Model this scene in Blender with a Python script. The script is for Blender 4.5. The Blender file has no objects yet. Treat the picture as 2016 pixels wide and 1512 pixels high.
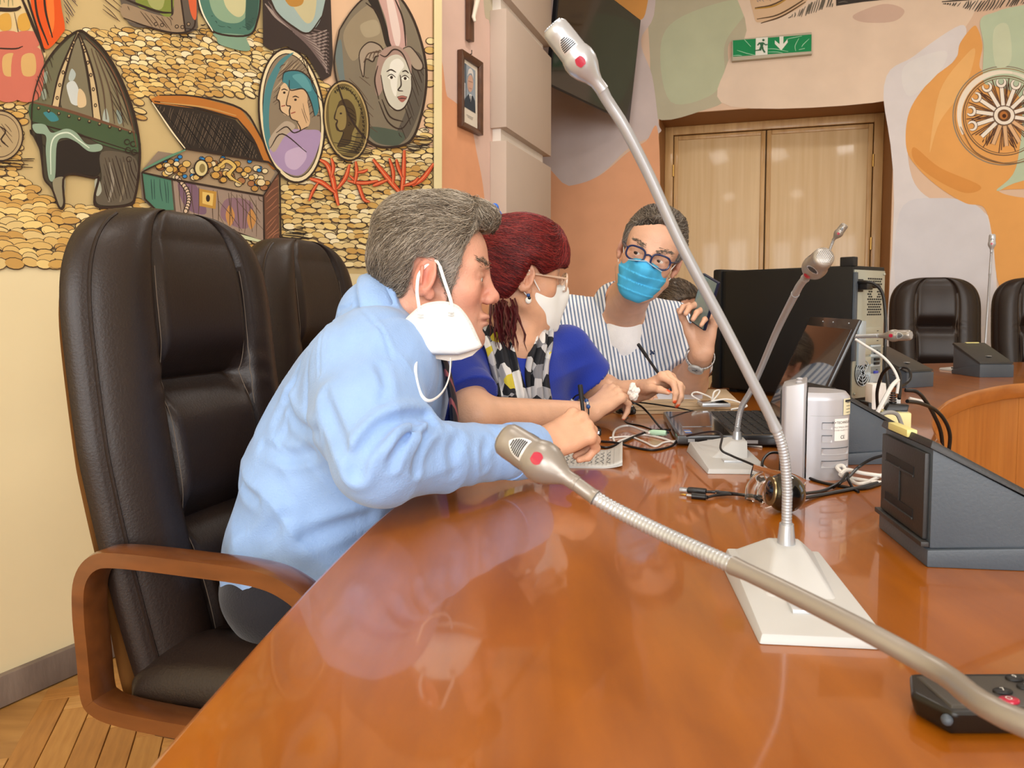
import bpy, bmesh, math, random, time
import numpy as np
from mathutils import Vector, Matrix, noise
T0 = time.time()
random.seed(7)
rng = np.random.default_rng(7)
scene = bpy.context.scene
COL = scene.collection

# ------------------------------------------------------------------ camera, world, lights, exposure
CAMZ, PITCH, FPX, PPX, PPY = 1.05, math.radians(3.5), 1500.0, 1008.0, 692.0
cam = bpy.data.cameras.new('camera')
cam.sensor_width = 36.0
cam.lens = FPX / 2016.0 * 36.0
cam.shift_y = (PPY - 756.0) / 2016.0
cam.clip_start = 0.02
cam.dof.use_dof = True
cam.dof.focus_distance = 1.5
cam.dof.aperture_fstop = 16.0
camo = bpy.data.objects.new('camera', cam)
COL.objects.link(camo)
camo.location = (0, 0, CAMZ)
camo.rotation_euler = (math.pi / 2 - PITCH, 0, 0)
scene.camera = camo
vs = scene.view_settings
vs.view_transform = 'Standard'
vs.look = 'None'
vs.exposure = 0.42
vs.gamma = 1.0
vs.use_curve_mapping = False

world = bpy.data.worlds.new('world')
scene.world = world
world.use_nodes = True
bg = world.node_tree.nodes['Background']
bg.inputs['Color'].default_value = (0.80, 0.90, 1.0, 1)
bg.inputs['Strength'].default_value = 1.0

def area_light(name, loc, target, sx, sy, power, color):
    l = bpy.data.lights.new(name, 'AREA')
    l.shape = 'RECTANGLE'
    l.size, l.size_y, l.energy, l.color = sx, sy, power, color
    o = bpy.data.objects.new(name, l)
    COL.objects.link(o)
    o.location = loc
    o.rotation_euler = (Vector(target) - Vector(loc)).to_track_quat('-Z', 'Y').to_euler()
    return o
# daylight entering through the three tall windows of the wall behind the camera
for wx in (-2.6, -0.2, 2.2):
    area_light('window_daylight', (wx, -3.86, 2.05), (wx, 0, 1.45), 1.5, 2.3, 86, (1.0, 0.99, 0.985))
# daylight through the window of the right wall, and the ceiling lamps
area_light('window_daylight', (5.36, 1.3, 2.1), (0, 1.6, 1.3), 1.6, 2.2, 4, (1.0, 0.99, 0.98))
for cx, cy, pw_ in ((0.2, 0.6, 12), (2.6, 3.0, 20), (0.6, 3.4, 12)):
    area_light('ceiling_lamp_light', (cx, cy, 3.80), (cx, cy, 0), 0.55, 0.55, pw_, (1.0, 0.97, 0.93))

# ------------------------------------------------------------------ pixel -> place
_F = Vector((0, math.cos(PITCH), -math.sin(PITCH)))
_U = Vector((0, math.sin(PITCH), math.cos(PITCH)))
def ray(u, v):
    return _F + Vector((1, 0, 0)) * ((u - PPX) / FPX) + _U * (-(v - PPY) / FPX)
def P(u, v, y):                       # point of the pixel's ray at distance y
    d = ray(u, v)
    return Vector((0, 0, CAMZ)) + d * (y / d.y)
def Zp(u, v, z):                      # point of the pixel's ray at height z
    d = ray(u, v)
    return Vector((0, 0, CAMZ)) + d * ((z - CAMZ) / d.z)
def PL(u, v, p0, n):                  # point of the pixel's ray on a plane
    d = ray(u, v)
    c = Vector((0, 0, CAMZ))
    return c + d * ((p0 - c).dot(n) / d.dot(n))

# ------------------------------------------------------------------ materials
def lin(c):
    if isinstance(c, str):
        c = tuple(int(c[i:i + 2], 16) for i in (0, 2, 4))
    r = []
    for x in c[:3]:
        x = x / 255.0
        r.append(x / 12.92 if x <= 0.04045 else ((x + 0.055) / 1.055) ** 2.4)
    return tuple(r) + (1.0,)
MATS = {}
def setin(b, name, v):
    if name in b.inputs:
        b.inputs[name].default_value = v
def mat(name, col, rough=0.5, metal=0.0, var=0.0, vscale=8.0, bump=0.0, bscale=60.0, coat=0.0, coatr=0.05,
        trans=0.0, ior=1.45, sheen=0.0, col2=None, stretch=None, spec=None, alpha=None, attr=None, sss=0.0, detail=4.0, emit=0.0):
    if name in MATS:
        return MATS[name]
    m = bpy.data.materials.new(name)
    m.use_nodes = True
    nt = m.node_tree
    b = nt.nodes['Principled BSDF']
    c = lin(col)
    b.inputs['Base Color'].default_value = c
    setin(b, 'Roughness', rough); setin(b, 'Metallic', metal); setin(b, 'IOR', ior)
    setin(b, 'Coat Weight', coat); setin(b, 'Coat Roughness', coatr)
    setin(b, 'Transmission Weight', trans); setin(b, 'Sheen Weight', sheen)
    if spec is not None: setin(b, 'Specular IOR Level', spec)
    if alpha is not None: setin(b, 'Alpha', alpha)
    if sss:
        setin(b, 'Subsurface Weight', sss); setin(b, 'Subsurface Radius', (0.010, 0.004, 0.002)); setin(b, 'Subsurface Scale', 1.0)
    if emit:
        setin(b, 'Emission Color', c); setin(b, 'Emission Strength', emit)
    src = None
    if attr:
        a = nt.nodes.new('ShaderNodeAttribute'); a.attribute_name = attr
        src = a.outputs['Color']
        nt.links.new(src, b.inputs['Base Color'])
    if var or bump or col2:
        tc = nt.nodes.new('ShaderNodeTexCoord')
        mp = nt.nodes.new('ShaderNodeMapping')
        nt.links.new(tc.outputs['Object'], mp.inputs['Vector'])
        if stretch: mp.inputs['Scale'].default_value = stretch
    if var or col2:
        n = nt.nodes.new('ShaderNodeTexNoise')
        n.inputs['Scale'].default_value = vscale
        n.inputs['Detail'].default_value = detail
        nt.links.new(mp.outputs['Vector'], n.inputs['Vector'])
        r = nt.nodes.new('ShaderNodeMapRange')
        r.inputs[1].default_value, r.inputs[2].default_value = 0.3, 0.7
        nt.links.new(n.outputs['Fac'], r.inputs[0])
        mx = nt.nodes.new('ShaderNodeMix'); mx.data_type = 'RGBA'
        nt.links.new(r.outputs[0], mx.inputs['Factor'])
        if col2:
            mx.inputs['A'].default_value = c
            mx.inputs['B'].default_value = lin(col2)
        elif src:
            mx.blend_type = 'MULTIPLY'
            nt.links.new(src, mx.inputs['A'])
            mx.inputs['B'].default_value = (1 - var, 1 - var, 1 - var, 1)
        else:
            mx.inputs['A'].default_value = tuple(min(1, x * (1 + var)) for x in c[:3]) + (1,)
            mx.inputs['B'].default_value = tuple(x * (1 - var) for x in c[:3]) + (1,)
        nt.links.new(mx.outputs['Result'], b.inputs['Base Color'])
    if bump:
        n2 = nt.nodes.new('ShaderNodeTexNoise')
        n2.inputs['Scale'].default_value = bscale
        n2.inputs['Detail'].default_value = 5
        nt.links.new(mp.outputs['Vector'], n2.inputs['Vector'])
        bp = nt.nodes.new('ShaderNodeBump')
        bp.inputs['Strength'].default_value = bump
        bp.inputs['Distance'].default_value = 0.004
        nt.links.new(n2.outputs['Fac'], bp.inputs['Height'])
        nt.links.new(bp.outputs['Normal'], b.inputs['Normal'])
    MATS[name] = m
    return m
def wood(name, c1, c2, rough=0.35, scale=(1, 1, 1), coat=0.3, vscale=6.0, coatr=0.08, bump=0.05):
    if name in MATS: return MATS[name]
    m = mat(name, c1, rough=rough, coat=coat, coatr=coatr, col2=c2, vscale=vscale, stretch=scale, detail=8.0, bump=bump, bscale=vscale * 4)
    return m

# ------------------------------------------------------------------ mesh building
def link(o): COL.objects.link(o); return o
def catmull(pts, n=8, closed=False):
    pts = [Vector(p) for p in pts]
    out, N = [], len(pts)
    for i in range(N if closed else N - 1):
        p0 = pts[(i - 1) % N] if closed or i > 0 else pts[0] * 2 - pts[1]
        p1, p2 = pts[i], pts[(i + 1) % N]
        p3 = pts[(i + 2) % N] if closed or i + 2 < N else pts[-1] * 2 - pts[-2]
        for k in range(n):
            t = k / n
            out.append(0.5 * ((2 * p1) + (p2 - p0) * t + (2 * p0 - 5 * p1 + 4 * p2 - p3) * t * t + (3 * p1 - p0 - 3 * p2 + p3) * t ** 3))
    if not closed: out.append(pts[-1])
    return out
class MB:
    def __init__(s): s.v, s.f, s.mi, s.mats = [], [], [], []
    def m(s, mt):
        if mt is None: return 0
        if mt not in s.mats: s.mats.append(mt)
        return s.mats.index(mt)
    def add(s, vs_, fs, mt=None):
        o = len(s.v); k = s.m(mt)
        s.v += [tuple(x) for x in vs_]
        s.f += [tuple(i + o for i in f) for f in fs]
        s.mi += [k] * len(fs)
        return s
    def box(s, c, size, M=None, mt=None):
        x, y, z = (a / 2 for a in size)
        vs_ = [Vector((sx * x, sy * y, sz * z)) + Vector(c) for sx in (-1, 1) for sy in (-1, 1) for sz in (-1, 1)]
        if M is not None: vs_ = [M @ p for p in vs_]
        return s.add(vs_, [(0, 1, 3, 2), (4, 6, 7, 5), (0, 4, 5, 1), (2, 3, 7, 6), (0, 2, 6, 4), (1, 5, 7, 3)], mt)
    def hexa(s, b4, t4, mt=None):      # bottom loop and top loop of the same length
        n = len(b4)
        fs = [tuple(range(n - 1, -1, -1)), tuple(range(n, 2 * n))] + [(i, (i + 1) % n, n + (i + 1) % n, n + i) for i in range(n)]
        return s.add(list(b4) + list(t4), fs, mt)
    def tube(s, path, r, seg=10, mt=None, cap=True, flat=1.0, up=None):
        path = [Vector(p) for p in path]
        n = len(path)
        rr = r if isinstance(r, (list, tuple)) else [r] * n
        T = [(path[min(i + 1, n - 1)] - path[max(i - 1, 0)]).normalized() for i in range(n)]
        a = Vector(up) if up is not None else (Vector((0, 0, 1)) if abs(T[0].z) < 0.9 else Vector((1, 0, 0)))
        N = (a - T[0] * a.dot(T[0])).normalized()
        vs_ = []
        for i in range(n):
            N = (N - T[i] * N.dot(T[i]))
            N = N.normalized() if N.length > 1e-6 else T[i].orthogonal().normalized()
            B = T[i].cross(N)
            for k in range(seg):
                t = 2 * math.pi * k / seg
                vs_.append(path[i] + (N * math.cos(t) * flat + B * math.sin(t)) * rr[i])
        fs = [(i * seg + k, i * seg + (k + 1) % seg, (i + 1) * seg + (k + 1) % seg, (i + 1) * seg + k) for i in range(n - 1) for k in range(seg)]
        if cap: fs += [tuple(range(seg - 1, -1, -1)), tuple((n - 1) * seg + k for k in range(seg))]
        return s.add(vs_, fs, mt)
    def lathe(s, prof, M=None, seg=24, mt=None):     # prof: (radius, height) along local z
        vs_, n = [], len(prof)
        for r, z in prof:
            for k in range(seg):
                t = 2 * math.pi * k / seg
                p = Vector((r * math.cos(t), r * math.sin(t), z))
                vs_.append(M @ p if M is not None else p)
        fs = [(i * seg + k, i * seg + (k + 1) % seg, (i + 1) * seg + (k + 1) % seg, (i + 1) * seg + k) for i in range(n - 1) for k in range(seg)]
        fs += [tuple(range(seg - 1, -1, -1)), tuple((n - 1) * seg + k for k in range(seg))]
        return s.add(vs_, fs, mt)
    def prism(s, poly, d, mt=None):    # poly: 3-D loop, d: extrusion vector
        d = Vector(d); a = [Vector(p) for p in poly]
        return s.hexa(a, [p + d for p in a], mt)
    def sphere(s, c, r, M=None, seg=16, rings=10, mt=None):
        r = r if isinstance(r, (tuple, list)) else (r, r, r)
        vs_ = []
        for i in range(rings + 1):
            ph = math.pi * i / rings
            for k in range(seg):
                t = 2 * math.pi * k / seg
                p = Vector((r[0] * math.sin(ph) * math.cos(t), r[1] * math.sin(ph) * math.sin(t), r[2] * math.cos(ph)))
                vs_.append((M @ p if M is not None else p) + Vector(c))
        fs = [(i * seg + k, (i + 1) * seg + k, (i + 1) * seg + (k + 1) % seg, i * seg + (k + 1) % seg) for i in range(rings) for k in range(seg)]
        return s.add(vs_, fs, mt)
    def grid(s, nu, nv, fn, mt=None, wrapu=False):
        vs_ = [fn(i / (nu if wrapu else nu - 1), j / (nv - 1)) for j in range(nv) for i in range(nu)]
        fs = []
        for j in range(nv - 1):
            for i in range(nu if wrapu else nu - 1):
                i2 = (i + 1) % nu
                fs.append((j * nu + i, j * nu + i2, (j + 1) * nu + i2, (j + 1) * nu + i))
        return s.add(vs_, fs, mt)
    def build(s, name, mt=None, parent=None, smooth=False, bevel=0.0, bseg=2, sub=0, weld=True, angle=40, recalc=True, keep=False):
        me = bpy.data.meshes.new(name)
        me.from_pydata(s.v, [], s.f)
        ml = s.mats if s.mats else [mt]
        for x in ml: me.materials.append(x)
        if s.mats: me.polygons.foreach_set('material_index', s.mi)
        bm = bmesh.new(); bm.from_mesh(me)
        if weld: bmesh.ops.remove_doubles(bm, verts=bm.verts, dist=1e-6)
        if recalc: bmesh.ops.recalc_face_normals(bm, faces=bm.faces)
        if bevel:
            es = [e for e in bm.edges if len(e.link_faces) == 2 and e.calc_face_angle(0) > math.radians(25)]
            if es: bmesh.ops.bevel(bm, geom=es, offset=bevel, segments=bseg, affect='EDGES', profile=0.6, clamp_overlap=True)
        if smooth or bevel:
            for f in bm.faces: f.smooth = True
            for e in bm.edges:
                if len(e.link_faces) == 2 and e.calc_face_angle(0) > math.radians(angle): e.smooth = False
        bm.to_mesh(me); bm.free()
        o = link(bpy.data.objects.new(name, me))
        if sub:
            md = o.modifiers.new('subdivision', 'SUBSURF'); md.levels = md.render_levels = sub
        if parent: setparent(o, parent, keep)
        return o
def setparent(o, p, keep=False):
    o.parent = p
    if keep: o.matrix_parent_inverse = p.matrix_basis.inverted()
def tag(o, label, cat, group=None):
    o['label'] = label; o['category'] = cat
    if group: o['group'] = group
    return o
def thing(name, label, cat, loc=(0, 0, 0), rz=0.0, group=None):
    o = link(bpy.data.objects.new(name, None))
    o.empty_display_size = 0.05
    o.location = loc
    o.rotation_euler = (0, 0, rz)
    return tag(o, label, cat, group)
def struct(o): o['kind'] = 'structure'; return o
def copy_tree(o, parent=None):
    c = o.copy(); COL.objects.link(c)
    if parent: c.parent = parent
    for ch in list(o.children): copy_tree(ch, c)
    return c
def frame(o, x, z):                    # matrix with origin o, x axis, z axis (approx)
    x = Vector(x).normalized(); z = Vector(z)
    z = (z - x * z.dot(x)).normalized(); y = z.cross(x)
    return Matrix(((x.x, y.x, z.x, o[0]), (x.y, y.y, z.y, o[1]), (x.z, y.z, z.z, o[2]), (0, 0, 0, 1)))
def RZ(a): return Matrix.Rotation(a, 4, 'Z')
def TR(v): return Matrix.Translation(Vector(v))
# ------------------------------------------------------------------ the room
M_WALL = mat('cream_wall_paint', 'e6d7ac', rough=0.85, var=0.03, vscale=3, bump=0.06, bscale=40)
M_PEACH = mat('peach_wall_paint', 'dcbfa6', rough=0.85, var=0.03, vscale=2.2, bump=0.05, bscale=40)
M_CEIL = mat('white_ceiling_paint', 'efebe0', rough=0.9, var=0.02)
M_JOINT = mat('dark_floor_joint', '5b3a18', rough=0.8, var=0.1)
M_STONE = mat('grey_stone', '8d7d70', rough=0.7, col2='5f534b', vscale=9, stretch=(1, 1, 0.25), bump=0.3)
M_SLAB = mat('greige_panel_paint', 'bfaea0', rough=0.6, var=0.03, vscale=2)
M_CORE = mat('pale_pillar_core', 'e4dcd2', rough=0.7, var=0.03)
M_REVEAL = mat('brown_reveal_paint', '9a6a3a', rough=0.6, var=0.06, vscale=3)
M_OAKPALE = wood('pale_oak_veneer', 'dcbf92', 'd0af7e', rough=0.42, scale=(9, 9, 0.3), coat=0.2, vscale=3.0)
M_OAKTRIM = wood('oak_moulding', 'd3ac74', 'b98e55', rough=0.45, scale=(4, 4, 0.5), coat=0.15, vscale=5.0)
M_BRASS = mat('brass', 'c9a45c', rough=0.3, metal=0.9, var=0.05)
M_WHITEWOOD = mat('white_window_paint', 'ece8df', rough=0.5, var=0.02)

LP0, LD = Vector((-1.33, 1.98, 0)), Vector((0.454, 0.891, 0)).normalized()
LN = Vector((LD.y, -LD.x, 0))                         # into the room
FP0, FD = Vector((0.347, 6.61, 0)), Vector((0.954, -0.299, 0)).normalized()
FN = Vector((FD.y, -FD.x, 0))                          # into the room, towards the camera
if FN.y > 0: FN = -FN
CEILZ = 3.9

# floor slab with parquet blocks where they show
fl = MB()
fl.add([(-7, -4, -0.004), (5.5, -4, -0.004), (5.5, 9, -0.004), (-7, 9, -0.004), (-7, -4, -0.1), (5.5, -4, -0.1), (5.5, 9, -0.1), (-7, 9, -0.1)],
       [(0, 1, 2, 3), (4, 7, 6, 5), (0, 4, 5, 1), (1, 5, 6, 2), (2, 6, 7, 3), (3, 7, 4, 0)])
floor = struct(fl.build('floor', wood('parquet_wood_far', 'b98a4c', '9a6d36', rough=0.4, scale=(1, 6, 1), vscale=4)))
pl_m = [wood('parquet_oak_%s' % n, a, b, rough=0.38, scale=(1.5, 14, 6), vscale=5, coat=0.25) for n, a, b in
        (('honey', 'c08d4a', 'a87436'), ('amber', 'b57f3e', '9c692f'), ('straw', 'c9985a', 'b0803f'))]
PLW, PLL = 0.066, 0.33
pmesh = []
for k, m_ in enumerate(pl_m):
    b_ = MB(); b_.box((0, 0, -0.004), (PLL - 0.002, PLW - 0.002, 0.012))
    o_ = b_.build('plank', m_, bevel=0.0012, bseg=1)
    pmesh.append(o_.data); bpy.data.objects.remove(o_)
ang0 = math.atan2(LD.y, LD.x)
# herringbone built from its step vectors
a_ = ang0 + math.radians(45)
e1, e2 = Vector((math.cos(a_), math.sin(a_), 0)), Vector((-math.sin(a_), math.cos(a_), 0))
org = Vector((-1.25, 1.75, 0))
for i in range(-40, 41):
    for j in range(-4, 5):
        base = org + (e1 + e2) * (PLW * i) + e1 * (2 * PLL * j)
        for fam in (0, 1):
            if fam == 0: c_ = base + e1 * (PLL / 2) + e2 * (PLW / 2); r_ = a_
            else: c_ = base + e1 * (PLW / 2) + e2 * (PLW + PLL / 2); r_ = a_ + math.pi / 2
            dW = (c_ - LP0).dot(LN)
            if dW < 0.14 or dW > 1.15 or c_.y < 0.9 or c_.y > 2.5: continue
            o_ = link(bpy.data.objects.new('plank', random.choice(pmesh)))
            o_.location = c_; o_.rotation_euler = (0, 0, r_); o_.location.z += random.uniform(0, 0.0006)
            o_.parent = floor

def wallbox(name, p, d, n, s0, s1, z0, z1, th, m_, parent=None):
    b = MB()
    q = [p + d * s0, p + d * s1, p + d * s1 - n * th, p + d * s0 - n * th]
    b.hexa([Vector((v.x, v.y, z0)) for v in q], [Vector((v.x, v.y, z1)) for v in q], m_)
    return b.build(name, m_, parent)
LEND = 2.655
wall_left = struct(wallbox('wall_left', LP0, LD, LN, -6.75, LEND, 0, CEILZ, 0.25, M_WALL))
# baseboard of stone along the left wall
bb = MB()
q = [LP0 + LN * 0.0 + LD * -6.6, LP0 + LD * LEND, LP0 + LD * LEND + LN * 0.022, LP0 + LN * 0.022 + LD * -6.6]
bb.hexa([Vector((v.x, v.y, 0)) for v in q], [Vector((v.x, v.y, 0.083)) for v in q])
struct(bb.build('baseboard_left', M_STONE, bevel=0.003))

# far wall with the deep doorway
def sof(u, v): return (PL(u, v, FP0, FN) - FP0).dot(FD)
S1, S2 = sof(1296, 330), sof(1759, 300)
DTOP = PL(1530, 209, FP0, FN).z
RD = 0.50                                               # depth of the doorway
FS0, FS1 = -2.2, 6.0
wf = MB()
def wq(s0, s1, z0, z1, off=0.0): return [FP0 + FD * s0 + FN * off + Vector((0, 0, z0)), FP0 + FD * s1 + FN * off + Vector((0, 0, z0)), FP0 + FD * s1 + FN * off + Vector((0, 0, z1)), FP0 + FD * s0 + FN * off + Vector((0, 0, z1))]
for a, b, c, d in ((FS0, S1, 0, CEILZ), (S2, FS1, 0, CEILZ), (S1, S2, DTOP, CEILZ)):
    wf.hexa([p - FN * (RD + 0.15) for p in wq(a, b, c, d)], wq(a, b, c, d), M_PEACH)
wf.hexa([p - FN * 0.15 for p in wq(S1 - .02, S2 + .02, 0, DTOP + .02, -RD)], wq(S1 - .02, S2 + .02, 0, DTOP + .02, -RD - .07), M_REVEAL)
wall_far = struct(wf.build('wall_far', None, weld=False))
# lining of the doorway
rv = MB()
e = 0.004
for a, b, c, d in ((S1, S1 + e, 0, DTOP), (S2 - e, S2, 0, DTOP), (S1, S2, DTOP - e, DTOP)):
    rv.hexa(wq(a, b, c, d, -RD), wq(a, b, c, d, -0.001))
struct(rv.build('trim_doorway', M_REVEAL, weld=False))
# double door
door = struct(link(bpy.data.objects.new('door_1', None)))
door.location = FP0 + FD * ((S1 + S2) / 2) - FN * RD
def dpart(name, s0, s1, z0, z1, o0, o1, m_, parent=door, bev=0.004):
    b = MB(); b.hexa(wq(s0, s1, z0, z1, o0), wq(s0, s1, z0, z1, o1))
    ob = b.build(name, m_, bevel=bev)
    ob.parent = parent
    M = Matrix.Translation(door.location)
    ob.data.transform(M.inverted())
    return ob
CW = 0.075
for nm, a, b, c, d in (('casing', S1 + .005, S1 + CW, 0, DTOP - .005), ('casing', S2 - CW, S2 - .005, 0, DTOP - .005), ('casing', S1 + CW, S2 - CW, DTOP - CW, DTOP - .005)):
    dpart(nm, a, b, c, d, -RD, -RD + .055, M_OAKTRIM)
SM = (S1 + S2) / 2 - 0.03
for k, (a, b) in enumerate(((S1 + CW, SM), (SM, S2 - CW))):
    lf = dpart('door_leaf', a + .004, b - .004, 0.01, DTOP - CW - .004, -RD - .02, -RD + .02, M_OAKPALE)
    w_ = 0.042
    for c0, c1, z0, z1 in ((a + .006, a + w_, 0.02, DTOP - CW - .006), (b - w_, b - .006, 0.02, DTOP - CW - .006), (a + w_, b - w_, DTOP - CW - w_, DTOP - CW - .006)):
        dpart('moulding', c0, c1, z0, z1, -RD + .019, -RD + .034, M_OAKTRIM, lf, bev=0.006)
    for zz in (0.4, 1.55, 2.22):
        hs = a + .003 if k == 0 else b - .003
        hb = MB()
        c_ = FP0 + FD * hs + FN * (-RD + .058) + Vector((0, 0, zz)) - door.location
        hb.tube([c_ - Vector((0, 0, .05)), c_ + Vector((0, 0, .05))], 0.009, 10)
        h_ = hb.build('hinge', M_BRASS, lf, smooth=True)

# pillar clad with stacked panels between the two walls
PA = LP0 + LD * LEND
PD = Vector((math.sin(math.radians(19)), math.cos(math.radians(19)), 0))
PX = Vector((PD.y, -PD.x, 0))
def pilq(x0, x1, y0, y1, z): return [PA + PX * x + PD * y + Vector((0, 0, z)) for x, y in ((x0, y0), (x1, y0), (x1, y1), (x0, y1))]
pb = MB(); pb.hexa(pilq(-0.3, 0.055, 0.03, 0.85, 0), pilq(-0.3, 0.055, 0.03, 0.85, CEILZ))
pillar = struct(pb.build('wall_pillar', M_CORE))
zs = [(2.757, 3.40), (2.04, 2.685), (1.325, 1.967), (0.61, 1.252), (0.0, 0.537), (3.47, CEILZ)]
for z0, z1 in zs:
    b = MB(); b.hexa(pilq(0.002, 0.0985, 0.0, 0.90, z0), pilq(0.002, 0.0985, 0.0, 0.90, z1))
    b.build('wall_panel', M_SLAB, pillar, bevel=0.003)
# wall closing the recess behind the pillar
b = MB(); q0, q1 = PA + PX * -0.3 + PD * 0.1, FP0 + FD * -1.2
b.hexa([q0, q1, q1 + Vector((-.2, 0, 0)), q0 + Vector((-.2, 0, 0))], [v + Vector((0, 0, CEILZ)) for v in (q0, q1, q1 + Vector((-.2, 0, 0)), q0 + Vector((-.2, 0, 0)))])
struct(b.build('wall_recess', M_PEACH))

# right wall and back wall with their windows, ceiling
b = MB()
for y0, y1, z0, z1 in ((-4.2, 0.45, 0, CEILZ), (2.15, 7.2, 0, CEILZ), (0.45, 2.15, 0, 0.95), (0.45, 2.15, 3.25, CEILZ)):
    b.hexa([(5.5, y0, z0), (5.75, y0, z0), (5.75, y1, z0), (5.5, y1, z0)], [(5.5, y0, z1), (5.75, y0, z1), (5.75, y1, z1), (5.5, y1, z1)])
struct(b.build('wall_right', M_WALL, weld=False))
b = MB()
xs = [-6.2, -3.4, -1.8, -1.0, 0.6, 1.4, 3.0, 5.75]
for i in range(7):
    x0, x1 = xs[i], xs[i + 1]
    for z0, z1 in (((0, 0.85), (3.25, CEILZ)) if i % 2 else ((0, CEILZ),)):
        b.hexa([(x0, -4.25, z0), (x1, -4.25, z0), (x1, -4.0, z0), (x0, -4.0, z0)], [(x0, -4.25, z1), (x1, -4.25, z1), (x1, -4.0, z1), (x0, -4.0, z1)])
struct(b.build('wall_back', M_WALL, weld=False))
def window(n, c, along, out, w, z0, z1):
    b = MB(); t = 0.06
    al, ou = Vector(along), Vector(out)
    def bar(s0, s1, a0, a1):
        q = [Vector(c) + al * s + ou * o for s, o in ((s0, -.03), (s1, -.03), (s1, .03), (s0, .03))]
        b.hexa([v + Vector((0, 0, a0)) for v in q], [v + Vector((0, 0, a1)) for v in q])
    for s0, s1, a0, a1 in ((-w / 2, -w / 2 + t, z0, z1), (w / 2 - t, w / 2, z0, z1), (-t / 2, t / 2, z0, z1), (-w / 2, w / 2, z0, z0 + t), (-w / 2, w / 2, z1 - t, z1), (-w / 2, w / 2, 2.4, 2.4 + t)): bar(s0, s1, a0, a1)
    struct(b.build('window_%d' % n, M_WHITEWOOD, weld=False))
for n, wx in enumerate((-2.6, -0.2, 2.2)): window(n + 1, (wx, -4.13, 0), (1, 0, 0), (0, 1, 0), 1.6, 0.85, 3.25)
window(4, (5.63, 1.3, 0), (0, 1, 0), (1, 0, 0), 1.7, 0.95, 3.25)
b = MB(); b.box((-0.5, 2.4, CEILZ + .05), (13, 14, 0.1))
struct(b.build('ceiling', M_CEIL))

# square lamps set into the ceiling
for cx, cy, lb_ in ((0.2, 0.6, 'above the blue-shirted man'), (2.6, 3.0, 'above the empty armchairs'), (0.6, 3.4, 'above the person behind the man with the phone')):
    lo = thing('ceiling_lamp', 'square white ceiling lamp ' + lb_, 'lamp', (cx, cy, CEILZ), 0, 'ceiling lamps')
    b = MB(); b.box((0, 0, -.03), (.62, .62, .06)); b.build('housing', M_WHITEWOOD, lo, bevel=.004)
    b = MB(); b.box((0, 0, -.064), (.55, .55, .008)); b.build('diffuser', mat('lamp_diffuser', 'fff4e0', rough=.6, emit=1.5), lo)
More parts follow.
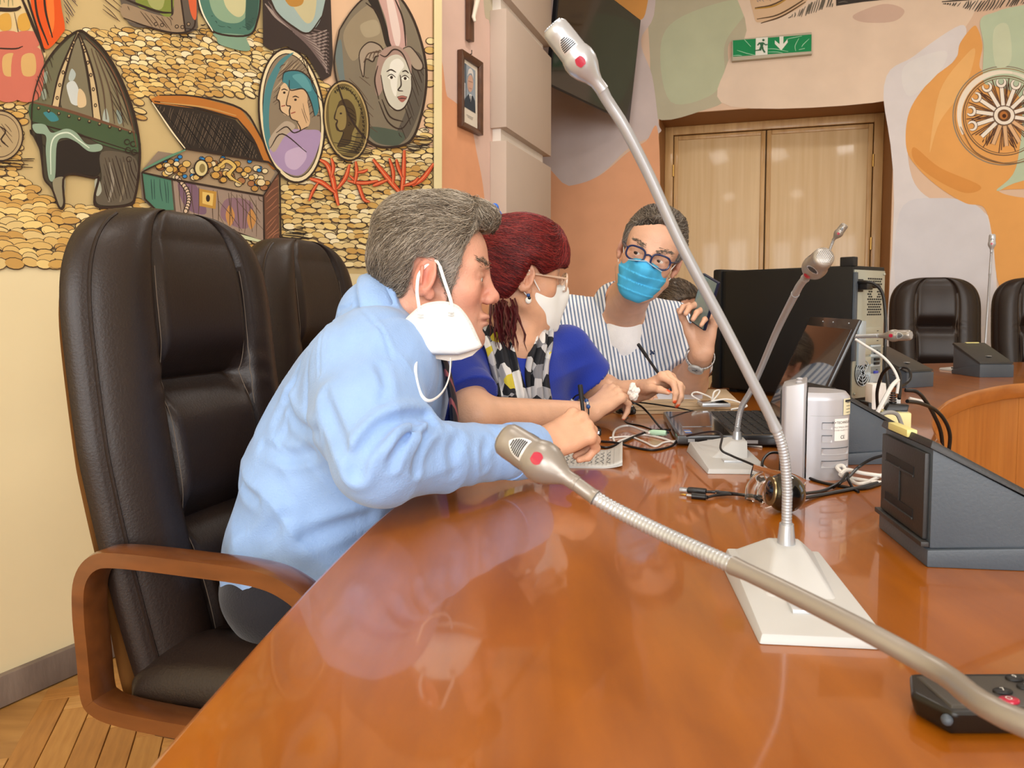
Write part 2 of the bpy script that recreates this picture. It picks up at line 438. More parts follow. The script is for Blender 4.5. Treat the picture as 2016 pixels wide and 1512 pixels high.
# ------------------------------------------------------------------ wall paintings (flat paint on the walls)
def paintmat(c, var=0.04, rough=0.9):
    return mat('wall_paint_' + c, c, rough=rough, var=min(var, .06), vscale=5, bump=0.03, bscale=90)
class Paint:
    """flat painted motif on a wall plane, coordinates read off the wall in photograph pixels"""
    def __init__(s, p0, n, base=0.0006, step=0.00025):
        s.p0, s.n, s.off, s.step, s.mb = p0, n, base, step, MB()
    def pt(s, u, v): return PL(u, v, s.p0, s.n) + s.n * s.off
    def up(s, k=1): s.off += s.step * k; return s
    def smooth(s, pts, closed=True, n=6):
        return [(p.x, p.y) for p in catmull([Vector((a, b, 0)) for a, b in pts], n, closed)]
    def fill(s, c, pts, smooth=True, var=0.04):
        if smooth: pts = s.smooth(pts)
        s.mb.add([s.pt(*p) for p in pts], [tuple(range(len(pts)))], paintmat(c, var))
        return s.up()
    def ell(s, c, cx, cy, rx, ry, rot=0.0, n=20):
        pts = []
        for k in range(n):
            t = 2 * math.pi * k / n
            x, y = rx * math.cos(t), ry * math.sin(t)
            pts.append((cx + x * math.cos(rot) - y * math.sin(rot), cy + x * math.sin(rot) + y * math.cos(rot)))
        s.mb.add([s.pt(*p) for p in pts], [tuple(range(n))], paintmat(c))
        return s.up()
    def ring(s, c, cx, cy, rx, ry, w, rot=0.0, n=40, a0=0.0, a1=6.2832):
        pts = []
        for k in range(n + 1):
            t = a0 + (a1 - a0) * k / n
            x, y = rx * math.cos(t), ry * math.sin(t)
            pts.append((cx + x * math.cos(rot) - y * math.sin(rot), cy + x * math.sin(rot) + y * math.cos(rot)))
        return s.line(c, w, pts, smooth=False)
    def line(s, c, w, pts, smooth=True, taper=True):
        if smooth and len(pts) > 2: pts = s.smooth(pts, False, 5)
        n = len(pts)
        vs_ = []
        for i in range(n):
            a, b = pts[max(i - 1, 0)], pts[min(i + 1, n - 1)]
            dx, dy = b[0] - a[0], b[1] - a[1]
            L = math.hypot(dx, dy) or 1
            ww = w / 2 * (0.45 + 0.55 * math.sin(math.pi * (i + .5) / n)) if taper else w / 2
            vs_ += [s.pt(pts[i][0] - dy / L * ww, pts[i][1] + dx / L * ww), s.pt(pts[i][0] + dy / L * ww, pts[i][1] - dx / L * ww)]
        s.mb.add(vs_, [(2 * i, 2 * i + 1, 2 * i + 3, 2 * i + 2) for i in range(n - 1)], paintmat(c))
        s.off += s.step * 0.02
        return s
    def hatch(s, c, w, poly, ang, gap, jit=0.35, keep=0.85):
        ca, sa = math.cos(ang), math.sin(ang)
        rp = [(x * ca + y * sa, -x * sa + y * ca) for x, y in poly]
        y0, y1 = min(p[1] for p in rp), max(p[1] for p in rp)
        y = y0 + gap * .5
        while y < y1:
            xs = []
            for i in range(len(rp)):
                (ax, ay), (bx_, by) = rp[i], rp[(i + 1) % len(rp)]
                if (ay > y) != (by > y): xs.append(ax + (y - ay) / (by - ay) * (bx_ - ax))
            xs.sort()
            for k in range(0, len(xs) - 1, 2):
                if random.random() > keep: continue
                L = xs[k + 1] - xs[k]
                a, b = xs[k] + L * random.uniform(0, .12), xs[k + 1] - L * random.uniform(0, .12)
                j = random.uniform(-gap, gap) * .5
                m_ = ((a + b) / 2, y + random.uniform(-1, 1) * gap * .3)
                s.line(c, w * random.uniform(.6, 1.2), [(px * ca - py * sa, px * sa + py * ca) for px, py in ((a, y), m_, (b, y + j))])
            y += gap * random.uniform(1 - jit, 1 + jit)
        return s.up()
    def done(s, name, parent, stuff=False):
        o = s.mb.build(name, None, parent, weld=False, recalc=False)
        if stuff: o['kind'] = 'stuff'
        return o
DK, DK2 = '35261c', '5a4636'
def inpoly(x, y, poly):
    r = False
    for i in range(len(poly)):
        (ax, ay), (bx_, by) = poly[i], poly[(i + 1) % len(poly)]
        if (ay > y) != (by > y) and x < ax + (y - ay) / (by - ay) * (bx_ - ax): r = not r
    return r

# ---- left wall: heap of coins
W = Paint(LP0, LN)
edge = [(-420, 492), (-300, 505), (-200, 500), (-90, 512), (0, 508), (60, 520), (120, 514), (200, 528), (300, 520), (400, 532), (480, 528), (560, 545), (650, 538), (760, 540), (850, 520)]
W.fill('c9b27e', [(-420, -420), (862, -420)] + [(862, 560)] + edge[::-1], smooth=False, var=0.14)
W.fill('e3bf9c', [(600, -420), (852, -420), (852, 300), (780, 296), (690, 300), (640, 180), (600, 60)], smooth=False)
coins = ['efdca6', 'e9cd84', 'd8b56e', 'cfa55a', 'c49a54', 'dcc182', 'f2e4bb', 'd8b974', 'ddc48a', 'e8d49a']
skip = [[(30, 330), (70, 120), (150, 55), (240, 140), (280, 300), (265, 410), (100, 400)],
        [(280, 195), (520, 190), (560, 330), (548, 475), (270, 400)], [(0, 40), (120, 60), (60, 190), (-60, 190), (-60, 40)],
        [(650, -50), (850, -50), (840, 240), (790, 285), (700, 290), (630, 150)]]
def heap(W, x0, x1, y0, y1, sz):
    y = y0
    while y < y1:
        t = (y - y0) / (y1 - y0)
        x = x0 + random.uniform(0, 20)
        while x < x1:
            big = 1.0 + 0.75 * max(0, min(1, (y - 300) / 200)) * max(0, min(1, (330 - x) / 260))
            rx, ry = sz * big * random.uniform(.8, 1.25), sz * .52 * big * random.uniform(.8, 1.2)
            rot = random.uniform(-.15, .3) + (0.25 if 180 < x < 560 and y < 280 else 0)
            cx, cy = x, y + random.uniform(-3, 3)
            if not any(inpoly(cx, cy, s_) for s_ in skip):
                warm = (150 < x < 420 and 130 < y < 260) or x < 160
                c = random.choice(coins[2:6] + coins[1:3] if warm else coins)
                o0 = W.off; W.step = .00003
                W.ell(random.choice((DK, DK2, '4a3826')), cx, cy, rx + 1.3, ry + 1.2, rot, 12)
                W.ell(c, cx + random.uniform(-.5, .5), cy - random.uniform(0, .8), rx - .5, ry - .5, rot, 12)
                if random.random() < .45: W.ring(DK2, cx + 1, cy + 1, rx * .75, ry * .7, 1.0, rot, 8, .3, 2.9)
                W.off = o0 + 2.5e-6
            x += rx * random.uniform(1.55, 1.95)
        y += sz * .80 * (1 + .55 * max(0, t - .6))
heap(W, -330, 850, 62, 520, 11.0)
W.done('painted_coins', wall_left, True)
TOPOFF = W.off + .0004
def LW(k=0): return Paint(LP0, LN, TOPOFF + k * .0009, .00004)

# ---- soldier's skirt and red cloak in the corner
p = LW()
p.fill('d8c08c', [(-330, -200), (40, -200), (60, 20), (88, 110), (62, 165), (58, 196), (-40, 196), (-330, 190)], False)
for x in (-300, -250, -200, -150, -100, -45, 5, 42):
    p.fill('cf9f45', [(x - 8, 32), (x + 10, 28), (x + 14, 55), (x, 62), (x - 10, 54)])
    p.fill('c66f5b', [(x - 14, 66), (x + 24, 64), (x + 30, 92), (x - 8, 94)])
    p.fill('c66f5b', [(x - 18, 104), (x + 36, 100), (x + 34, 190), (x - 16, 192)])
    p.fill('cfa86a', [(x - 2, 112), (x + 22, 108), (x + 24, 146), (x, 148)])
    p.line(DK2, 2, [(x + 20, 25), (x + 34, 90), (x + 56, 160)])
p.line(DK, 8, [(-330, 20), (-60, 18), (20, 20), (38, 14)]); p.line(DK, 3, [(-60, 92), (20, 97), (42, 92)])
p.hatch('6d7a55', 2, [(-330, -60), (26, -60), (26, 14), (-330, 14)], 1.5, 6)
p.fill('d9551c', [(44, -120), (108, -120), (116, 0), (124, 50), (120, 66), (88, 98), (70, 60), (58, 10)])
p.fill('ef7a33', [(88, -40), (98, -40), (104, 40), (96, 70), (90, 30)])
for a in ([(40, -40), (56, 14), (84, 102)], [(63, -40), (70, 30), (92, 90)], [(82, -40), (86, 20), (100, 75)]): p.line(DK, 4.5, a)
p.line(DK, 6, [(32, -20), (50, 22), (66, 62), (84, 104)])
p.hatch('5a4a4a', 2, [(112, -60), (150, -60), (148, 30), (128, 50)], 1.0, 5)
p.hatch(DK2, 2.2, [(190, -60), (236, -60), (238, 40), (228, 58), (196, 20)], 0.7, 8)
p.done('painted_soldier', wall_left)

# ---- great helmet
p = LW(1)
out = [(58, 262), (60, 200), (78, 140), (108, 94), (148, 62), (172, 72), (204, 104), (236, 160), (260, 226), (271, 290), (269, 340), (262, 386), (250, 404), (190, 408), (182, 388), (190, 352), (180, 350), (124, 346), (122, 404), (112, 408), (98, 372), (82, 350), (76, 300), (56, 258)]
p.fill('4a4334', out)
p.fill('6c6a4f', [(64, 205), (82, 142), (112, 98), (147, 68), (130, 110), (112, 160), (104, 216)])
p.fill('7d755c', [(120, 214), (126, 150), (150, 76), (162, 120), (172, 180), (180, 230)])
p.fill('83795c', [(188, 236), (180, 160), (160, 80), (196, 112), (228, 168), (252, 240), (258, 262)])
p.fill('c9cfca', [(134, 196), (128, 168), (142, 160), (152, 178), (152, 206), (140, 206)]); p.fill('aebab4', [(132, 152), (138, 136), (146, 146), (142, 158), (134, 160)])
p.fill('d6bd92', [(152, 176), (164, 186), (166, 208), (150, 210)]); p.fill('92a08e', [(82, 146), (90, 142), (88, 164), (80, 162)]); p.fill('a9b3a6', [(200, 224), (206, 214), (212, 240), (200, 244)])
p.fill('98a28f', [(78, 182), (86, 176), (88, 194), (80, 196)]); p.fill('8d9a8e', [(226, 218), (234, 222), (238, 240), (230, 244)])
for a, b in (([(98, 214), (112, 150), (136, 92), (148, 66)], [(112, 216), (122, 160), (138, 100), (150, 68)]), ([(180, 232), (172, 160), (160, 100), (150, 66)], [(196, 238), (184, 160), (168, 104), (152, 66)])):
    p.fill('cbb487', a + b[::-1], True)
    p.line(DK, 4, a); p.line(DK, 4, b)
    for t in (.12, .26, .4, .54, .68, .8):
        i = t * 3; k = int(i); f_ = i - k
        q = [((a[k][j] * (1 - f_) + a[k + 1][j] * f_) + (b[k][j] * (1 - f_) + b[k + 1][j] * f_)) / 2 for j in (0, 1)]
        p.ell(DK, q[0], q[1], 3.2, 4); p.ell('b49c72', q[0], q[1], 1.6, 2.2)
for a in ([(206, 236), (198, 170), (176, 96)], [(222, 244), (212, 176), (184, 100)], [(240, 250), (226, 180), (190, 104)]): p.line(DK2, 2.5, a)
p.fill('44573a', [(58, 204), (120, 218), (190, 240), (262, 262), (268, 300), (200, 286), (150, 262), (110, 262), (84, 246), (58, 240)])
p.fill('3d7f86', [(82, 222), (100, 222), (112, 236), (98, 240), (88, 232)])
p.line('6b4a34', 6, [(60, 202), (120, 216), (190, 238), (262, 262)]); p.line(DK, 3, [(58, 240), (100, 252), (160, 268), (268, 302)])
for t in range(10): p.ell(DK, 72 + t * 20, 214 + t * 5.2, 3.4, 3.6); p.ell('9a8a5c', 72 + t * 20, 213 + t * 5.2, 1.8, 1.9)
p.fill('2b231c', [(112, 280), (140, 276), (170, 292), (192, 300), (190, 344), (150, 342), (124, 346), (108, 360), (104, 300)])
p.fill('2b231c', [(66, 262), (78, 268), (80, 340), (74, 300)])
p.fill('8da38c', [(60, 246), (84, 246), (98, 262), (126, 254), (146, 262), (166, 284), (190, 284), (198, 290), (192, 298), (170, 298), (146, 280), (124, 272), (108, 284), (104, 350), (92, 352), (86, 300), (86, 268), (66, 262)])
p.line('d3e0cc', 3, [(96, 344), (96, 290), (106, 268), (130, 262), (150, 276), (172, 292)])
p.fill('5f5647', [(196, 300), (262, 312), (264, 372), (250, 400), (194, 404), (184, 384), (196, 352)])
p.fill('a7aa98', [(182, 358), (190, 352), (196, 376), (186, 386)]); p.line('8c8474', 6, [(212, 320), (218, 360), (210, 398)]); p.line('776c58', 6, [(240, 320), (242, 360), (232, 398)])
p.fill('8f876c', [(100, 356), (124, 352), (120, 400), (113, 408), (106, 392)])
p.hatch(DK, 2, [(200, 300), (268, 312), (262, 390), (200, 402)], 1.3, 6); p.hatch(DK, 1.6, [(66, 150), (104, 100), (92, 200), (62, 200)], 1.2, 7)
p.hatch(DK, 1.6, [(200, 110), (232, 168), (258, 252), (222, 240)], 1.1, 7)
for q in ((246, 280), (258, 284), (248, 296), (260, 300), (250, 314)): p.ring(DK, q[0], q[1], 5, 5, 2)
p.line(DK, 5, out[:9] + out[9:] + [out[0]])
p.line('6b4a34', 3, [(164, 74), (200, 112), (230, 166), (252, 230), (264, 290)])
p.done('painted_helmet', wall_left)

# ---- treasure chest
p = LW(2)
p.fill('8f7d6a', [(272, 340), (308, 298), (545, 336), (544, 474), (510, 478), (300, 414), (276, 392)], False)
p.fill('b9742f', [(292, 196), (310, 188), (380, 190), (470, 214), (506, 262), (534, 312), (540, 334), (524, 334), (496, 272), (460, 232), (380, 214), (300, 204)], False)
p.fill('31281f', [(300, 204), (380, 214), (460, 236), (494, 274), (512, 318), (362, 292), (330, 252)], False)
p.hatch('6b5a48', 1.5, [(305, 208), (380, 218), (458, 240), (492, 276), (508, 316), (364, 290)], 1.9, 6); p.hatch('15100c', 2, [(305, 208), (458, 240), (492, 276), (508, 316), (364, 290)], .9, 6)
for a in ([(292, 196), (330, 252), (360, 296)], [(300, 200), (380, 212), (464, 234)], [(310, 188), (380, 190), (470, 214), (506, 262), (540, 334)], [(464, 234), (496, 276), (520, 334)]): p.line(DK, 4, a)
p.line('efe0b8', 3, [(296, 202), (334, 258), (362, 294)]); p.line('c89a58', 3, [(312, 202), (400, 212), (462, 228)])
p.fill('a89070', [(274, 338), (360, 294), (520, 318), (538, 340), (512, 386), (300, 346)], False)
for _ in range(90):
    t, q = random.random(), random.random()
    x, y = 300 + t * 225, 346 - 40 * (1 - q) + t * 22 * q + 8 * t
    if not inpoly(x, y, [(280, 338), (360, 298), (516, 320), (536, 342), (510, 382), (300, 344)]): continue
    c = random.choice(['c99a4a', 'd8b467', 'b98a46', 'e2cfa0', '2f86c4', '2f86c4', 'a56f45'])
    r_ = 4 if c == '2f86c4' else random.uniform(5, 8)
    p.ell(DK, x, y, r_ + 1.4, r_ * .8 + 1.4, 0, 10); p.ell(c, x, y, r_, r_ * .8, 0, 10)
p.ell(DK, 390, 332, 15, 18); p.ell('d9c98f', 390, 332, 12, 15); p.ell('8d7b4a', 392, 332, 6, 9)
p.line('d9b866', 7, [(424, 330), (440, 318), (456, 330), (444, 346), (470, 362)]); p.line(DK, 2, [(421, 326), (440, 313), (460, 328), (450, 346), (474, 364)])
p.fill('4e7d67', [(273, 340), (330, 352), (336, 414), (300, 414), (278, 390)], False); p.hatch('2f4d45', 2, [(278, 348), (326, 356), (330, 406), (284, 392)], 1.5, 8)
p.fill('9a8676', [(334, 354), (512, 386), (512, 474), (340, 418)], False); p.fill('7b5f70', [(344, 360), (380, 366), (400, 420), (360, 410)]); p.fill('8a6b74', [(440, 392), (490, 400), (480, 450), (430, 430)])
p.fill('c08a4c', [(446, 404), (456, 426), (446, 446), (438, 424)]); p.fill('c08a4c', [(488, 412), (498, 432), (488, 452), (480, 432)])
p.hatch(DK2, 1.8, [(336, 356), (512, 388), (512, 472), (340, 416)], 1.55, 9); p.hatch(DK2, 1.5, [(420, 376), (512, 388), (512, 472), (420, 444)], .9, 14)
p.fill('704a36', [(514, 386), (542, 340), (544, 470), (516, 478)], False); p.hatch('a46c50', 2, [(516, 390), (540, 346), (542, 466), (518, 472)], -.8, 6)
p.fill('b98c3c', [(386, 372), (420, 378), (418, 412), (386, 406)], False); p.fill('e0bd6a', [(392, 378), (414, 382), (412, 406), (392, 401)], False); p.ell(DK, 403, 391, 4, 7)
for k in range(13):
    t = k / 12; x, y = 342 + 14 * math.sin(t * 3.1) + t * 16, 350 + t * 66
    p.ell(DK, x, y, 5.2, 5.6, 0, 9); p.ell('d6bda0', x, y, 3.4, 3.8, 0, 9)
for a in ([(272, 340), (334, 354), (512, 386), (514, 478)], [(272, 340), (278, 392), (300, 414), (420, 444), (514, 478), (546, 472), (544, 338), (512, 386)], [(272, 340), (360, 294), (522, 320), (544, 338)]): p.line(DK, 4.5, a, False)
p.line('5f8d70', 5, [(276, 334), (320, 312), (358, 296)])
p.hatch('2a221a', 2.4, [(516, 476), (590, 440), (610, 470), (560, 500), (500, 494)], .1, 5); p.line('c9d0a8', 7, [(420, 452), (470, 466), (510, 476)])
p.done('painted_treasure_chest', wall_left)

# ---- portrait medallion with two profiles
p = LW(3)
R_ = -0.10
p.ell(DK, 571, 228, 66, 134, R_, 48); p.ell('e8d9b0', 571, 228, 62, 130, R_, 48); p.ell(DK, 571, 228, 57, 123, R_, 48); p.ell('8b7c66', 571, 228, 55, 121, R_, 48)
p.fill('4d8489', [(514, 230), (520, 170), (545, 122), (575, 104), (552, 130), (532, 180), (526, 240), (534, 310), (520, 280)])
p.hatch(DK2, 2, [(530, 200), (548, 130), (600, 110), (622, 170), (626, 230), (560, 240)], -.7, 7); p.hatch('b9a584', 2, [(530, 180), (560, 120), (600, 118), (560, 180)], -.9, 9)
p.fill('a890b4', [(528, 290), (560, 258), (600, 256), (628, 262), (616, 310), (590, 344), (560, 340), (536, 318)]); p.fill('c2acc8', [(560, 300), (590, 290), (600, 310), (580, 334), (560, 326)]); p.fill('b3a28c', [(526, 276), (556, 240), (578, 250), (556, 270), (536, 300)])
p.fill('d9bb93', [(548, 172), (566, 160), (574, 190), (570, 222), (560, 228), (549, 218), (546, 198), (541, 194)])
p.fill('d3b086', [(566, 178), (598, 168), (602, 200), (606, 244), (586, 256), (580, 238), (569, 234), (566, 218), (568, 210), (561, 206)])
p.fill('417f88', [(552, 160), (556, 142), (580, 140), (600, 148), (618, 176), (624, 214), (616, 228), (606, 196), (592, 176), (568, 176), (560, 166)])
p.fill('5b9aa0', [(572, 150), (594, 148), (610, 176), (600, 180), (586, 166)])
for a in ([(548, 172), (541, 194), (546, 200), (549, 218), (562, 228)], [(566, 178), (560, 206), (568, 210), (566, 220), (570, 234), (584, 240)], [(566, 158), (568, 178), (594, 176), (608, 200), (616, 230)], [(552, 160), (558, 142), (590, 142), (616, 170), (626, 214)], [(580, 238), (588, 256), (576, 262)], [(540, 262), (560, 250), (576, 262), (602, 250)], [(528, 292), (552, 264), (600, 300)]): p.line(DK, 2.6, a)
for q in ((556, 182), (578, 196)): p.line(DK, 2.4, [(q[0] - 6, q[1] - 4), (q[0], q[1] - 6), (q[0] + 7, q[1] - 3)]); p.ell(DK, q[0], q[1] + 1, 2.6, 2.4)
p.line('9a4b3c', 2.4, [(550, 210), (558, 208)]); p.line('9a4b3c', 2.4, [(569, 224), (578, 221)])
p.hatch(DK2, 1.6, [(590, 200), (604, 200), (606, 244), (590, 250)], 1.3, 5)
for a in ([(596, 110), (612, 170), (630, 200)], [(588, 106), (606, 150)]): p.line(DK, 2, a)
p.done('painted_medallion', wall_left)

# ---- big amphora with a winged head, folds and bowl above
p = LW(4)
p.fill('3a2f2a', [(512, -200), (640, -200), (652, 120), (648, 150), (630, 160), (600, 110), (560, 92), (530, 100), (514, 90)], False)
for k in range(13): p.line('a2938a', 4, [(518 + k * 5, 8 + k * 5), (545 + k * 6, 40 + k * 4), (600 + k * 3, 70 + k * 5), (640, 60 + k * 7)])
for k in range(11): p.line('71605c', 3, [(524 + k * 5, 4 + k * 6), (555 + k * 5, 42 + k * 5), (644, 66 + k * 8)])
p.fill('9fb4b0', [(522, -60), (632, -60), (630, 30), (604, 64), (570, 50), (540, 22)]); p.fill('c6bd94', [(560, -20), (614, -30), (616, 30), (596, 44)]); p.line(DK, 4, [(520, -20), (540, 24), (574, 54), (604, 66), (632, 30)])
p.fill('b6853c', [(552, -20), (590, -24), (592, 8), (566, 12)])
body = [(664, 60), (690, 20), (720, -6), (770, -14), (806, 30), (830, 100), (836, 160), (826, 226), (806, 276), (770, 290), (730, 284), (694, 246), (668, 190), (654, 126)]
p.fill('7f7562', body); p.fill('97896f', [(672, 70), (700, 26), (740, 10), (756, 90), (720, 96), (690, 120)]); p.fill('6d7a78', [(656, 110), (668, 80), (676, 160), (700, 230), (676, 196)]); p.fill('5d564b', [(790, 110), (826, 110), (830, 190), (800, 270), (772, 276), (800, 200)]); p.fill('4f5a4c', [(720, 250), (790, 262), (780, 286), (736, 280)])
p.fill('a99c80', [(706, 50), (736, 40), (744, 66), (716, 74)]); p.hatch(DK2, 1.8, [(668, 150), (720, 150), (740, 270), (700, 240)], .8, 8); p.hatch(DK, 1.8, [(800, 130), (832, 130), (822, 220), (796, 276), (780, 270)], 1.2, 7)
p.fill('2b231c', [(716, -10), (736, -10), (766, 84), (756, 90), (742, 40)]); p.fill('c9a39a', [(738, -20), (770, -20), (790, 40), (796, 96), (768, 92), (756, 40)]); p.fill('e3cfc6', [(756, -10), (768, -8), (784, 60), (782, 90), (772, 80)])
p.line(DK, 3.5, [(716, 6), (742, 30), (758, 88)]); p.line(DK, 3.5, [(770, -10), (790, 40), (796, 100)])
for sgn, q in ((1, [(706, 136), (704, 104), (722, 84), (744, 90), (752, 108), (736, 112), (730, 122), (716, 118), (712, 152)]), (1, [(790, 96), (806, 94), (828, 124), (826, 138), (812, 136), (800, 118)])): p.fill('a59682', q); p.line(DK, 3, q + [q[0]])
for k in range(4): p.line(DK2, 2.4, [(712 + k * 9, 124 - k * 4), (722 + k * 7, 106 - k * 2), (740 + k * 3, 104)])
p.fill('a88d80', [(736, 140), (744, 106), (764, 92), (786, 94), (804, 116), (806, 150), (800, 180), (780, 130), (758, 130), (752, 170), (740, 190), (734, 170)])
p.fill('cfcdbd', [(746, 148), (756, 118), (778, 108), (796, 122), (806, 150), (804, 186), (792, 212), (776, 218), (760, 204), (752, 180)]); p.fill('e9e8dd', [(764, 128), (780, 116), (792, 130), (780, 150), (776, 190), (766, 170)]); p.fill('b2a894', [(752, 176), (762, 204), (776, 216), (764, 212)])
for a in ([(757, 142), (766, 138), (776, 143)], [(788, 142), (795, 140), (801, 145)], [(784, 148), (786, 168), (780, 178), (790, 180)], [(778, 192), (788, 190), (798, 192)], [(746, 148), (752, 182), (762, 206), (778, 218), (794, 210), (806, 180), (806, 150)], [(744, 108), (756, 112), (772, 98), (790, 108), (806, 148)], [(740, 130), (734, 160), (742, 196)], [(742, 200), (760, 240), (786, 254), (806, 230)], [(748, 196), (764, 230), (790, 240)]): p.line(DK, 3, a)
for q in ((767, 153), (794, 155)): p.ell('f2efe2', q[0], q[1], 7, 4); p.ell(DK, q[0], q[1], 3, 3.2); p.line(DK, 2, [(q[0] - 8, q[1] - 2), (q[0], q[1] - 6), (q[0] + 8, q[1])])
p.fill('a5685c', [(779, 193), (788, 189), (797, 193), (788, 202)]); p.line(DK, 1.8, [(780, 195), (788, 194), (797, 195)])
p.line(DK, 5, body + [body[0]])
p.hatch('2f261f', 2.4, [(790, 286), (836, 250), (852, 276), (846, 296), (800, 300)], .1, 5); p.hatch('2f261f', 2.4, [(650, 280), (700, 262), (740, 292), (720, 312), (660, 320)], .2, 5)
p.done('painted_amphora', wall_left)

# ---- bronze coin with an emperor's head
p = LW(5)
p.ell(DK, 678, 238, 46, 80, -.12, 40); p.ell('a08a5a', 678, 238, 43, 77, -.12, 40); p.ell('6a5a34', 678, 238, 40, 73, -.12, 40)
p.fill('8b7c48', [(650, 180), (690, 174), (706, 210), (690, 290), (660, 296), (644, 240)])
p.fill('4c3c22', [(664, 200), (680, 196), (694, 212), (698, 240), (690, 262), (684, 284), (660, 290), (670, 268), (672, 258), (660, 258), (656, 246), (658, 238), (653, 232), (660, 216)]); p.fill('93804c', [(662, 212), (674, 210), (678, 236), (674, 254), (662, 256), (658, 244), (656, 232)])
p.hatch('241a0e', 2, [(676, 200), (694, 212), (698, 244), (682, 248)], .6, 5); p.line(DK, 3, [(662, 206), (654, 232), (660, 238), (658, 248), (664, 258), (672, 262), (660, 290)]); p.ell(DK, 667, 224, 2.4, 2)
for k in range(26):
    t = math.radians(-118 + k * 7.5)
    cx, cy = 678 + 33 * math.cos(t) + 8 * math.sin(t) * .9, 238 + 64 * math.sin(t)
    p.line('2e2413', 2.2, [(cx - 2, cy - 3), (cx + 2, cy + 3)]); p.line('2e2413', 2.0, [(cx + 2, cy - 3), (cx + (1 if k % 2 else -2), cy + 2)])
p.ring('c4ac74', 678, 238, 41, 75, 2.4, -.12)
p.done('painted_bronze_coin', wall_left)

# ---- red coral branches
p = LW(6)
for w_, a in ((9, [(662, 405), (656, 380), (650, 350), (640, 325), (626, 315)]), (8, [(656, 380), (630, 360), (606, 352)]), (7, [(660, 372), (676, 350), (684, 324)]), (6, [(648, 350), (652, 330), (648, 312)]), (5, [(622, 360), (612, 376), (604, 396)]), (6, [(684, 346), (700, 362), (712, 392), (724, 398)]), (6, [(680, 356), (700, 360), (720, 360), (740, 356)]), (6, [(694, 362), (698, 340), (696, 318)]), (5, [(699, 340), (712, 338), (720, 334)]),
             (9, [(790, 386), (772, 366), (754, 344), (730, 314)]), (8, [(786, 384), (790, 350), (792, 296)]), (6, [(770, 362), (770, 338), (762, 312)]), (6, [(788, 350), (780, 330), (776, 314)]), (8, [(808, 366), (826, 354), (838, 340), (850, 322)]), (6, [(760, 354), (740, 362), (730, 366)]), (7, [(790, 390), (770, 398), (760, 400)]), (6, [(790, 366), (810, 360), (820, 350)])):
    p.line('7a2d14', w_ + 2.5, a); p.line('d1512a', w_, a); p.line('ea8a5e', w_ * .3, [(x - 1, y) for x, y in a])
p.done('painted_coral', wall_left)

# ---- cuirass, green vase and small coins
p = LW(1)
p.fill('5f554a', [(232, -120), (386, -120), (386, 30), (384, 58), (350, 66), (300, 56), (244, 36)]); p.fill('7d8a3c', [(256, -110), (340, -110), (336, 26), (300, 20), (264, 4)]); p.fill('a3a766', [(280, -60), (320, -60), (318, 14), (290, 8)])
p.fill('9a8468', [(240, 8), (300, 28), (336, 32), (340, 0), (352, 0), (360, 62), (340, 64), (290, 54), (240, 36)]); p.line(DK, 5, [(236, -4), (270, 10), (310, 24), (338, 26)]); p.line(DK, 4, [(240, 36), (290, 54), (346, 66), (380, 52), (374, 0)]); p.line(DK, 4, [(334, -40), (336, 30)]); p.line(DK, 4, [(348, -40), (362, 62)])
for q in ((304, 48), (316, 50), (345, 53), (356, 54), (368, 48)): p.ell(DK, q[0], q[1], 4, 4); p.ell('9a8468', q[0], q[1], 2.4, 2.4)
p.fill('d4633a', [(362, -60), (378, -60), (384, 20), (380, 40), (370, 16)]); p.hatch(DK2, 1.7, [(242, 10), (300, 30), (336, 34), (340, 62), (290, 52)], .9, 7); p.hatch('2f261f', 2.4, [(330, 60), (400, 48), (420, 74), (350, 78)], .1, 5)
p.done('painted_cuirass', wall_left)
p = LW(1)
vb = [(384, -120), (508, -120), (510, -10), (504, 40), (486, 70), (424, 66), (402, 40), (386, 0)]
p.fill('4f7a6a', vb); p.fill('8aa789', [(410, -60), (470, -60), (488, 10), (470, 44), (430, 40), (410, 6)]); p.fill('c7c496', [(436, -40), (474, -30), (480, 20), (464, 34), (440, 10)]); p.fill('39594e', [(488, -60), (506, -60), (504, 30), (488, 60), (480, 40)])
p.fill('7fa088', [(420, 66), (488, 70), (482, 76), (490, 98), (470, 100), (430, 88), (424, 76)]); p.line(DK, 4, vb + [vb[0]]); p.line('efe8cc', 3, [(384, -20), (396, 26), (416, 62)]); p.hatch('2f4d45', 2, [(396, 10), (430, 50), (490, 60), (500, 30), (470, 56), (430, 56)], .4, 5)
p.done('painted_vase', wall_left)
p = LW(2)
for cx, cy, rx, ry in ((-5, 268, 45, 48), (-150, 300, 48, 40)):
    p.ell(DK, cx, cy, rx + 3, ry + 3, 0, 36); p.ell('b09a72', cx, cy, rx, ry, 0, 36); p.ring(DK2, cx, cy, rx - 6, ry - 6, 2.4)
    p.hatch(DK2, 2, [(cx - 22, cy - 24), (cx + 22, cy - 26), (cx + 28, cy + 20), (cx - 18, cy + 26)], .9, 7); p.line(DK, 3, [(cx - 10, cy - 24), (cx + 12, cy - 10), (cx + 4, cy + 8), (cx + 18, cy + 22)])
p.hatch('3a2c1c', 2.6, [(-60, 318), (70, 312), (60, 330), (-60, 336)], .03, 5)
p.done('painted_large_coin', wall_left)

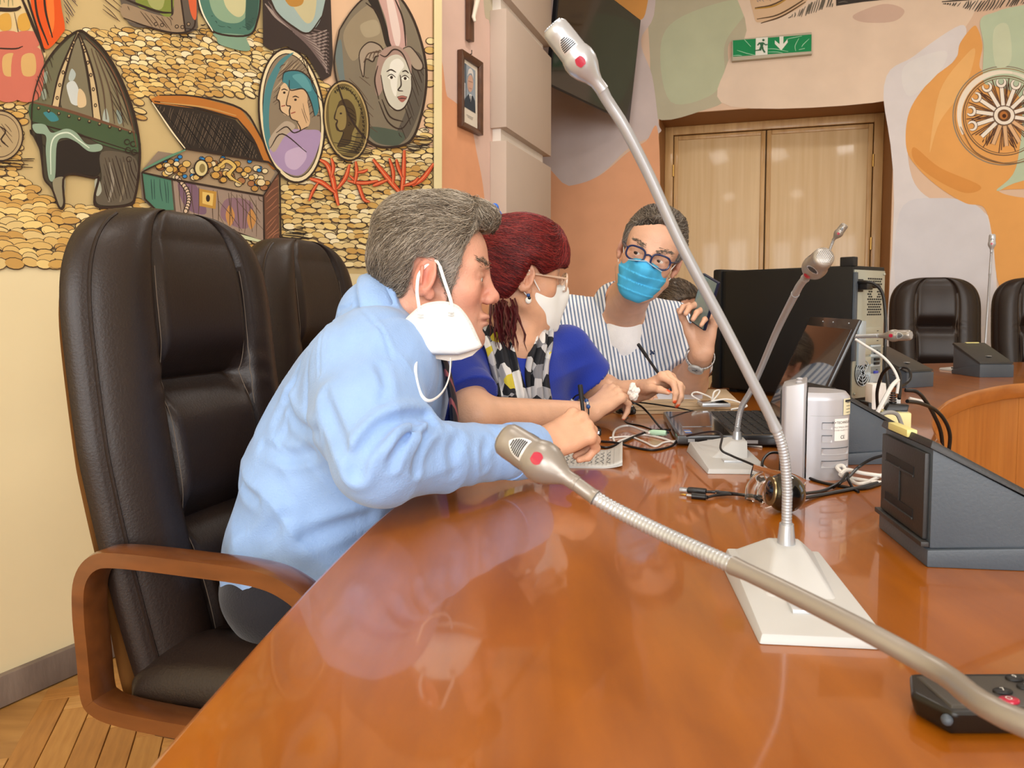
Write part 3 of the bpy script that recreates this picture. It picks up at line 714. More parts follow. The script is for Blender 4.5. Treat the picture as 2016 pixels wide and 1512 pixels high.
# ---- border strip and the painted fields beside the mural
p = LW(7)
p.fill('ecdfae', [(851, -420), (866, -420), (866, 365), (864, 545), (850, 545), (850, 365)], False, var=.03)
p.done('painted_border', wall_left)
p = Paint(LP0, LN, .0012)
p.fill('d2b3a4', [(866, -300), (972, -300), (972, 1000), (864, 1000)], False, var=.05)
p.fill('d89a72', [(866, 178), (880, 190), (900, 205), (918, 225), (930, 258), (938, 300), (948, 350), (954, 400), (962, 520), (962, 1000), (864, 1000)], True, var=.06)
p.fill('b7ac93', [(946, -200), (972, -200), (972, 60), (962, 40), (952, 10)], True)
p.done('painted_fields', wall_left)

# ---- far wall: soft colour fields
def FW(k=0): return Paint(FP0, FN, .001 + k * .001, .0003)
p = FW()
p.fill('b9b39a', [(1285, -200), (1480, -200), (1490, 40), (1510, 60), (1490, 78), (1436, 84), (1438, 160), (1428, 195), (1395, 214), (1290, 232), (1280, 120)])
p.fill('bac0a2', [(1300, 100), (1330, 40), (1440, 0), (1470, 20), (1428, 84), (1425, 150), (1395, 190), (1320, 200)])
p.fill('cdbfbc', [(1050, -200), (1270, -200), (1290, 10), (1262, 80), (1284, 150), (1296, 240), (1298, 262), (1240, 290), (1180, 345), (1120, 366), (1040, 366)])
p.fill('d79a52', [(1200, -200), (1296, -200), (1276, 0), (1256, 40), (1210, 10)])
p.fill('e6aa82', [(1040, 368), (1120, 366), (1180, 346), (1236, 300), (1272, 278), (1296, 262), (1300, 520), (1298, 1050), (1040, 1050)])
p.done('painted_fields', wall_far)
p = FW(1)
p.fill('e2cdb8', [(1470, -100), (1960, -100), (1920, 20), (1890, 70), (1880, 110), (1800, 130), (1760, 196), (1440, 210), (1430, 130), (1470, 60)])
p.fill('cfb3a2', [(1680, 30), (1740, 8), (1780, 20), (1760, 42), (1700, 44)])
p.fill('dcd8da', [(1740, 170), (1800, 110), (1890, 50), (1900, 80), (1870, 130), (1800, 220), (1786, 280), (1800, 360), (1850, 400), (1940, 420), (1960, 520), (1960, 1050), (1742, 1050), (1760, 400)])
p.fill('d4d3d9', [(1770, 420), (1850, 390), (1930, 410), (1950, 480), (1940, 640), (1780, 620)]); p.fill('e0dede', [(1780, 130), (1860, 100), (1850, 140), (1790, 190)])
p.done('painted_fields', wall_far)
p = FW(2)
p.fill('e3a65f', [(1916, 52), (1926, 60), (1934, 90), (1934, 140), (2020, 130), (2200, 60), (2200, 420), (2040, 372), (2016, 372), (1966, 376), (2020, 390), (2200, 400), (2200, 700), (2010, 640), (1966, 560), (1954, 470), (1938, 410), (1900, 400), (1850, 370), (1806, 330), (1784, 290), (1790, 220), (1830, 160), (1880, 118), (1890, 85)])
p.fill('eab774', [(1850, 180), (1900, 110), (1920, 100), (1900, 170), (1850, 240), (1830, 300)]); p.fill('d8954c', [(1800, 290), (1850, 330), (1930, 366), (1900, 380), (1840, 352), (1800, 318)])
p.fill('b9cbb0', [(1930, 40), (1960, 24), (2016, 10), (2300, -40), (2300, 350), (2040, 352), (1962, 376), (2000, 330), (2010, 200), (1960, 170), (1936, 160), (1936, 90)]); p.fill('c9d4b8', [(1956, 60), (1984, 50), (1990, 120), (1960, 130)])
p.done('painted_fields', wall_far)
# wheel drawn with spanner spokes
p = FW(3)
for rx, ry, w_, c in ((100, 97, 2.5, '8f8574'), (96, 93, 2.0, '9c7a52'), (80, 78, 2.6, '7d6248'), (76, 74, 1.6, '7d6248')): p.ring(c, 1976, 228, rx, ry, w_, 0, 60)
p.ring('efe6d6', 1976, 228, 88, 86, 11, 0, 40, 2.7, 4.9); p.ring('e3e0cf', 1976, 228, 88, 86, 10, 0, 30, 4.9, 6.6)
for k in range(14):
    t = math.radians(k * 25.7 + 8)
    c_, s_ = math.cos(t), math.sin(t)
    for dd, r0 in ((.09, 40), (.16, 46), (.22, 52)): p.line('6b4a36', 2.4, [(1976 + 24 * math.cos(t + dd), 228 + 24 * math.sin(t + dd)), (1976 + (r0 + 22) * math.cos(t + dd), 228 + (r0 + 22) * math.sin(t + dd))])
    if k % 2 == 0: p.hatch('55382a', 2.2, [(1976 + 26 * math.cos(t + .1), 228 + 26 * math.sin(t + .1)), (1976 + 68 * math.cos(t + .1), 228 + 68 * math.sin(t + .1)), (1976 + 68 * math.cos(t + .34), 228 + 68 * math.sin(t + .34)), (1976 + 26 * math.cos(t + .34), 228 + 26 * math.sin(t + .34))], t, 4)
    cc = 'f2ebdf' if not 0.3 < t < 2.2 else 'e0b68a'
    p.line('6b5344', 9.5, [(1976 + 20 * c_, 228 + 20 * s_), (1976 + 60 * c_, 228 + 60 * s_)], False, False); p.line(cc, 7, [(1976 + 20 * c_, 228 + 20 * s_), (1976 + 60 * c_, 228 + 60 * s_)], False, False)
    if not 0.3 < t < 2.4: p.ring('6b5344', 1976 + 66 * c_, 228 + 66 * s_, 8, 8, 7.5, t, 14, .8, 5.5); p.up(); p.ring(cc, 1976 + 66 * c_, 228 + 66 * s_, 8, 8, 5, t, 14, .8, 5.5)
p.up(4); p.ell('6b5344', 1976, 228, 22, 20); p.ell('f0e8da', 1976, 228, 20, 18); p.ell('6b4a30', 1976, 228, 13, 12); p.ell('b9773c', 1975, 228, 8, 8); p.ell('4a2a18', 1976, 229, 4, 4)
p.line('8a6a4a', 2.2, [(1890, 250), (1920, 300), (1976, 322), (2030, 316)])
p.done('painted_wheel', wall_far)
p = FW(3)
p.fill('d6b795', [(1478, -60), (1600, -60), (1590, 0), (1550, 28), (1500, 44), (1484, 30)])
for a in ([(1486, 16), (1520, 10), (1560, -10)], [(1490, 38), (1530, 30), (1570, 8), (1600, -14)], [(1498, 46), (1540, 32), (1586, 4)]): p.line('5d4630', 3, a)
p.line('b58c3c', 3, [(1486, 18), (1524, 12), (1556, -6)]); p.hatch('6a6358', 2.6, [(1550, 36), (1586, 10), (1644, -20), (1640, 14), (1580, 34)], -1.25, 3.5); p.hatch('9a8d86', 2, [(1490, 4), (1530, 2), (1540, -14), (1490, -14)], .7, 4)
p.fill('3b3632', [(1646, 12), (1700, 4), (1780, -4), (1780, -60), (1646, -60)], False); p.hatch('80786e', 1.6, [(1650, 6), (1770, -8), (1770, -40), (1650, -30)], -.1, 4)
p.hatch('4d4740', 2.4, [(1855, 8), (2016, -10), (2120, -30), (2110, 0), (2010, 10), (1930, 26), (1880, 14)], -1.0, 4.5); p.line('4d4740', 3, [(1854, 4), (1900, 0), (2020, -10)])
p.done('painted_drawing', wall_far)
# ------------------------------------------------------------------ horseshoe table
TZ = 0.75
M_TABLE = wood('lacquered_cherry_wood', 'a45c0a', '8e4c07', rough=0.30, scale=(5.0, 0.9, 1), coat=0.62, vscale=5.0, coatr=0.045, bump=0.02)
M_TEDGE = wood('lacquered_cherry_edge', 'b06a2c', '9a5620', rough=0.3, scale=(2, 2, 6), coat=0.6, vscale=5)
M_TPANEL = wood('orange_cherry_panel', 'bf7a36', 'a9652a', rough=0.4, scale=(7, 7, 0.5), coat=0.3, vscale=4)
outer = [(-.25, -1.0), (-.248, -.3), (-.242, .2), (-.238, .49), (-.212, .865), (-.172, 1.154), (-.09, 1.5), (.03, 1.85), (.2, 2.15), (.42, 2.42), (.78, 2.83), (1.2, 3.28), (1.6, 3.64), (2.06, 3.88), (2.7, 4.0), (3.4, 4.02), (4.2, 3.98)]
inner = [(.60, -1.0), (.60, -.3), (.61, .2), (.62, .5), (.67, .85), (.75, 1.15), (.84, 1.4), (.94, 1.65), (1.06, 1.9), (1.14, 2.04), (1.26, 2.22), (1.42, 2.43), (1.66, 2.68), (1.99, 2.92), (2.6, 3.10), (3.3, 3.14), (4.2, 3.08)]
oc = catmull([Vector((x, y, 0)) for x, y in outer], 8)
ic = catmull([Vector((x, y, 0)) for x, y in inner], 8)
table = thing('conference_table', 'large curved horseshoe conference table of glossy orange-brown wood', 'table', (0.2, 0.5, 0))
TB = table.matrix_basis.copy(); TB = TR(table.location)
def offs(c, d):
    r = []
    for i in range(len(c)):
        t = (c[min(i + 1, len(c) - 1)] - c[max(i - 1, 0)]).normalized()
        r.append(c[i] + Vector((-t.y, t.x, 0)) * d)
    return r
def strip(b, loops, mt=None):
    n = len(loops[0])
    vs_ = [p for L in loops for p in L]
    b.add(vs_, [(a * n + i, a * n + i + 1, (a + 1) * n + i + 1, (a + 1) * n + i) for a in range(len(loops) - 1) for i in range(n - 1)], mt)
def zl(c, z): return [Vector((p.x, p.y, z)) for p in c]
def wl(ob): ob.data.transform(TB.inverted()); return ob
# outer edge is on the left of the running direction: positive offset moves outwards
o_in, i_in = offs(oc, -0.006), offs(ic, 0.006)
b = MB(); mid = [[(o_in[i] * (1 - k / 6) + i_in[i] * (k / 6)) for i in range(len(oc))] for k in range(7)]
strip(b, [zl(m_, TZ) for m_ in mid]); top_ = wl(b.build('table_top', M_TABLE, table))
b = MB(); strip(b, [zl(o_in, TZ), zl(offs(oc, -.002), TZ - .002), zl(oc, TZ - .007), zl(oc, TZ - .040), zl(offs(oc, -.004), TZ - .046), zl(offs(oc, -.03), TZ - .046)]); wl(b.build('edge_band', M_TEDGE, table, smooth=True, angle=60))
b = MB(); strip(b, [zl(i_in, TZ), zl(offs(ic, .002), TZ - .002), zl(ic, TZ - .007), zl(ic, TZ - .050), zl(offs(ic, .004), TZ - .056), zl(offs(ic, .03), TZ - .056)]); wl(b.build('edge_band', M_TEDGE, table, smooth=True, angle=60))
b = MB(); strip(b, [zl(offs(oc, -.03), TZ - .046), zl(offs(ic, .03), TZ - .046)]); wl(b.build('underside', M_TPANEL, table))
pin, pin2 = offs(ic, .035), offs(ic, .055)
for a in range(8, len(ic) - 1, 8):
    e_ = min(a + 8, len(ic) - 1)
    if a > 120: break
    def cut(c, i0, i1):
        L = [c[i] for i in range(i0, i1 + 1)]
        L[0] = L[0].lerp(L[1], .02); L[-1] = L[-1].lerp(L[-2], .02)
        return L
    A, B_ = cut(pin, a, e_), cut(pin2, a, e_)
    b = MB(); n = len(A)
    lo = [Vector((p.x, p.y, .05)) for p in A + B_[::-1]]; hi = [Vector((p.x, p.y, TZ - .05)) for p in A + B_[::-1]]
    b.hexa(lo, hi); wl(b.build('front_panel', M_TPANEL, table))
for i in (20, 48, 76, 100, 120):                        # supports under the table
    p_, q_ = oc[i].lerp(ic[i], .25), oc[i].lerp(ic[i], .92)
    t = (q_ - p_).normalized(); n_ = Vector((-t.y, t.x, 0)) * .02
    b = MB(); b.hexa([p_ - n_, q_ - n_, q_ + n_, p_ + n_], [v + Vector((0, 0, TZ - .047)) for v in (p_ - n_, q_ - n_, q_ + n_, p_ + n_)]); wl(b.build('support', M_TPANEL, table))

# ------------------------------------------------------------------ leather armchairs
M_LEATHER = mat('dark_brown_leather', '20140e', rough=0.44, var=0.10, vscale=5, bump=0.14, bscale=260, coat=0.05, coatr=0.25)
M_STITCH = mat('pale_stitching', '6d5f52', rough=0.8, var=0.1)
M_ARM = wood('bent_beech_arm', '74431e', '5c3316', rough=0.3, scale=(2, 8, 8), coat=0.5, vscale=4)
M_SHELL = wood('walnut_back_shell', 'a06c38', '7e5028', rough=0.35, scale=(1, 8, 1), coat=0.4, vscale=4)
M_BLACKPL = mat('black_plastic', '17171a', rough=0.4, var=0.05)
def clip(x, a=0.0, b=1.0): return max(a, min(b, x))
def bk_hw(t): return (.215 + .040 * clip(t / .5) ** .7) * max(0.0, 1 - clip((t - .70) / .30) ** 3.2) ** (1 / 3.2)
def bk_x(t): return -.195 - .115 * t - .018 * math.sin(math.pi * t)
def bk_z(t): return .42 + .80 * t
def bk_F(s, t):
    a = abs(s)
    edge = max(0.0, 1 - a ** 5) ** .55
    tf = max(0.0, 1 - clip((t - .72) / .28) ** 4) ** .5
    f = .050 + .022 * math.exp(-((a - .66) / .22) ** 2)
    if a < .5:
        w_ = clip((.46 - a) / .08)
        for c0, w0, dp in ((.33, .045, .030), (.63, .05, .036)):
            d = t - c0
            f -= dp * w_ * math.exp(-(d / w0) ** 2) * (1.25 if d < 0 else .9)
        f += .010 * w_ * abs(math.sin((t - .33) * math.pi / .30)) ** .6
    f -= .012 * math.exp(-((a - (.44 + .05 * abs(t - .5))) / .028) ** 2)
    f -= .006 * math.exp(-((a - .90) / .02) ** 2)
    f += .016 * math.exp(-((t - .12) / .12) ** 2) * clip(1 - a)
    # gathered wrinkles beside the tufted creases
    f += .0022 * math.sin(t * 120 + a * 9) * math.exp(-((a - .52) / .10) ** 2) * math.exp(-((t - .63) / .06) ** 2)
    return f * edge * (.25 + .75 * tf)
def make_chair(name, label, group=None):
    t_ = thing(name, label, 'chair', (0, 0, 0), 0, group)
    NT = 84
    ts = [1 - (1 - k / (NT - 1)) ** 1.35 for k in range(NT)]
    NS = 64
    def bp(u, v):
        t = ts[min(NT - 1, int(round(v * (NT - 1))))]
        if t > .9985: t = .9985
        hw = bk_hw(t)
        k = u * 84
        if k < NS: s = -1 + 2 * k / NS; return Vector((bk_x(t) + bk_F(s, t), s * hw, bk_z(t)))
        s = 1 - 2 * (k - NS) / 20.0
        return Vector((bk_x(t) - .035 * max(0, 1 - abs(s) ** 8) ** .5, s * hw, bk_z(t)))
    b = MB(); b.grid(84, NT, bp, wrapu=True)
    n0 = len(b.v) - 84
    b.f.append(tuple(range(n0, n0 + 84))); b.mi.append(0); b.f.append(tuple(range(83, -1, -1))); b.mi.append(0)
    br = b.build('backrest', M_LEATHER, t_, smooth=True, angle=80)
    for sg in (-1, 1):
        b = MB(); path = []
        for k in range(70):
            t = .02 + .955 * k / 69
            s = sg * (.90 - .0 * t)
            path.append(Vector((bk_x(t) + bk_F(s, t) + .001, s * bk_hw(t), bk_z(t))))
        b.tube(path, .0032, 6); b.build('piping', M_LEATHER, br, smooth=True)
        for dd in (-.012, .012):
            b = MB(); path = []
            for k in range(60):
                t = .03 + .84 * k / 59
                s = sg * (.44 + .05 * abs(t - .5) + dd * 1.6)
                path.append(Vector((bk_x(t) + bk_F(s, t) + .0006, s * bk_hw(t), bk_z(t))))
            b.tube(path, .0009, 4); b.build('seam', M_STITCH, br, smooth=True)
    # curved wooden shell behind the backrest
    b = MB()
    def sp(u, v):
        t = .90 * v; hw = bk_hw(t) * (1.0 - .07 * clip((t - .08) / .2))
        k = u * 40
        if k < 20: s = -1 + 2 * k / 19.999; return Vector((bk_x(t) - .022, s * hw, bk_z(t) - .03))
        s = 1 - 2 * (k - 20) / 19.999
        return Vector((bk_x(t) - .040, s * hw, bk_z(t) - .03))
    b.grid(40, 40, sp, wrapu=True); n0 = len(b.v) - 40
    b.f.append(tuple(range(n0, n0 + 40))); b.mi.append(0); b.f.append(tuple(range(39, -1, -1))); b.mi.append(0)
    b.build('back_shell', M_SHELL, t_, smooth=True, angle=50)
    # seat cushion
    b = MB()
    def se(u, v):
        y = -1 + 2 * v
        a = 2 * math.pi * u
        cx, sx = math.cos(a), math.sin(a)
        x = .255 * math.copysign(abs(cx) ** .35, cx); z = .062 * math.copysign(abs(sx) ** .5, sx)
        e = max(0, 1 - abs(y) ** 6) ** .4
        if z > 0: z *= (.35 + .65 * e); z += .016 * math.exp(-((abs(y) - .7) / .22) ** 2) * e - .007 * math.exp(-((abs(y) - .46) / .03) ** 2)
        else: z *= (.5 + .5 * e)
        return Vector((.035 + x * (.92 + .08 * e) , y * .235, .455 + z + .018 * x / .255))
    b.grid(56, 45, se, wrapu=True)
    b.f.append(tuple(range(55, -1, -1))); b.mi.append(0); n0 = len(b.v) - 56; b.f.append(tuple(range(n0, n0 + 56))); b.mi.append(0)
    st = b.build('seat', M_LEATHER, t_, smooth=True, angle=80)
    for sg in (-1, 1):
        b = MB(); path = [se(.25 + .22 * math.cos(math.pi * k / 30), (sg * .46 + 1) / 2) + Vector((0, 0, .001)) for k in range(31)]
        b.tube(path, .0009, 4); b.build('seam', M_STITCH, st, smooth=True)
    # bent wooden arm loops
    for sg in (-1, 1):
        loop = [(-.235, .46), (-.24, .52), (-.245, .59), (-.24, .638), (-.215, .668), (-.17, .677), (-.05, .678), (.06, .676), (.115, .662), (.155, .632), (.19, .582), (.20, .53), (.19, .48), (.165, .450), (.12, .441), (0, .438), (-.12, .436), (-.19, .438), (-.222, .445)]
        pts = catmull([Vector((x, 0, z)) for x, z in loop], 5, True)
        b = MB(); n = len(pts); vs_ = []
        prof = [(-1, -.62), (-.8, -1), (.8, -1), (1, -.62), (1, .62), (.8, 1), (-.8, 1), (-1, .62)]
        cen = Vector((-.02, 0, .567))
        for i in range(n):
            tg = (pts[(i + 1) % n] - pts[i - 1]).normalized(); nm = Vector((tg.z, 0, -tg.x))
            for a, c in prof: vs_.append(pts[i] + nm * (a * .0140) + Vector((0, c * .0225 + sg * .265, 0)))
        m8 = len(prof)
        b.add(vs_, [(i * m8 + k, i * m8 + (k + 1) % m8, ((i + 1) % n) * m8 + (k + 1) % m8, ((i + 1) % n) * m8 + k) for i in range(n) for k in range(m8)])
        b.build('armrest', M_ARM, t_, smooth=True, angle=50)
        b = MB(); b.box((.02, sg * .245, .425), (.30, .05, .03)); b.build('arm_bracket', M_BLACKPL, t_, bevel=.004)
    b = MB(); b.lathe([(.075, .372), (.075, .392), (.028, .394), (.028, .12), (.045, .118), (.05, .07)], None, 20); b.build('column', M_BLACKPL, t_, smooth=True, angle=40)
    for k in range(5):
        M = RZ(math.radians(72 * k + 20))
        b = MB(); b.tube([M @ Vector((.03, 0, .095)), M @ Vector((.16, 0, .085)), M @ Vector((.28, 0, .065))], [.026, .022, .016], 8, flat=.7)
        lg = b.build('leg', M_ARM, t_, smooth=True)
        b = MB(); b.tube([M @ Vector((.28, -.02, .028)), M @ Vector((.28, .02, .028))], .028, 14); b.tube([M @ Vector((.28, 0, .05)), M @ Vector((.28, 0, .068))], .008, 8)
        b.build('caster', M_BLACKPL, lg, smooth=True, angle=50)
    return t_
def place(o, loc, face):
    o.location = (loc[0], loc[1], 0); o.rotation_euler = (0, 0, math.atan2(face[1], face[0]))
chairA = make_chair('armchair', 'high-backed dark brown leather armchair holding the man in the light blue shirt')
place(chairA, (-.330, 1.315), (.955, -.297))
def chair_copy(label, loc, face, group=None):
    c = copy_tree(chairA); c['label'] = label
    if group: c['group'] = group
    place(c, loc, face); return c
chair_copy('high-backed dark brown leather armchair behind the red-haired woman', (-.265, 1.93), (.966, -.259))
chair_copy('empty dark brown leather armchair beyond the computer tower, next to the oak double door', (2.52, 4.42), (-.28, -.96))
chair_copy('empty dark brown leather armchair below the painted wheel, beyond the thin upright microphone', (3.14, 4.40), (-.30, -.95))
chair_copy('dark leather armchair pushed in behind the black computer tower, mostly hidden', (1.36, 3.70), (.35, -.94))
# ------------------------------------------------------------------ smooth solid modelling for people and soft things
f32 = np.float32
class Xf:
    def __init__(s, o=(0, 0, 0), R=None, sc=1.0):
        s.o = np.array(o, f32); s.R = np.array(R if R is not None else np.eye(3), f32); s.sc = f32(sc)
    def inv(s, p): return ((p - s.o) @ s.R) / s.sc
    def fwd(s, p): return s.o + (np.asarray(p, f32) * s.sc) @ s.R.T
    def dirv(s, p): return np.asarray(p, f32) @ s.R.T
WORLD = Xf()
def d_cap(p, a, b, ra, rb):
    ba = b - a; L2 = max(float(ba @ ba), 1e-12)
    h = np.clip(((p - a) @ ba) / L2, 0, 1)
    q = p - a - h[:, None] * ba
    return np.sqrt(np.einsum('ij,ij->i', q, q)) - (ra + (rb - ra) * h)
def d_ell(p, c, r, R):
    q = p - c
    if R is not None: q = q @ R
    q1 = q / r; q2 = q1 / r
    k0 = np.sqrt(np.einsum('ij,ij->i', q1, q1)); k1 = np.sqrt(np.einsum('ij,ij->i', q2, q2))
    return k0 * (k0 - 1) / np.maximum(k1, 1e-6)
class Shape:
    def __init__(s): s.ops, s.xf, s.disp = [], WORLD, None
    def at(s, xf): s.xf = xf; return s
    def cap(s, a, b, ra, rb=None, k=.02, mode='u', flat=False):
        s.ops.append((mode, k, s.xf, 'c', (np.array(a, f32), np.array(b, f32), f32(ra), f32(ra if rb is None else rb), flat))); return s
    def chain(s, pts, rs, k=.02, mode='u'):
        for i in range(len(pts) - 1): s.cap(pts[i], pts[i + 1], rs[i], rs[i + 1], k if i == 0 else min(k, rs[i] * .6), mode)
        return s
    def ell(s, c, r, k=.02, mode='u', R=None):
        r = (r, r, r) if not isinstance(r, (tuple, list)) else r
        s.ops.append((mode, k, s.xf, 'e', (np.array(c, f32), np.array(r, f32), None if R is None else np.array(R, f32)))); return s
    def plane(s, o, n, k=.004):          # keep the side the normal points away from
        n = np.array(n, f32); n /= np.linalg.norm(n)
        s.ops.append(('i', k, s.xf, 'p', (np.array(o, f32), n))); return s
    def func(s, fn, mode='u', k=.01): s.ops.append((mode, k, s.xf, 'f', (fn,))); return s
    def __call__(s, p):
        p = np.asarray(p, f32); out = None; cache = {}
        for mode, k, xf, kind, a in s.ops:
            key = id(xf)
            if key not in cache: cache[key] = p if xf is WORLD else xf.inv(p)
            q = cache[key]
            if kind == 'c':
                d = d_cap(q, a[0], a[1], a[2], a[3])
                if a[4]:
                    n = a[1] - a[0]; n = n / np.linalg.norm(n)
                    d = np.maximum(d, (q - a[1]) @ n)
            elif kind == 'e': d = d_ell(q, a[0], a[1], a[2])
            elif kind == 'p': d = (q - a[0]) @ a[1]
            else: d = a[0](q)
            d = d * xf.sc
            if out is None: out = d; continue
            if mode == 'u':
                h = np.maximum(k - np.abs(out - d), 0) / k
                out = np.minimum(out, d) - h * h * k * .25
            elif mode == 's':
                d = -d; h = np.maximum(k - np.abs(out - d), 0) / k
                out = np.maximum(out, d) + h * h * k * .25
            elif mode == 'i':
                h = np.maximum(k - np.abs(out - d), 0) / k
                out = np.maximum(out, d) + h * h * k * .25
        if s.disp is not None: out = out + s.disp(p)
        return out
def surface(shape, lo, hi, h, iters=2):
    lo = np.array(lo, f32); n = np.ceil((np.array(hi) - lo) / (4 * h)).astype(int) * 4 + 1
    cn = (n - 1) // 4 + 1
    g = np.stack(np.meshgrid(*[np.arange(c) for c in cn], indexing='ij'), -1).reshape(-1, 3)
    dc = shape(lo + g.astype(f32) * f32(4 * h)).reshape(cn)
    near = np.abs(dc) < 4 * h * 1.45
    act = np.zeros(n, bool); val = np.repeat(np.repeat(np.repeat(dc, 4, 0), 4, 1), 4, 2)[:n[0], :n[1], :n[2]].copy()
    ii = np.argwhere(near)
    off = np.arange(-3, 4)
    o3 = np.stack(np.meshgrid(off, off, off, indexing='ij'), -1).reshape(-1, 3)
    for o in o3:
        j = ii * 4 + o
        ok = np.all((j >= 0) & (j < n), 1); j = j[ok]
        act[j[:, 0], j[:, 1], j[:, 2]] = True
    pts = np.argwhere(act)
    vv = np.empty(len(pts), f32)
    for a in range(0, len(pts), 400000):
        vv[a:a + 400000] = shape(lo + pts[a:a + 400000].astype(f32) * f32(h))
    val[act] = vv
    S = val < 0
    c = S[:-1, :-1, :-1].astype(np.int8)
    tot = np.zeros(c.shape, np.int8)
    for dx in (0, 1):
        for dy in (0, 1):
            for dz in (0, 1): tot += S[dx:n[0] - 1 + dx, dy:n[1] - 1 + dy, dz:n[2] - 1 + dz]
    cells = np.argwhere((tot > 0) & (tot < 8))
    idx = -np.ones(tot.shape, np.int64); idx[cells[:, 0], cells[:, 1], cells[:, 2]] = np.arange(len(cells))
    acc = np.zeros((len(cells), 3), np.float64); cntv = np.zeros(len(cells))
    cor = [(x, y, z) for x in (0, 1) for y in (0, 1) for z in (0, 1)]
    cv = {q: val[cells[:, 0] + q[0], cells[:, 1] + q[1], cells[:, 2] + q[2]] for q in cor}
    for q in cor:
        for ax in range(3):
            if q[ax]: continue
            r = list(q); r[ax] = 1; r = tuple(r)
            a, b = cv[q], cv[r]; m = (a < 0) != (b < 0)
            t = np.where(m, a / np.where(m, a - b, 1), 0)
            e = np.tile(np.array(q, np.float64), (len(cells), 1)); e[:, ax] += t
            acc[m] += e[m]; cntv += m
    V = lo + (cells + acc / cntv[:, None]) * h
    Q = []
    for ax in range(3):
        sl0 = [slice(None)] * 3; sl1 = [slice(None)] * 3
        sl0[ax] = slice(0, -1); sl1[ax] = slice(1, None)
        e = np.argwhere(S[tuple(sl0)] != S[tuple(sl1)])
        u, v = (ax + 1) % 3, (ax + 2) % 3
        e = e[(e[:, u] > 0) & (e[:, v] > 0) & (e[:, u] < n[u] - 1) & (e[:, v] < n[v] - 1)]
        if not len(e): continue
        def ci(du, dv):
            k = e.copy(); k[:, u] -= du; k[:, v] -= dv
            return idx[k[:, 0], k[:, 1], k[:, 2]]
        q = np.stack([ci(1, 1), ci(0, 1), ci(0, 0), ci(1, 0)], 1)
        inside = S[e[:, 0], e[:, 1], e[:, 2]]
        q[~inside] = q[~inside][:, ::-1]
        Q.append(q[(q >= 0).all(1)])
    F = np.concatenate(Q)
    V = V.astype(f32)
    for _ in range(iters): V = project(shape, V, h)
    return V, F
def grad(shape, V, e=.0012):
    k = np.array([[1, -1, -1], [-1, -1, 1], [-1, 1, -1], [1, 1, 1]], f32)
    g = np.zeros_like(V)
    for q in k: g += q * shape(V + q * f32(e))[:, None]
    return g / np.maximum(np.linalg.norm(g, axis=1, keepdims=True), 1e-9)
def project(shape, V, h):
    d = np.clip(shape(V), -h, h)
    return V - grad(shape, V) * (d * f32(.9))[:, None]
def meshobj(name, V, F, m, parent=None, col=None, smooth=True):
    me = bpy.data.meshes.new(name)
    me.vertices.add(len(V)); me.vertices.foreach_set('co', np.asarray(V, f32).ravel())
    F = np.asarray(F, np.int32); k = F.shape[1]
    me.loops.add(F.size); me.loops.foreach_set('vertex_index', F.ravel())
    me.polygons.add(len(F)); me.polygons.foreach_set('loop_start', np.arange(0, F.size, k, dtype=np.int32))
    me.polygons.foreach_set('use_smooth', np.ones(len(F), bool))
    me.update(calc_edges=True); me.validate()
    ml = m if isinstance(m, (list, tuple)) else [m]
    for x in ml: me.materials.append(x)
    if col is not None:
        at = me.color_attributes.new('Col', 'FLOAT_COLOR', 'POINT')
        c4 = np.ones((len(V), 4), f32); c4[:, :3] = col
        at.data.foreach_set('color', c4.ravel())
    o = link(bpy.data.objects.new(name, me))
    if parent: setparent(o, parent, True)
    return o
def L3(c): return np.array(lin(c)[:3], f32)
def gauss(p, c, r): d = p - np.array(c, f32); return np.exp(-np.einsum('ij,ij->i', d / np.array(r, f32), d / np.array(r, f32)))
def mixc(col, c2, w): return col * (1 - w[:, None]) + L3(c2) * w[:, None]
def snoise(p, f, seed=0):
    r = np.random.default_rng(seed); o = np.zeros(len(p), f32)
    for k in range(4):
        a = r.normal(size=3); a = a / np.linalg.norm(a) * f * r.uniform(.7, 1.5); b = r.normal(size=3) * f * .7
        o += np.sin(p @ a.astype(f32) + 1.3 * np.sin(p @ b.astype(f32) + r.uniform(0, 6)) + r.uniform(0, 6))
    return o * f32(.3)

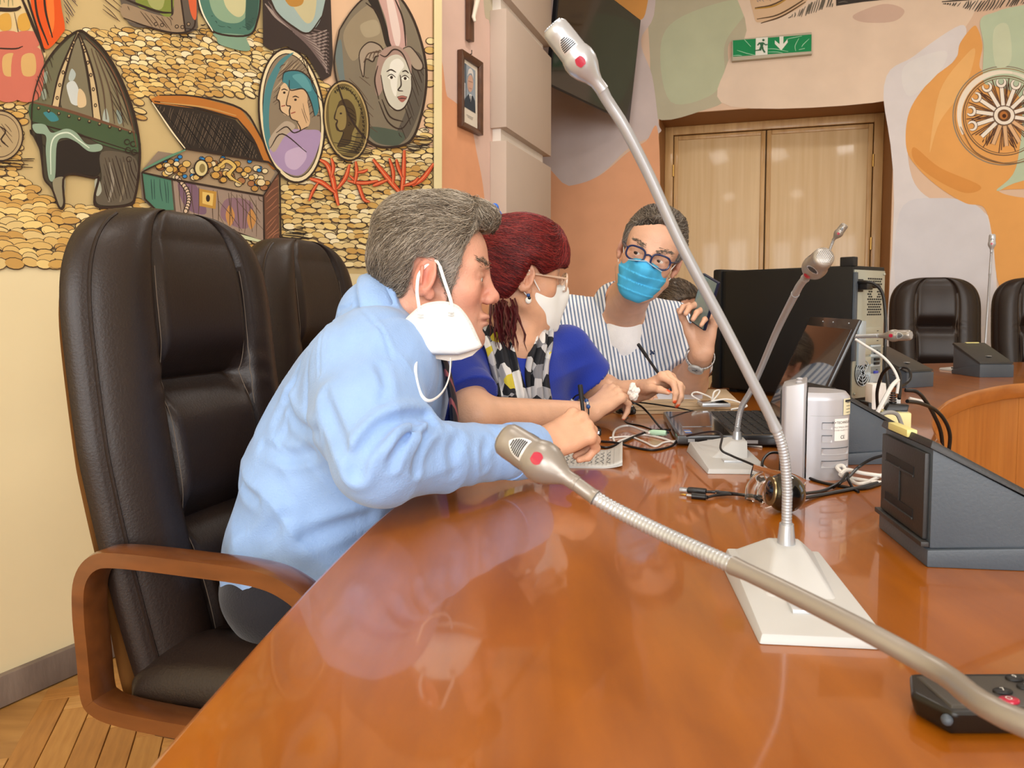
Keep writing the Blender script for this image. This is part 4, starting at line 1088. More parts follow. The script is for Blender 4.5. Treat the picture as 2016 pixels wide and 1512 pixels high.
def head_ops(S, xf, nose=1.0, jaw=1.0, fat=0.0, lips=True):
    """adult head, x forward, y to the left, z up, origin between the ears at eye height"""
    S.at(xf)
    S.ell((.000, 0, .038), (.090, .073, .080), k=.03)
    S.ell((.030, 0, .040), (.058, .062, .060), k=.03)
    S.ell((.040, 0, -.030), (.046, .055 + fat * .5, .072), k=.03)
    S.ell((.032, 0, -.078), (.052 * jaw, .049 + fat, .040), k=.03)
    S.ell((.074, 0, -.104), (.020, .024, .018), k=.025)
    for s in (-1, 1):
        S.cap((.002, s * .056, -.058), (.060, s * .024, -.103), .018 + fat * .4, .016, k=.025)
        S.ell((.055, s * .043, -.022), (.024, .020, .022), k=.02)
        S.cap((.083, s * .014, .023), (.066, s * .046, .019), .010, .010, k=.018)
        S.ell((.094, s * .032, .001), (.014, .021, .013), k=.010, mode='s')
        S.ell((.074, s * .031, .001), (.0148, .0152, .0142), k=.004)
        S.ell((.0885, s * .032, -.0004), (.008, .0135, .0052), k=.003, mode='s')
        S.cap((.087, s * .020, .0075), (.078, s * .046, .0065), .0035, .0035, k=.006)
        S.cap((.084, s * .020, -.0085), (.076, s * .044, -.0085), .0040, .0040, k=.008)
        # fold from nose to mouth
        S.cap((.096, s * .020, -.034), (.084, s * .034, -.072), .0016, .0022, k=.007, mode='s')
        # ear
        a = .28
        R = np.array([[math.cos(a), 0, math.sin(a)], [0, 1, 0], [-math.sin(a), 0, math.cos(a)]]) @ np.array([[math.cos(s * .45), -math.sin(s * .45), 0], [math.sin(s * .45), math.cos(s * .45), 0], [0, 0, 1]])
        S.ell((-.010, s * .079, .000), (.0195, .0075, .034), k=.006, R=R)
        S.ell((-.007, s * .086, .004), (.0120, .0065, .023), k=.005, mode='s', R=R)
        S.ell((.001, s * .081, -.002), (.006, .005, .010), k=.004, R=R)
        S.ell((-.002, s * .077, -.028), (.009, .006, .011), k=.006)
        S.cap((-.014, s * .084, .014), (-.016, s * .084, -.012), .0028, .0028, k=.004)
    S.cap((.088, 0, .014), (.108 * (.5 + .5 * nose), 0, -.024), .0085, .0115 * nose, k=.014)
    S.ell((.110 * (.6 + .4 * nose), 0, -.029), (.0125 * nose, .0120 * nose, .0110 * nose), k=.010)
    for s in (-1, 1):
        S.ell((.098, s * .0135, -.033), (.0105, .0078, .0082), k=.007)
        S.ell((.104, s * .0068, -.0415), (.0045, .0036, .003), k=.003, mode='s')
    if lips:
        S.ell((.090, 0, -.0625), (.0125, .025, .0068), k=.008)
        S.ell((.088, 0, -.0745), (.0125, .022, .0072), k=.008)
        S.cap((.1005, 0, -.0682), (.086, .026, -.0700), .0016, .0016, k=.004, mode='s'); S.cap((.1005, 0, -.0682), (.086, -.026, -.0700), .0016, .0016, k=.004, mode='s')
        S.cap((.094, -.012, -.084), (.094, .012, -.084), .003, .003, k=.008, mode='s')
    S.at(WORLD)
def head_color(p, base, red, stubble=0.0, lipc='b3655a'):
    c = np.tile(L3(base), (len(p), 1))
    c = mixc(c, red, .55 * gauss(p, (.105, 0, -.028), (.026, .024, .022)))
    for s in (-1, 1):
        c = mixc(c, red, .75 * gauss(p, (-.008, s * .080, 0), (.026, .016, .040)))
        c = mixc(c, red, .35 * gauss(p, (.065, s * .045, -.030), (.030, .025, .028)))
        c = mixc(c, '6f3f30', .35 * gauss(p, (.085, s * .032, -.009), (.012, .016, .007)))
    c = mixc(c, lipc, .8 * gauss(p, (.098, 0, -.0685), (.014, .022, .009)))
    if stubble: c = mixc(c, '8f8480', stubble * gauss(p, (.06, 0, -.085), (.05, .05, .032)))
    n = snoise(p, 160, 3) * .05 + snoise(p, 60, 5) * .05
    return np.clip(c * (1 + n[:, None]), 0, 1)
def headR(fwd, up):
    f = np.array(fwd, float); f /= np.linalg.norm(f); u = np.array(up, float); u -= f * (u @ f); u /= np.linalg.norm(u)
    return np.stack([f, np.cross(u, f), u], 1)
def hand_ops(S, wrist, fdir, back, side, curl, spread=.05, thumb=(.5, .4, .5), scale=1.0, k=.006, lens=(1, 1, 1, 1)):
    """palm and five fingers; side=+1 right hand, -1 left hand; returns the finger-tip points"""
    x = np.array(fdir, float); x /= np.linalg.norm(x); n = np.array(back, float); n -= x * (n @ x); n /= np.linalg.norm(n)
    t = np.cross(n, x) * side                                   # towards the thumb
    w = np.array(wrist, float); s = scale
    def L(a, b, c): return w + (x * a + t * b + n * c) * s
    kn = [L(.088, .030, .002), L(.092, .010, .005), L(.087, -.011, .003), L(.078, -.030, -.002)]
    for i, kp in enumerate(kn):
        S.cap(L(.005, .014 - i * .010, 0), kp, .0165 * s, .0112 * s, k=.012)
        S.ell(kp + n * .002 * s, .0112 * s, k=.008)
    S.ell(L(.045, 0, -.004), (.040 * s, .034 * s, .013 * s), k=.012, R=np.stack([x, t, n], 1))
    tips = []
    segs = ((.044, .026, .021), (.048, .030, .022), (.045, .028, .022), (.035, .021, .019))
    rr = ((.0096, .0088, .0078, .0064), (.0098, .0090, .0080, .0066), (.0094, .0086, .0076, .0062), (.0084, .0076, .0068, .0056))
    for i in range(4):
        cu = curl[i] if isinstance(curl[0], (tuple, list)) else curl
        p = kn[i]; ang = 0; sp = spread * (1.5 - i)
        base = x * math.cos(sp) + t * math.sin(sp)
        for j in range(3):
            ang += cu[j]
            d = base * math.cos(ang) - n * math.sin(ang)
            q = p + d * segs[i][j] * s * lens[i]
            S.cap(p, q, rr[i][j] * s, rr[i][j + 1] * s, k=k if j == 0 else .004)
            if j == 2: tips.append((q, -d, (n * math.cos(ang) + base * math.sin(ang))))
            p = q
    # thumb leaves the side of the palm near the wrist
    p = L(.022, .026, -.006)
    a1, a2, a3 = thumb
    d = x * math.cos(a1) + t * math.sin(a1) - n * .35
    S.cap(L(.012, .016, -.004), p + d * .028 * s, .0155 * s, .0125 * s, k=.012)
    q = p + d * .040 * s; d2 = x * math.cos(a1 - a2) + t * math.sin(a1 - a2) - n * .55
    S.cap(p, q, .0140 * s, .0105 * s, k=.010)
    q2 = q + d2 / np.linalg.norm(d2) * .032 * s; S.cap(q, q2, .0105 * s, .0092 * s, k=.005)
    d3 = x * math.cos(a1 - a2 - a3) + t * math.sin(a1 - a2 - a3) - n * .7; q3 = q2 + d3 / np.linalg.norm(d3) * .026 * s
    S.cap(q2, q3, .0092 * s, .0070 * s, k=.005)
    tips.append((q3, -d3 / np.linalg.norm(d3), n))
    return tips, L
def strands(V, N, root_fn, flow_fn, count, length, segs, rad, lift, seed, cols, curl=.0, shape=None):
    """tapered hair strands grown on surface points; returns verts, faces (quads), colours"""
    r = np.random.default_rng(seed)
    sel = np.where(root_fn(V))[0]
    if not len(sel): return np.zeros((0, 3)), np.zeros((0, 4), int), np.zeros((0, 3))
    ids = r.choice(sel, count)
    p = V[ids] + r.normal(size=(count, 3)).astype(f32) * .0012
    n = N[ids]
    ln = length * r.uniform(.55, 1.25, count)
    pal = np.stack([L3(c) for c in cols]); cc = pal[r.integers(0, len(cols), count)] * r.uniform(.8, 1.2, (count, 1))
    rings = []
    jit = r.normal(size=(count, 3)) * .17
    for k in range(segs + 1):
        d = flow_fn(p) + jit + r.normal(size=(count, 3)) * curl
        d = d - n * np.einsum('ij,ij->i', d, n)[:, None]
        d /= np.maximum(np.linalg.norm(d, axis=1, keepdims=True), 1e-6)
        side = np.cross(d, n)
        w = rad * (1 - (k / segs)) ** .7 + rad * .12
        a = p + n * (lift * math.sin(math.pi * min(1, k / segs * .75)) * r.uniform(.3, 1.4, (count, 1)))
        rings.append(np.stack([a - side * w, a + n * w, a + side * w], 1))
        p = (p + d * (ln / segs)[:, None]).astype(f32)
        if shape is not None:
            n = grad(shape, p); p = p - n * np.clip(shape(p), -.01, .01)[:, None] * f32(.8)
    R = np.stack(rings, 1)                                      # count, segs+1, 3, 3
    Vv = R.reshape(-1, 3)
    base = (np.arange(count) * (segs + 1) * 3)[:, None, None]
    kk = np.arange(segs)[None, :, None] * 3
    jj = np.arange(3)[None, None, :]
    f0 = base + kk + jj; f1 = base + kk + (jj + 1) % 3
    F = np.stack([f0, f1, f1 + 3, f0 + 3], -1).reshape(-1, 4)
    return Vv, F, np.repeat(cc, (segs + 1) * 3, 0)
def join(parts):
    V, F, C, o = [], [], [], 0
    for v, f, c in parts:
        V.append(v); F.append(np.asarray(f) + o); C.append(c); o += len(v)
    return np.concatenate(V), np.concatenate(F), np.concatenate(C)
# ------------------------------------------------------------------ people
M_SKIN = mat('skin', 'd9a088', rough=0.45, attr='Col', bump=0.22, bscale=260, sss=0.06)
M_HAIR = mat('hair', '807868', rough=0.42, attr='Col')
M_EYE = mat('eye_white', 'd8cfc6', rough=0.15, var=0.03)
M_IRIS = mat('iris_brown', '3a2a20', rough=0.1, var=0.1)
def clothmat(name, c, rough=0.8, bump=0.25, sheen=0.2, var=0.04): return mat(name, c, rough=rough, var=var, vscale=25, bump=bump, bscale=300, sheen=sheen)
def eyes(parent, xf, look=(1, 0, 0), m=M_IRIS):
    lk = np.array(look, float); lk /= np.linalg.norm(lk)
    for s in (-1, 1):
        b = MB(); c = xf.fwd((.0738, s * .031, 0.0005)); r = .0130 * float(xf.sc)
        b.sphere(c, r, seg=20, rings=14, mt=M_EYE)
        d = Vector(xf.dirv(lk).tolist())
        q = d.to_track_quat('Z', 'Y').to_matrix().to_4x4()
        b.lathe([(r * .46, r * .895), (r * .40, r * .925), (r * .2, r * 1.012), (r * .02, r * 1.022)], TR(c) @ q, 16, mt=m)
        o = b.build('eye', None, smooth=True, recalc=True); setparent(o, parent, True)
def person(name, label, base):
    o = thing(name, label, 'person', base)
    bpy.context.view_layer.update()
    return o
def body_mesh(S, lo, hi, h, parent, colfn, name='body'):
    V, F = surface(S, lo, hi, h)
    return meshobj(name, V, F, M_SKIN, parent, colfn(V))
def cloth_mesh(name, S, lo, hi, h, parent, m, col=None):
    V, F = surface(S, lo, hi, h)
    return meshobj(name, V, F, m, parent, None if col is None else col(V))
def folds(spec, seed=0, amp=.002, f=26, crease=.0, cdir=(0, 0, 1), cf=26):
    """spec: list of (centre, radius, direction, wavelength, amplitude)"""
    cd = np.array(cdir, f32); cd /= np.linalg.norm(cd)
    def fn(p):
        d = snoise(p, f, seed) * f32(amp)
        if crease:                                   # sharp pulled creases running along cdir
            q = p - np.outer(p @ cd, cd) * f32(.72)
            n1, n2 = snoise(q, cf, seed + 11), snoise(q, cf * 1.7, seed + 12)
            d = d - f32(crease) * np.maximum(0, 1 - np.abs(n1) * 2.2) ** 2 + f32(crease * .8) * np.maximum(0, 1 - np.abs(n2) * 2.5) ** 2 * (snoise(p, 9, seed + 13) > -.1)
        for c, r, di, wl, a in spec:
            di = np.array(di, f32); di /= np.linalg.norm(di)
            g = gauss(p, c, (r, r, r))
            ph = (p - np.array(c, f32)) @ di * f32(2 * math.pi / wl) + 1.6 * snoise(p, 14, seed + 3)
            d = d + f32(a) * g * (np.abs(np.sin(ph * .5)) * 2 - 1)
        return d.astype(f32)
    return fn
def brows(parent, xf, cols, seed, shape, z=.0225, thick=.0042):
    b_V, b_F, b_C = [], [], []
    r = np.random.default_rng(seed); pts, nn = [], []
    for s in (-1, 1):
        for k in range(110):
            t = r.uniform(0, 1)
            pts.append((.0905 - .020 * t ** 1.6, s * (.012 + .036 * t), z + .006 * math.sin(t * 2.2) + r.normal() * thick * .5)); nn.append((.9, s * .4 * t, .2))
    V = np.array([xf.fwd(q) for q in pts], f32); N = np.array([xf.dirv(q) for q in nn], f32); N /= np.linalg.norm(N, axis=1, keepdims=True)
    for _ in range(4): V = V - grad(shape, V) * np.clip(shape(V), -.02, .02)[:, None]
    N = grad(shape, V)
    def flow(p):
        q = xf.inv(p); d = np.zeros_like(q); d[:, 1] = np.sign(q[:, 1]); d[:, 0] = -.4; d[:, 2] = .25
        return d @ xf.R.T
    v, f, c = strands(V, N, lambda V_: np.ones(len(V_), bool), flow, 240, .009, 3, .0006, .0018, seed, cols)
    for sg in (-1, 1):
        fm = xf.inv(v.astype(f32))[:, 1] * sg > 0
        keep = fm[f].all(1); meshobj('eyebrow', v, f[keep], M_HAIR, parent, c)['kind'] = 'stuff'
def short_hair(parent, body, xf, hairline, cols, seed, grow=.012, tufts=(), count=5200, length=.035, flow=None, rough=.004, rad=.0011, lift=.006, h=.0035, ncol=None):
    S = Shape().at(xf)
    S.ell((.000, 0, .038), (.090 + grow, .073 + grow, .080 + grow), k=.02)
    S.ell((.022, 0, .044), (.058 + grow, .062 + grow * .8, .060 + grow), k=.03)
    for c, r in tufts: S.ell(c, r, k=.03)
    def cut(q):
        return hairline(q).astype(f32)
    S.func(cut, 'i', k=.012)
    S.at(WORLD)
    S.disp = lambda p: snoise(p, 90, seed) * f32(rough) + snoise(p, 240, seed + 1) * f32(rough * .4)
    lo = xf.fwd((0, 0, .03)) - .17 * xf.sc; hi = xf.fwd((0, 0, .03)) + .17 * xf.sc
    V, F = surface(S, lo, hi, h, 1)
    pal = np.stack([L3(c) for c in cols])
    def tone(V_):
        t = np.clip(.5 + snoise(V_, 130, seed + 7) * .5, 0, 1)
        c = pal[0] * (1 - t[:, None]) + pal[min(1, len(pal) - 1)] * t[:, None]
        if ncol: c = ncol(xf.inv(V_), c)
        return c * .8
    C = tone(V)
    N = grad(S, V)
    if flow is None:
        def flow(p):
            q = xf.inv(p); d = np.zeros_like(q)
            d[:, 0] = np.where(q[:, 2] > .06, -.7, -.6); d[:, 2] = np.where(q[:, 2] > .07, 0, -.9)
            return d @ xf.R.T
    v, f, c = strands(V, N, lambda V_: np.ones(len(V_), bool), flow, count, length, 5, rad, lift, seed + 9, cols, .05, S)
    if ncol: c = ncol(xf.inv(v.astype(f32)), c)
    V2, F2, C2 = join([(V, F, C), (v, f, c)])
    return meshobj('hair', V2, F2, M_HAIR, parent, C2)

# ================================================================= man in the light blue shirt
man1 = person('person', 'grey-haired man in a light blue shirt, a white mask hanging from his ear', (-.36, 1.32, .52))
H1 = Xf(P(849, 549, 1.315), headR((.985, .10, -.03), (.02, .02, 1)), 1.0)
sh, el, wr = np.array((-.218, 1.175, .935)), np.array((-.186, 1.035, .838)), np.array((.040, 1.272, .806))
shL, elL, wrL = np.array((-.235, 1.50, .975)), np.array((-.235, 1.545, .72)), np.array((-.10, 1.40, .665))
S = Shape()
head_ops(S, H1, nose=.92, jaw=1.05, fat=.004)
nb = np.array((-.215, 1.318, 1.015))
S.cap(H1.fwd((-.022, 0, -.045)), nb, .054, .062, k=.03)
S.cap(H1.fwd((.030, 0, -.085)), nb + (.05, 0, -.02), .036, .050, k=.03)
S.ell((-.245, 1.32, .93), (.085, .16, .09), k=.04); S.ell((-.285, 1.325, .80), (.11, .15, .14), k=.05); S.ell((-.33, 1.325, .64), (.12, .15, .12), k=.05)
for a, b_, c in ((sh, el, wr), (shL, elL, wrL)): S.cap(a, b_, .050, .043, k=.04); S.cap(b_, c, .043, .029, k=.02)
tips1, HL1 = hand_ops(S, wr + np.array((.012, .010, .004)), (.80, .42, .34), (-.25, -.62, .74), 1, ((.95, 1.25, .8), (1.05, 1.3, .8), (1.15, 1.35, .8), (1.2, 1.35, .8)), .03, (.30, .35, .3), 1.0)
hand_ops(S, wrL, (.9, -.3, -.1), (0, 0, 1), -1, (.3, .4, .3), .05)
def col1(V):
    c = head_color(H1.inv(V), 'd6a088', 'cc7565', .25)
    far = np.linalg.norm(V - H1.o, axis=1) > .17
    hand = np.tile(L3('d5a283'), (len(V), 1)) * (1 + .10 * snoise(V, 90, 8)[:, None])
    for t in tips1[0]: hand = mixc(hand, 'd98f78', .5 * gauss(V, t[0], (.014, .014, .014)))
    c[far] = hand[far]
    return c
body_mesh(S, (-.50, .98, .52), (.20, 1.66, 1.26), .0034, man1, col1)
eyes(man1, H1, (1, .05, -.22))
brows(man1, H1, ('8a7c6c', '6d6154', 'a39684', '5a5046'), 4, S)
def hl1(q):
    x, z = q[:, 0], q[:, 2]
    line = np.interp(x, [-.12, -.075, -.050, -.038, -.028, .010, .018, .032, .042, .056, .075, .12], [-.078, -.074, -.060, .004, .040, .040, .004, -.026, .030, .070, .086, .092])
    return (line - z) * .75
def flow1(p):
    q = H1.inv(p); d = np.zeros_like(q)
    top = np.clip((q[:, 2] - .05) / .05, 0, 1)
    fr = np.clip((q[:, 0] - .055) / .03, 0, 1)
    d[:, 0] = -.75 * (1 - fr) + .9 * fr; d[:, 2] = -.70 * (1 - top) - .25 * fr; d[:, 1] = .25 * top * np.sin(q[:, 0] * 60)
    return d @ H1.R.T
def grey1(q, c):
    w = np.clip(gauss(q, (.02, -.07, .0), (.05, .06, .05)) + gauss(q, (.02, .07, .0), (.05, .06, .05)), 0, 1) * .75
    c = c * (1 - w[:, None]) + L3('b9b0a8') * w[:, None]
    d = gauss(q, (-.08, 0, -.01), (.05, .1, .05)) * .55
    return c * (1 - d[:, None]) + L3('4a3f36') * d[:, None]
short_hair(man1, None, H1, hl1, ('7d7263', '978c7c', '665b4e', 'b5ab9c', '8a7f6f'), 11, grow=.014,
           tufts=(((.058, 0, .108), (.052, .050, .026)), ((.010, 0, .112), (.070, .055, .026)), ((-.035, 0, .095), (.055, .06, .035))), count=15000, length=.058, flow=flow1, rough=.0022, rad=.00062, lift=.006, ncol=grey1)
def foldbump(m, scale, strength, dist, sc=(1, 1, 1)):
    nt = m.node_tree; bs = nt.nodes['Principled BSDF']
    tc = nt.nodes.new('ShaderNodeTexCoord'); mp = nt.nodes.new('ShaderNodeMapping'); mp.inputs['Scale'].default_value = sc; mp.inputs['Rotation'].default_value = (.5, .6, .2)
    n = nt.nodes.new('ShaderNodeTexNoise'); n.noise_type = 'RIDGED_MULTIFRACTAL'; n.inputs['Scale'].default_value = scale; n.inputs['Detail'].default_value = 1.5; n.inputs['Distortion'].default_value = .6
    bp = nt.nodes.new('ShaderNodeBump'); bp.inputs['Strength'].default_value = strength; bp.inputs['Distance'].default_value = dist
    nt.links.new(tc.outputs['Object'], mp.inputs['Vector']); nt.links.new(mp.outputs['Vector'], n.inputs['Vector']); nt.links.new(n.outputs['Fac'], bp.inputs['Height'])
    old = bs.inputs['Normal'].links[0].from_node if bs.inputs['Normal'].links else None
    if old: nt.links.new(bp.outputs['Normal'], old.inputs['Normal'])
    else: nt.links.new(bp.outputs['Normal'], bs.inputs['Normal'])
def pulled(S, base, spec):
    """creases whose course was read off the photograph, laid on the cloth surface"""
    S.disp = None; segs = []
    for A, w, pts in spec:
        c3 = []
        for p2 in catmull([Vector((u, v, 0)) for u, v in pts], 4):
            d = np.array(ray(p2.x, p2.y)); d /= np.linalg.norm(d); q = np.array((0, 0, CAMZ)) + d * .7
            for _ in range(60):
                e = float(S(q[None].astype(f32))[0]); q = q + d * max(e, .0005) * .9
                if e < .0008 or q[1] > 2: break
            if q[1] < 2: c3.append(q.astype(f32))
        if len(c3) > 1: segs.append((A, w, c3))
    def fn(p):
        d = base(p)
        for A, w, c3 in segs:
            lo, hi = np.min(c3, 0) - 4 * w, np.max(c3, 0) + 4 * w
            m = np.all((p > lo) & (p < hi), 1)
            if not m.any(): continue
            q = p[m]; dist = np.full(len(q), 9, f32); n = len(c3) - 1; tt = np.zeros(len(q), f32)
            for i in range(n):
                e = d_cap(q, c3[i], c3[i + 1], 0, 0); k = e < dist; dist[k] = e[k]; tt[k] = (i + .5) / n
            fade = np.sin(np.pi * np.clip(tt * .9 + .05, 0, 1)) ** .5
            d[m] += ((A * np.exp(-(dist / w) ** 2) - A * .55 * np.exp(-((dist - 1.9 * w) / w) ** 2)) * fade).astype(f32)
        return d
    return fn
SHIRT_CREASES = [(.014, .010, [(838, 822), (800, 824), (755, 842), (718, 885), (702, 930)]), (.008, .007, [(822, 838), (796, 862), (780, 889), (772, 915)]), (.008, .007, [(850, 840), (832, 862), (822, 892), (818, 925)]), (.006, .009, [(566, 784), (583, 828), (627, 850)]),
                 (.006, .010, [(465, 898), (483, 959), (509, 981)]), (.0022, .0035, [(701, 601), (732, 627), (756, 665), (771, 706)]), (.0022, .0035, [(690, 603), (650, 622), (634, 684), (632, 740)]), (.004, .008, [(749, 723), (756, 760), (754, 797)]), (.007, .012, [(723, 1016), (660, 1040), (600, 1062)]),
                 (.006, .012, [(560, 1020), (520, 1060), (470, 1085)]), (.005, .009, [(900, 862), (890, 890), (893, 925)]), (.004, .007, [(960, 868), (952, 895), (956, 920)]), (.007, .010, [(640, 780), (665, 850), (700, 925)]), (.005, .010, [(600, 700), (575, 760), (545, 830)]), (.005, .009, [(520, 880), (570, 900), (620, 890)])]
# shirt
M_BLUESHIRT = clothmat('light_blue_cotton', '8caedf', rough=.75)
foldbump(M_BLUESHIRT, 5.5, .8, .030, (1.6, 1.0, .55))
S = Shape()
S.ell((-.225, 1.325, .940), (.105, .172, .092), k=.05); S.ell((-.262, 1.33, .855), (.135, .185, .15), k=.06)
S.ell((-.315, 1.335, .74), (.155, .185, .16), k=.06); S.ell((-.350, 1.335, .62), (.155, .190, .13), k=.05)
S.cap((-.215, 1.215, .975), (-.215, 1.43, .985), .058, .058, k=.06)
S.cap((-.42, 1.235, .585), (-.25, 1.20, .60), .05, .05, k=.04)
S.plane((-.36, 1.3, .566), (-.12, -.05, -1), .006)
S.chain([sh, (sh + el) / 2 + (-.004, -.004, 0), el], [.074, .067, .056], k=.09)
wq_ = el + (wr - el) * .97
S.cap(el, wq_, .056, .043, k=.03, flat=True)
S.chain([shL, elL], [.075, .060], k=.05); S.cap(elL, elL + (wrL - elL) * .95, .056, .042, k=.03, flat=True)
# collar stands round the neck
S.cap(nb + (-.012, 0, .006), H1.fwd((-.030, 0, -.058)) + np.array((-.004, 0, .004)), .076, .066, k=.012, flat=True)
S.cap(nb + (.05, 0, -.05), nb + (.072, 0, .015), .062, .050, k=.012, flat=True)
S.disp = folds([((-.14, 1.05, .85), .06, (.5, -.3, -.8), .045, .0045), ((-.08, 1.15, .82), .06, (.8, .5, .3), .050, .0022), ((.0, 1.24, .81), .05, (.75, .65, .2), .036, .0016),
                ((-.30, 1.17, .86), .10, (.8, .2, .6), .085, .0050), ((-.36, 1.16, .72), .12, (.75, .1, .7), .10, .0055), ((-.42, 1.2, .62), .10, (.95, .1, .3), .08, .0045), ((-.22, 1.12, .98), .06, (1, .2, -.3), .060, .0025)], 21, .0022, 18, .0050, (.45, .1, -.88), 13)
S.disp = pulled(S, S.disp, SHIRT_CREASES)
cloth_mesh('shirt', S, (-.56, .94, .53), (.09, 1.64, 1.12), .0042, man1, M_BLUESHIRT)
# turned-down collar leaves, cuff and sleeve placket
b = MB()
hc = H1.fwd((-.030, 0, -.060)); ax = Vector((hc - nb).tolist()).normalized()
cen = Vector(((hc * .55 + nb * .45)).tolist())
fx = Vector((1, .05, -.25)); fx = (fx - ax * fx.dot(ax)).normalized(); fy = ax.cross(fx)
def colr(u, v):
    a = math.radians(28 + 304 * u)
    r = .071 + .026 * v + .006 * math.sin(v * math.pi)
    dn = -.004 - .047 * v - .022 * v * (math.exp(-((u) / .12) ** 2) + math.exp(-((1 - u) / .12) ** 2))
    return cen + (fx * math.cos(a) + fy * math.sin(a)) * r + ax * (.022 + dn)
b.grid(60, 8, colr)
o = b.build('collar', M_BLUESHIRT, man1, smooth=True, angle=80, keep=True); md = o.modifiers.new('thickness', 'SOLIDIFY'); md.thickness = .003
b = MB(); d_ = Vector((wr - el).tolist()).normalized(); c0 = Vector((el + (wr - el) * .80).tolist())
b.tube([c0, c0 + d_ * .012, c0 + d_ * .05, c0 + d_ * .062], [.0465, .0480, .0465, .0440], 28); o = b.build('cuff', M_BLUESHIRT, man1, smooth=True, angle=50, keep=True)
# tie
M_TIE = mat('dark_striped_tie', '1a1720', rough=.5, var=.1)
nt = M_TIE.node_tree; wv = nt.nodes.new('ShaderNodeTexWave'); wv.inputs['Scale'].default_value = 14; wv.bands_direction = 'DIAGONAL'
cr = nt.nodes.new('ShaderNodeValToRGB'); cr.color_ramp.elements[0].position = .82; cr.color_ramp.elements[0].color = lin('1a1722'); cr.color_ramp.elements[1].position = .9; cr.color_ramp.elements[1].color = lin('8d4a50')
tcn = nt.nodes.new('ShaderNodeTexCoord'); nt.links.new(tcn.outputs['Object'], wv.inputs['Vector']); nt.links.new(wv.outputs['Fac'], cr.inputs['Fac']); nt.links.new(cr.outputs['Color'], nt.nodes['Principled BSDF'].inputs['Base Color'])
b = MB(); tp = catmull([Vector(q) for q in ((-.128, 1.29, .985), (-.110, 1.285, .94), (-.098, 1.28, .87), (-.100, 1.28, .79), (-.115, 1.285, .72))], 6)
for i, q in enumerate(tp): pass
b.tube(tp, [.018 + .024 * (i / len(tp)) ** .7 for i in range(len(tp))], 12, flat=.22, up=(1, 0, 0)); b.build('tie', M_TIE, man1, smooth=True, keep=True)
# trousers and shoes
M_NAVY = clothmat('navy_trousers', '14151f', rough=.85)
S = Shape(); S.ell((-.36, 1.33, .575), (.145, .185, .085), k=.05)
for yy in (1.235, 1.425): S.chain([(-.36, yy, .565), (.03, yy + .03, .555), (.06, yy + .03, .12)], [.092, .070, .055], k=.05)
S.disp = folds([((-.22, 1.24, .56), .1, (1, 0, .3), .06, .004)], 5, .002, 20)
cloth_mesh('trousers', S, (-.54, 1.08, .06), (.16, 1.6, .70), .007, man1, M_NAVY)
for yy in (1.265, 1.455):
    S = Shape().cap((.04, yy, .05), (.20, yy, .04), .045, .038).ell((.02, yy, .08), (.05, .045, .05)).plane((0, 0, .002), (0, 0, -1))
    V, F = surface(S, (-.05, yy - .08, -.02), (.28, yy + .08, .16), .008); meshobj('shoe', V, F, mat('black_shoe_leather', '141210', rough=.35, var=.05), man1)
# ================================================================= red-haired woman
woman = person('person', 'red-haired woman in a royal blue top and patterned grey scarf, wearing a white mask', (-.03, 1.93, .52))
H2 = Xf(P(1021, 549, 1.79), headR((.94, .33, -.06), (.04, 0, 1)), .97)
E2 = np.array((.877, .481, 0)); N2 = np.array((.481, -.877, 0)); R2 = np.stack([E2, -N2, (0, 0, 1)], 1)
s2, e2, w2 = np.array((-.158, 1.745, .942)), np.array((-.075, 1.602, .816)), np.array((.180, 1.757, .800))
s2l, e2l, w2l = np.array((.140, 1.905, .938)), np.array((.228, 1.945, .812)), np.array((.325, 1.865, .842))
nb2 = np.array((-.010, 1.80, .985))
S = Shape()
head_ops(S, H2, nose=.9, jaw=.95, lips=False)
S.cap(H2.fwd((-.020, 0, -.05)), nb2, .046, .052, k=.03); S.cap(H2.fwd((.03, 0, -.088)), nb2 + (.03, -.03, -.02), .028, .040, k=.03)
S.ell((-.008, 1.835, .90), (.15, .085, .09), k=.05, R=R2); S.ell((-.005, 1.87, .78), (.13, .10, .16), k=.05, R=R2); S.ell((-.01, 1.92, .62), (.15, .12, .12), k=.05, R=R2)
for a, b_, c in ((s2, e2, w2), (s2l, e2l, w2l)): S.cap(a, b_, .047, .043, k=.04); S.cap(b_, c, .042, .026, k=.02)
t2, _ = hand_ops(S, w2 + np.array((.006, .004, .004)), (.72, .50, .46), (-.42, -.50, .75), 1, ((.55, .75, .45), (.75, .85, .5), (.9, 1.0, .5), (1.0, 1.1, .5)), .06, (.55, .35, .3), .92)
t2l, _ = hand_ops(S, w2l, (.55, -.55, .35), (-.1, .35, .9), -1, ((.8, .8, .5), (.9, .9, .5), (1.0, 1.0, .5), (1.0, 1.1, .5)), .04, (.5, .35, .3), .90)
def col2(V):
    c = head_color(H2.inv(V), 'd3a283', 'c98a70')
    far = np.linalg.norm(V - H2.o, axis=1) > .165
    hand = np.tile(L3('d8aa8c'), (len(V), 1)) * (1 + .07 * snoise(V, 90, 9)[:, None])
    for q, d, n in t2 + t2l: hand = mixc(hand, 'e2562a', (1.0 * (np.linalg.norm(V - (q + n * .004 - d * .002), axis=1) < .0062)).astype(f32))
    c[far] = hand[far]
    return c
body_mesh(S, (-.24, 1.53, .52), (.46, 2.08, 1.24), .0036, woman, col2)
eyes(woman, H2, (1, 0, -.15))
def hl2(q):
    x, y, z = q[:, 0], np.abs(q[:, 1]), q[:, 2]
    line = np.interp(x, [-.14, -.08, -.045, -.022, -.004, .014, .034, .060, .085, .13], [-.10, -.095, -.07, -.015, .034, .030, .012, .026, .034, .040])
    return (line - z) * .75
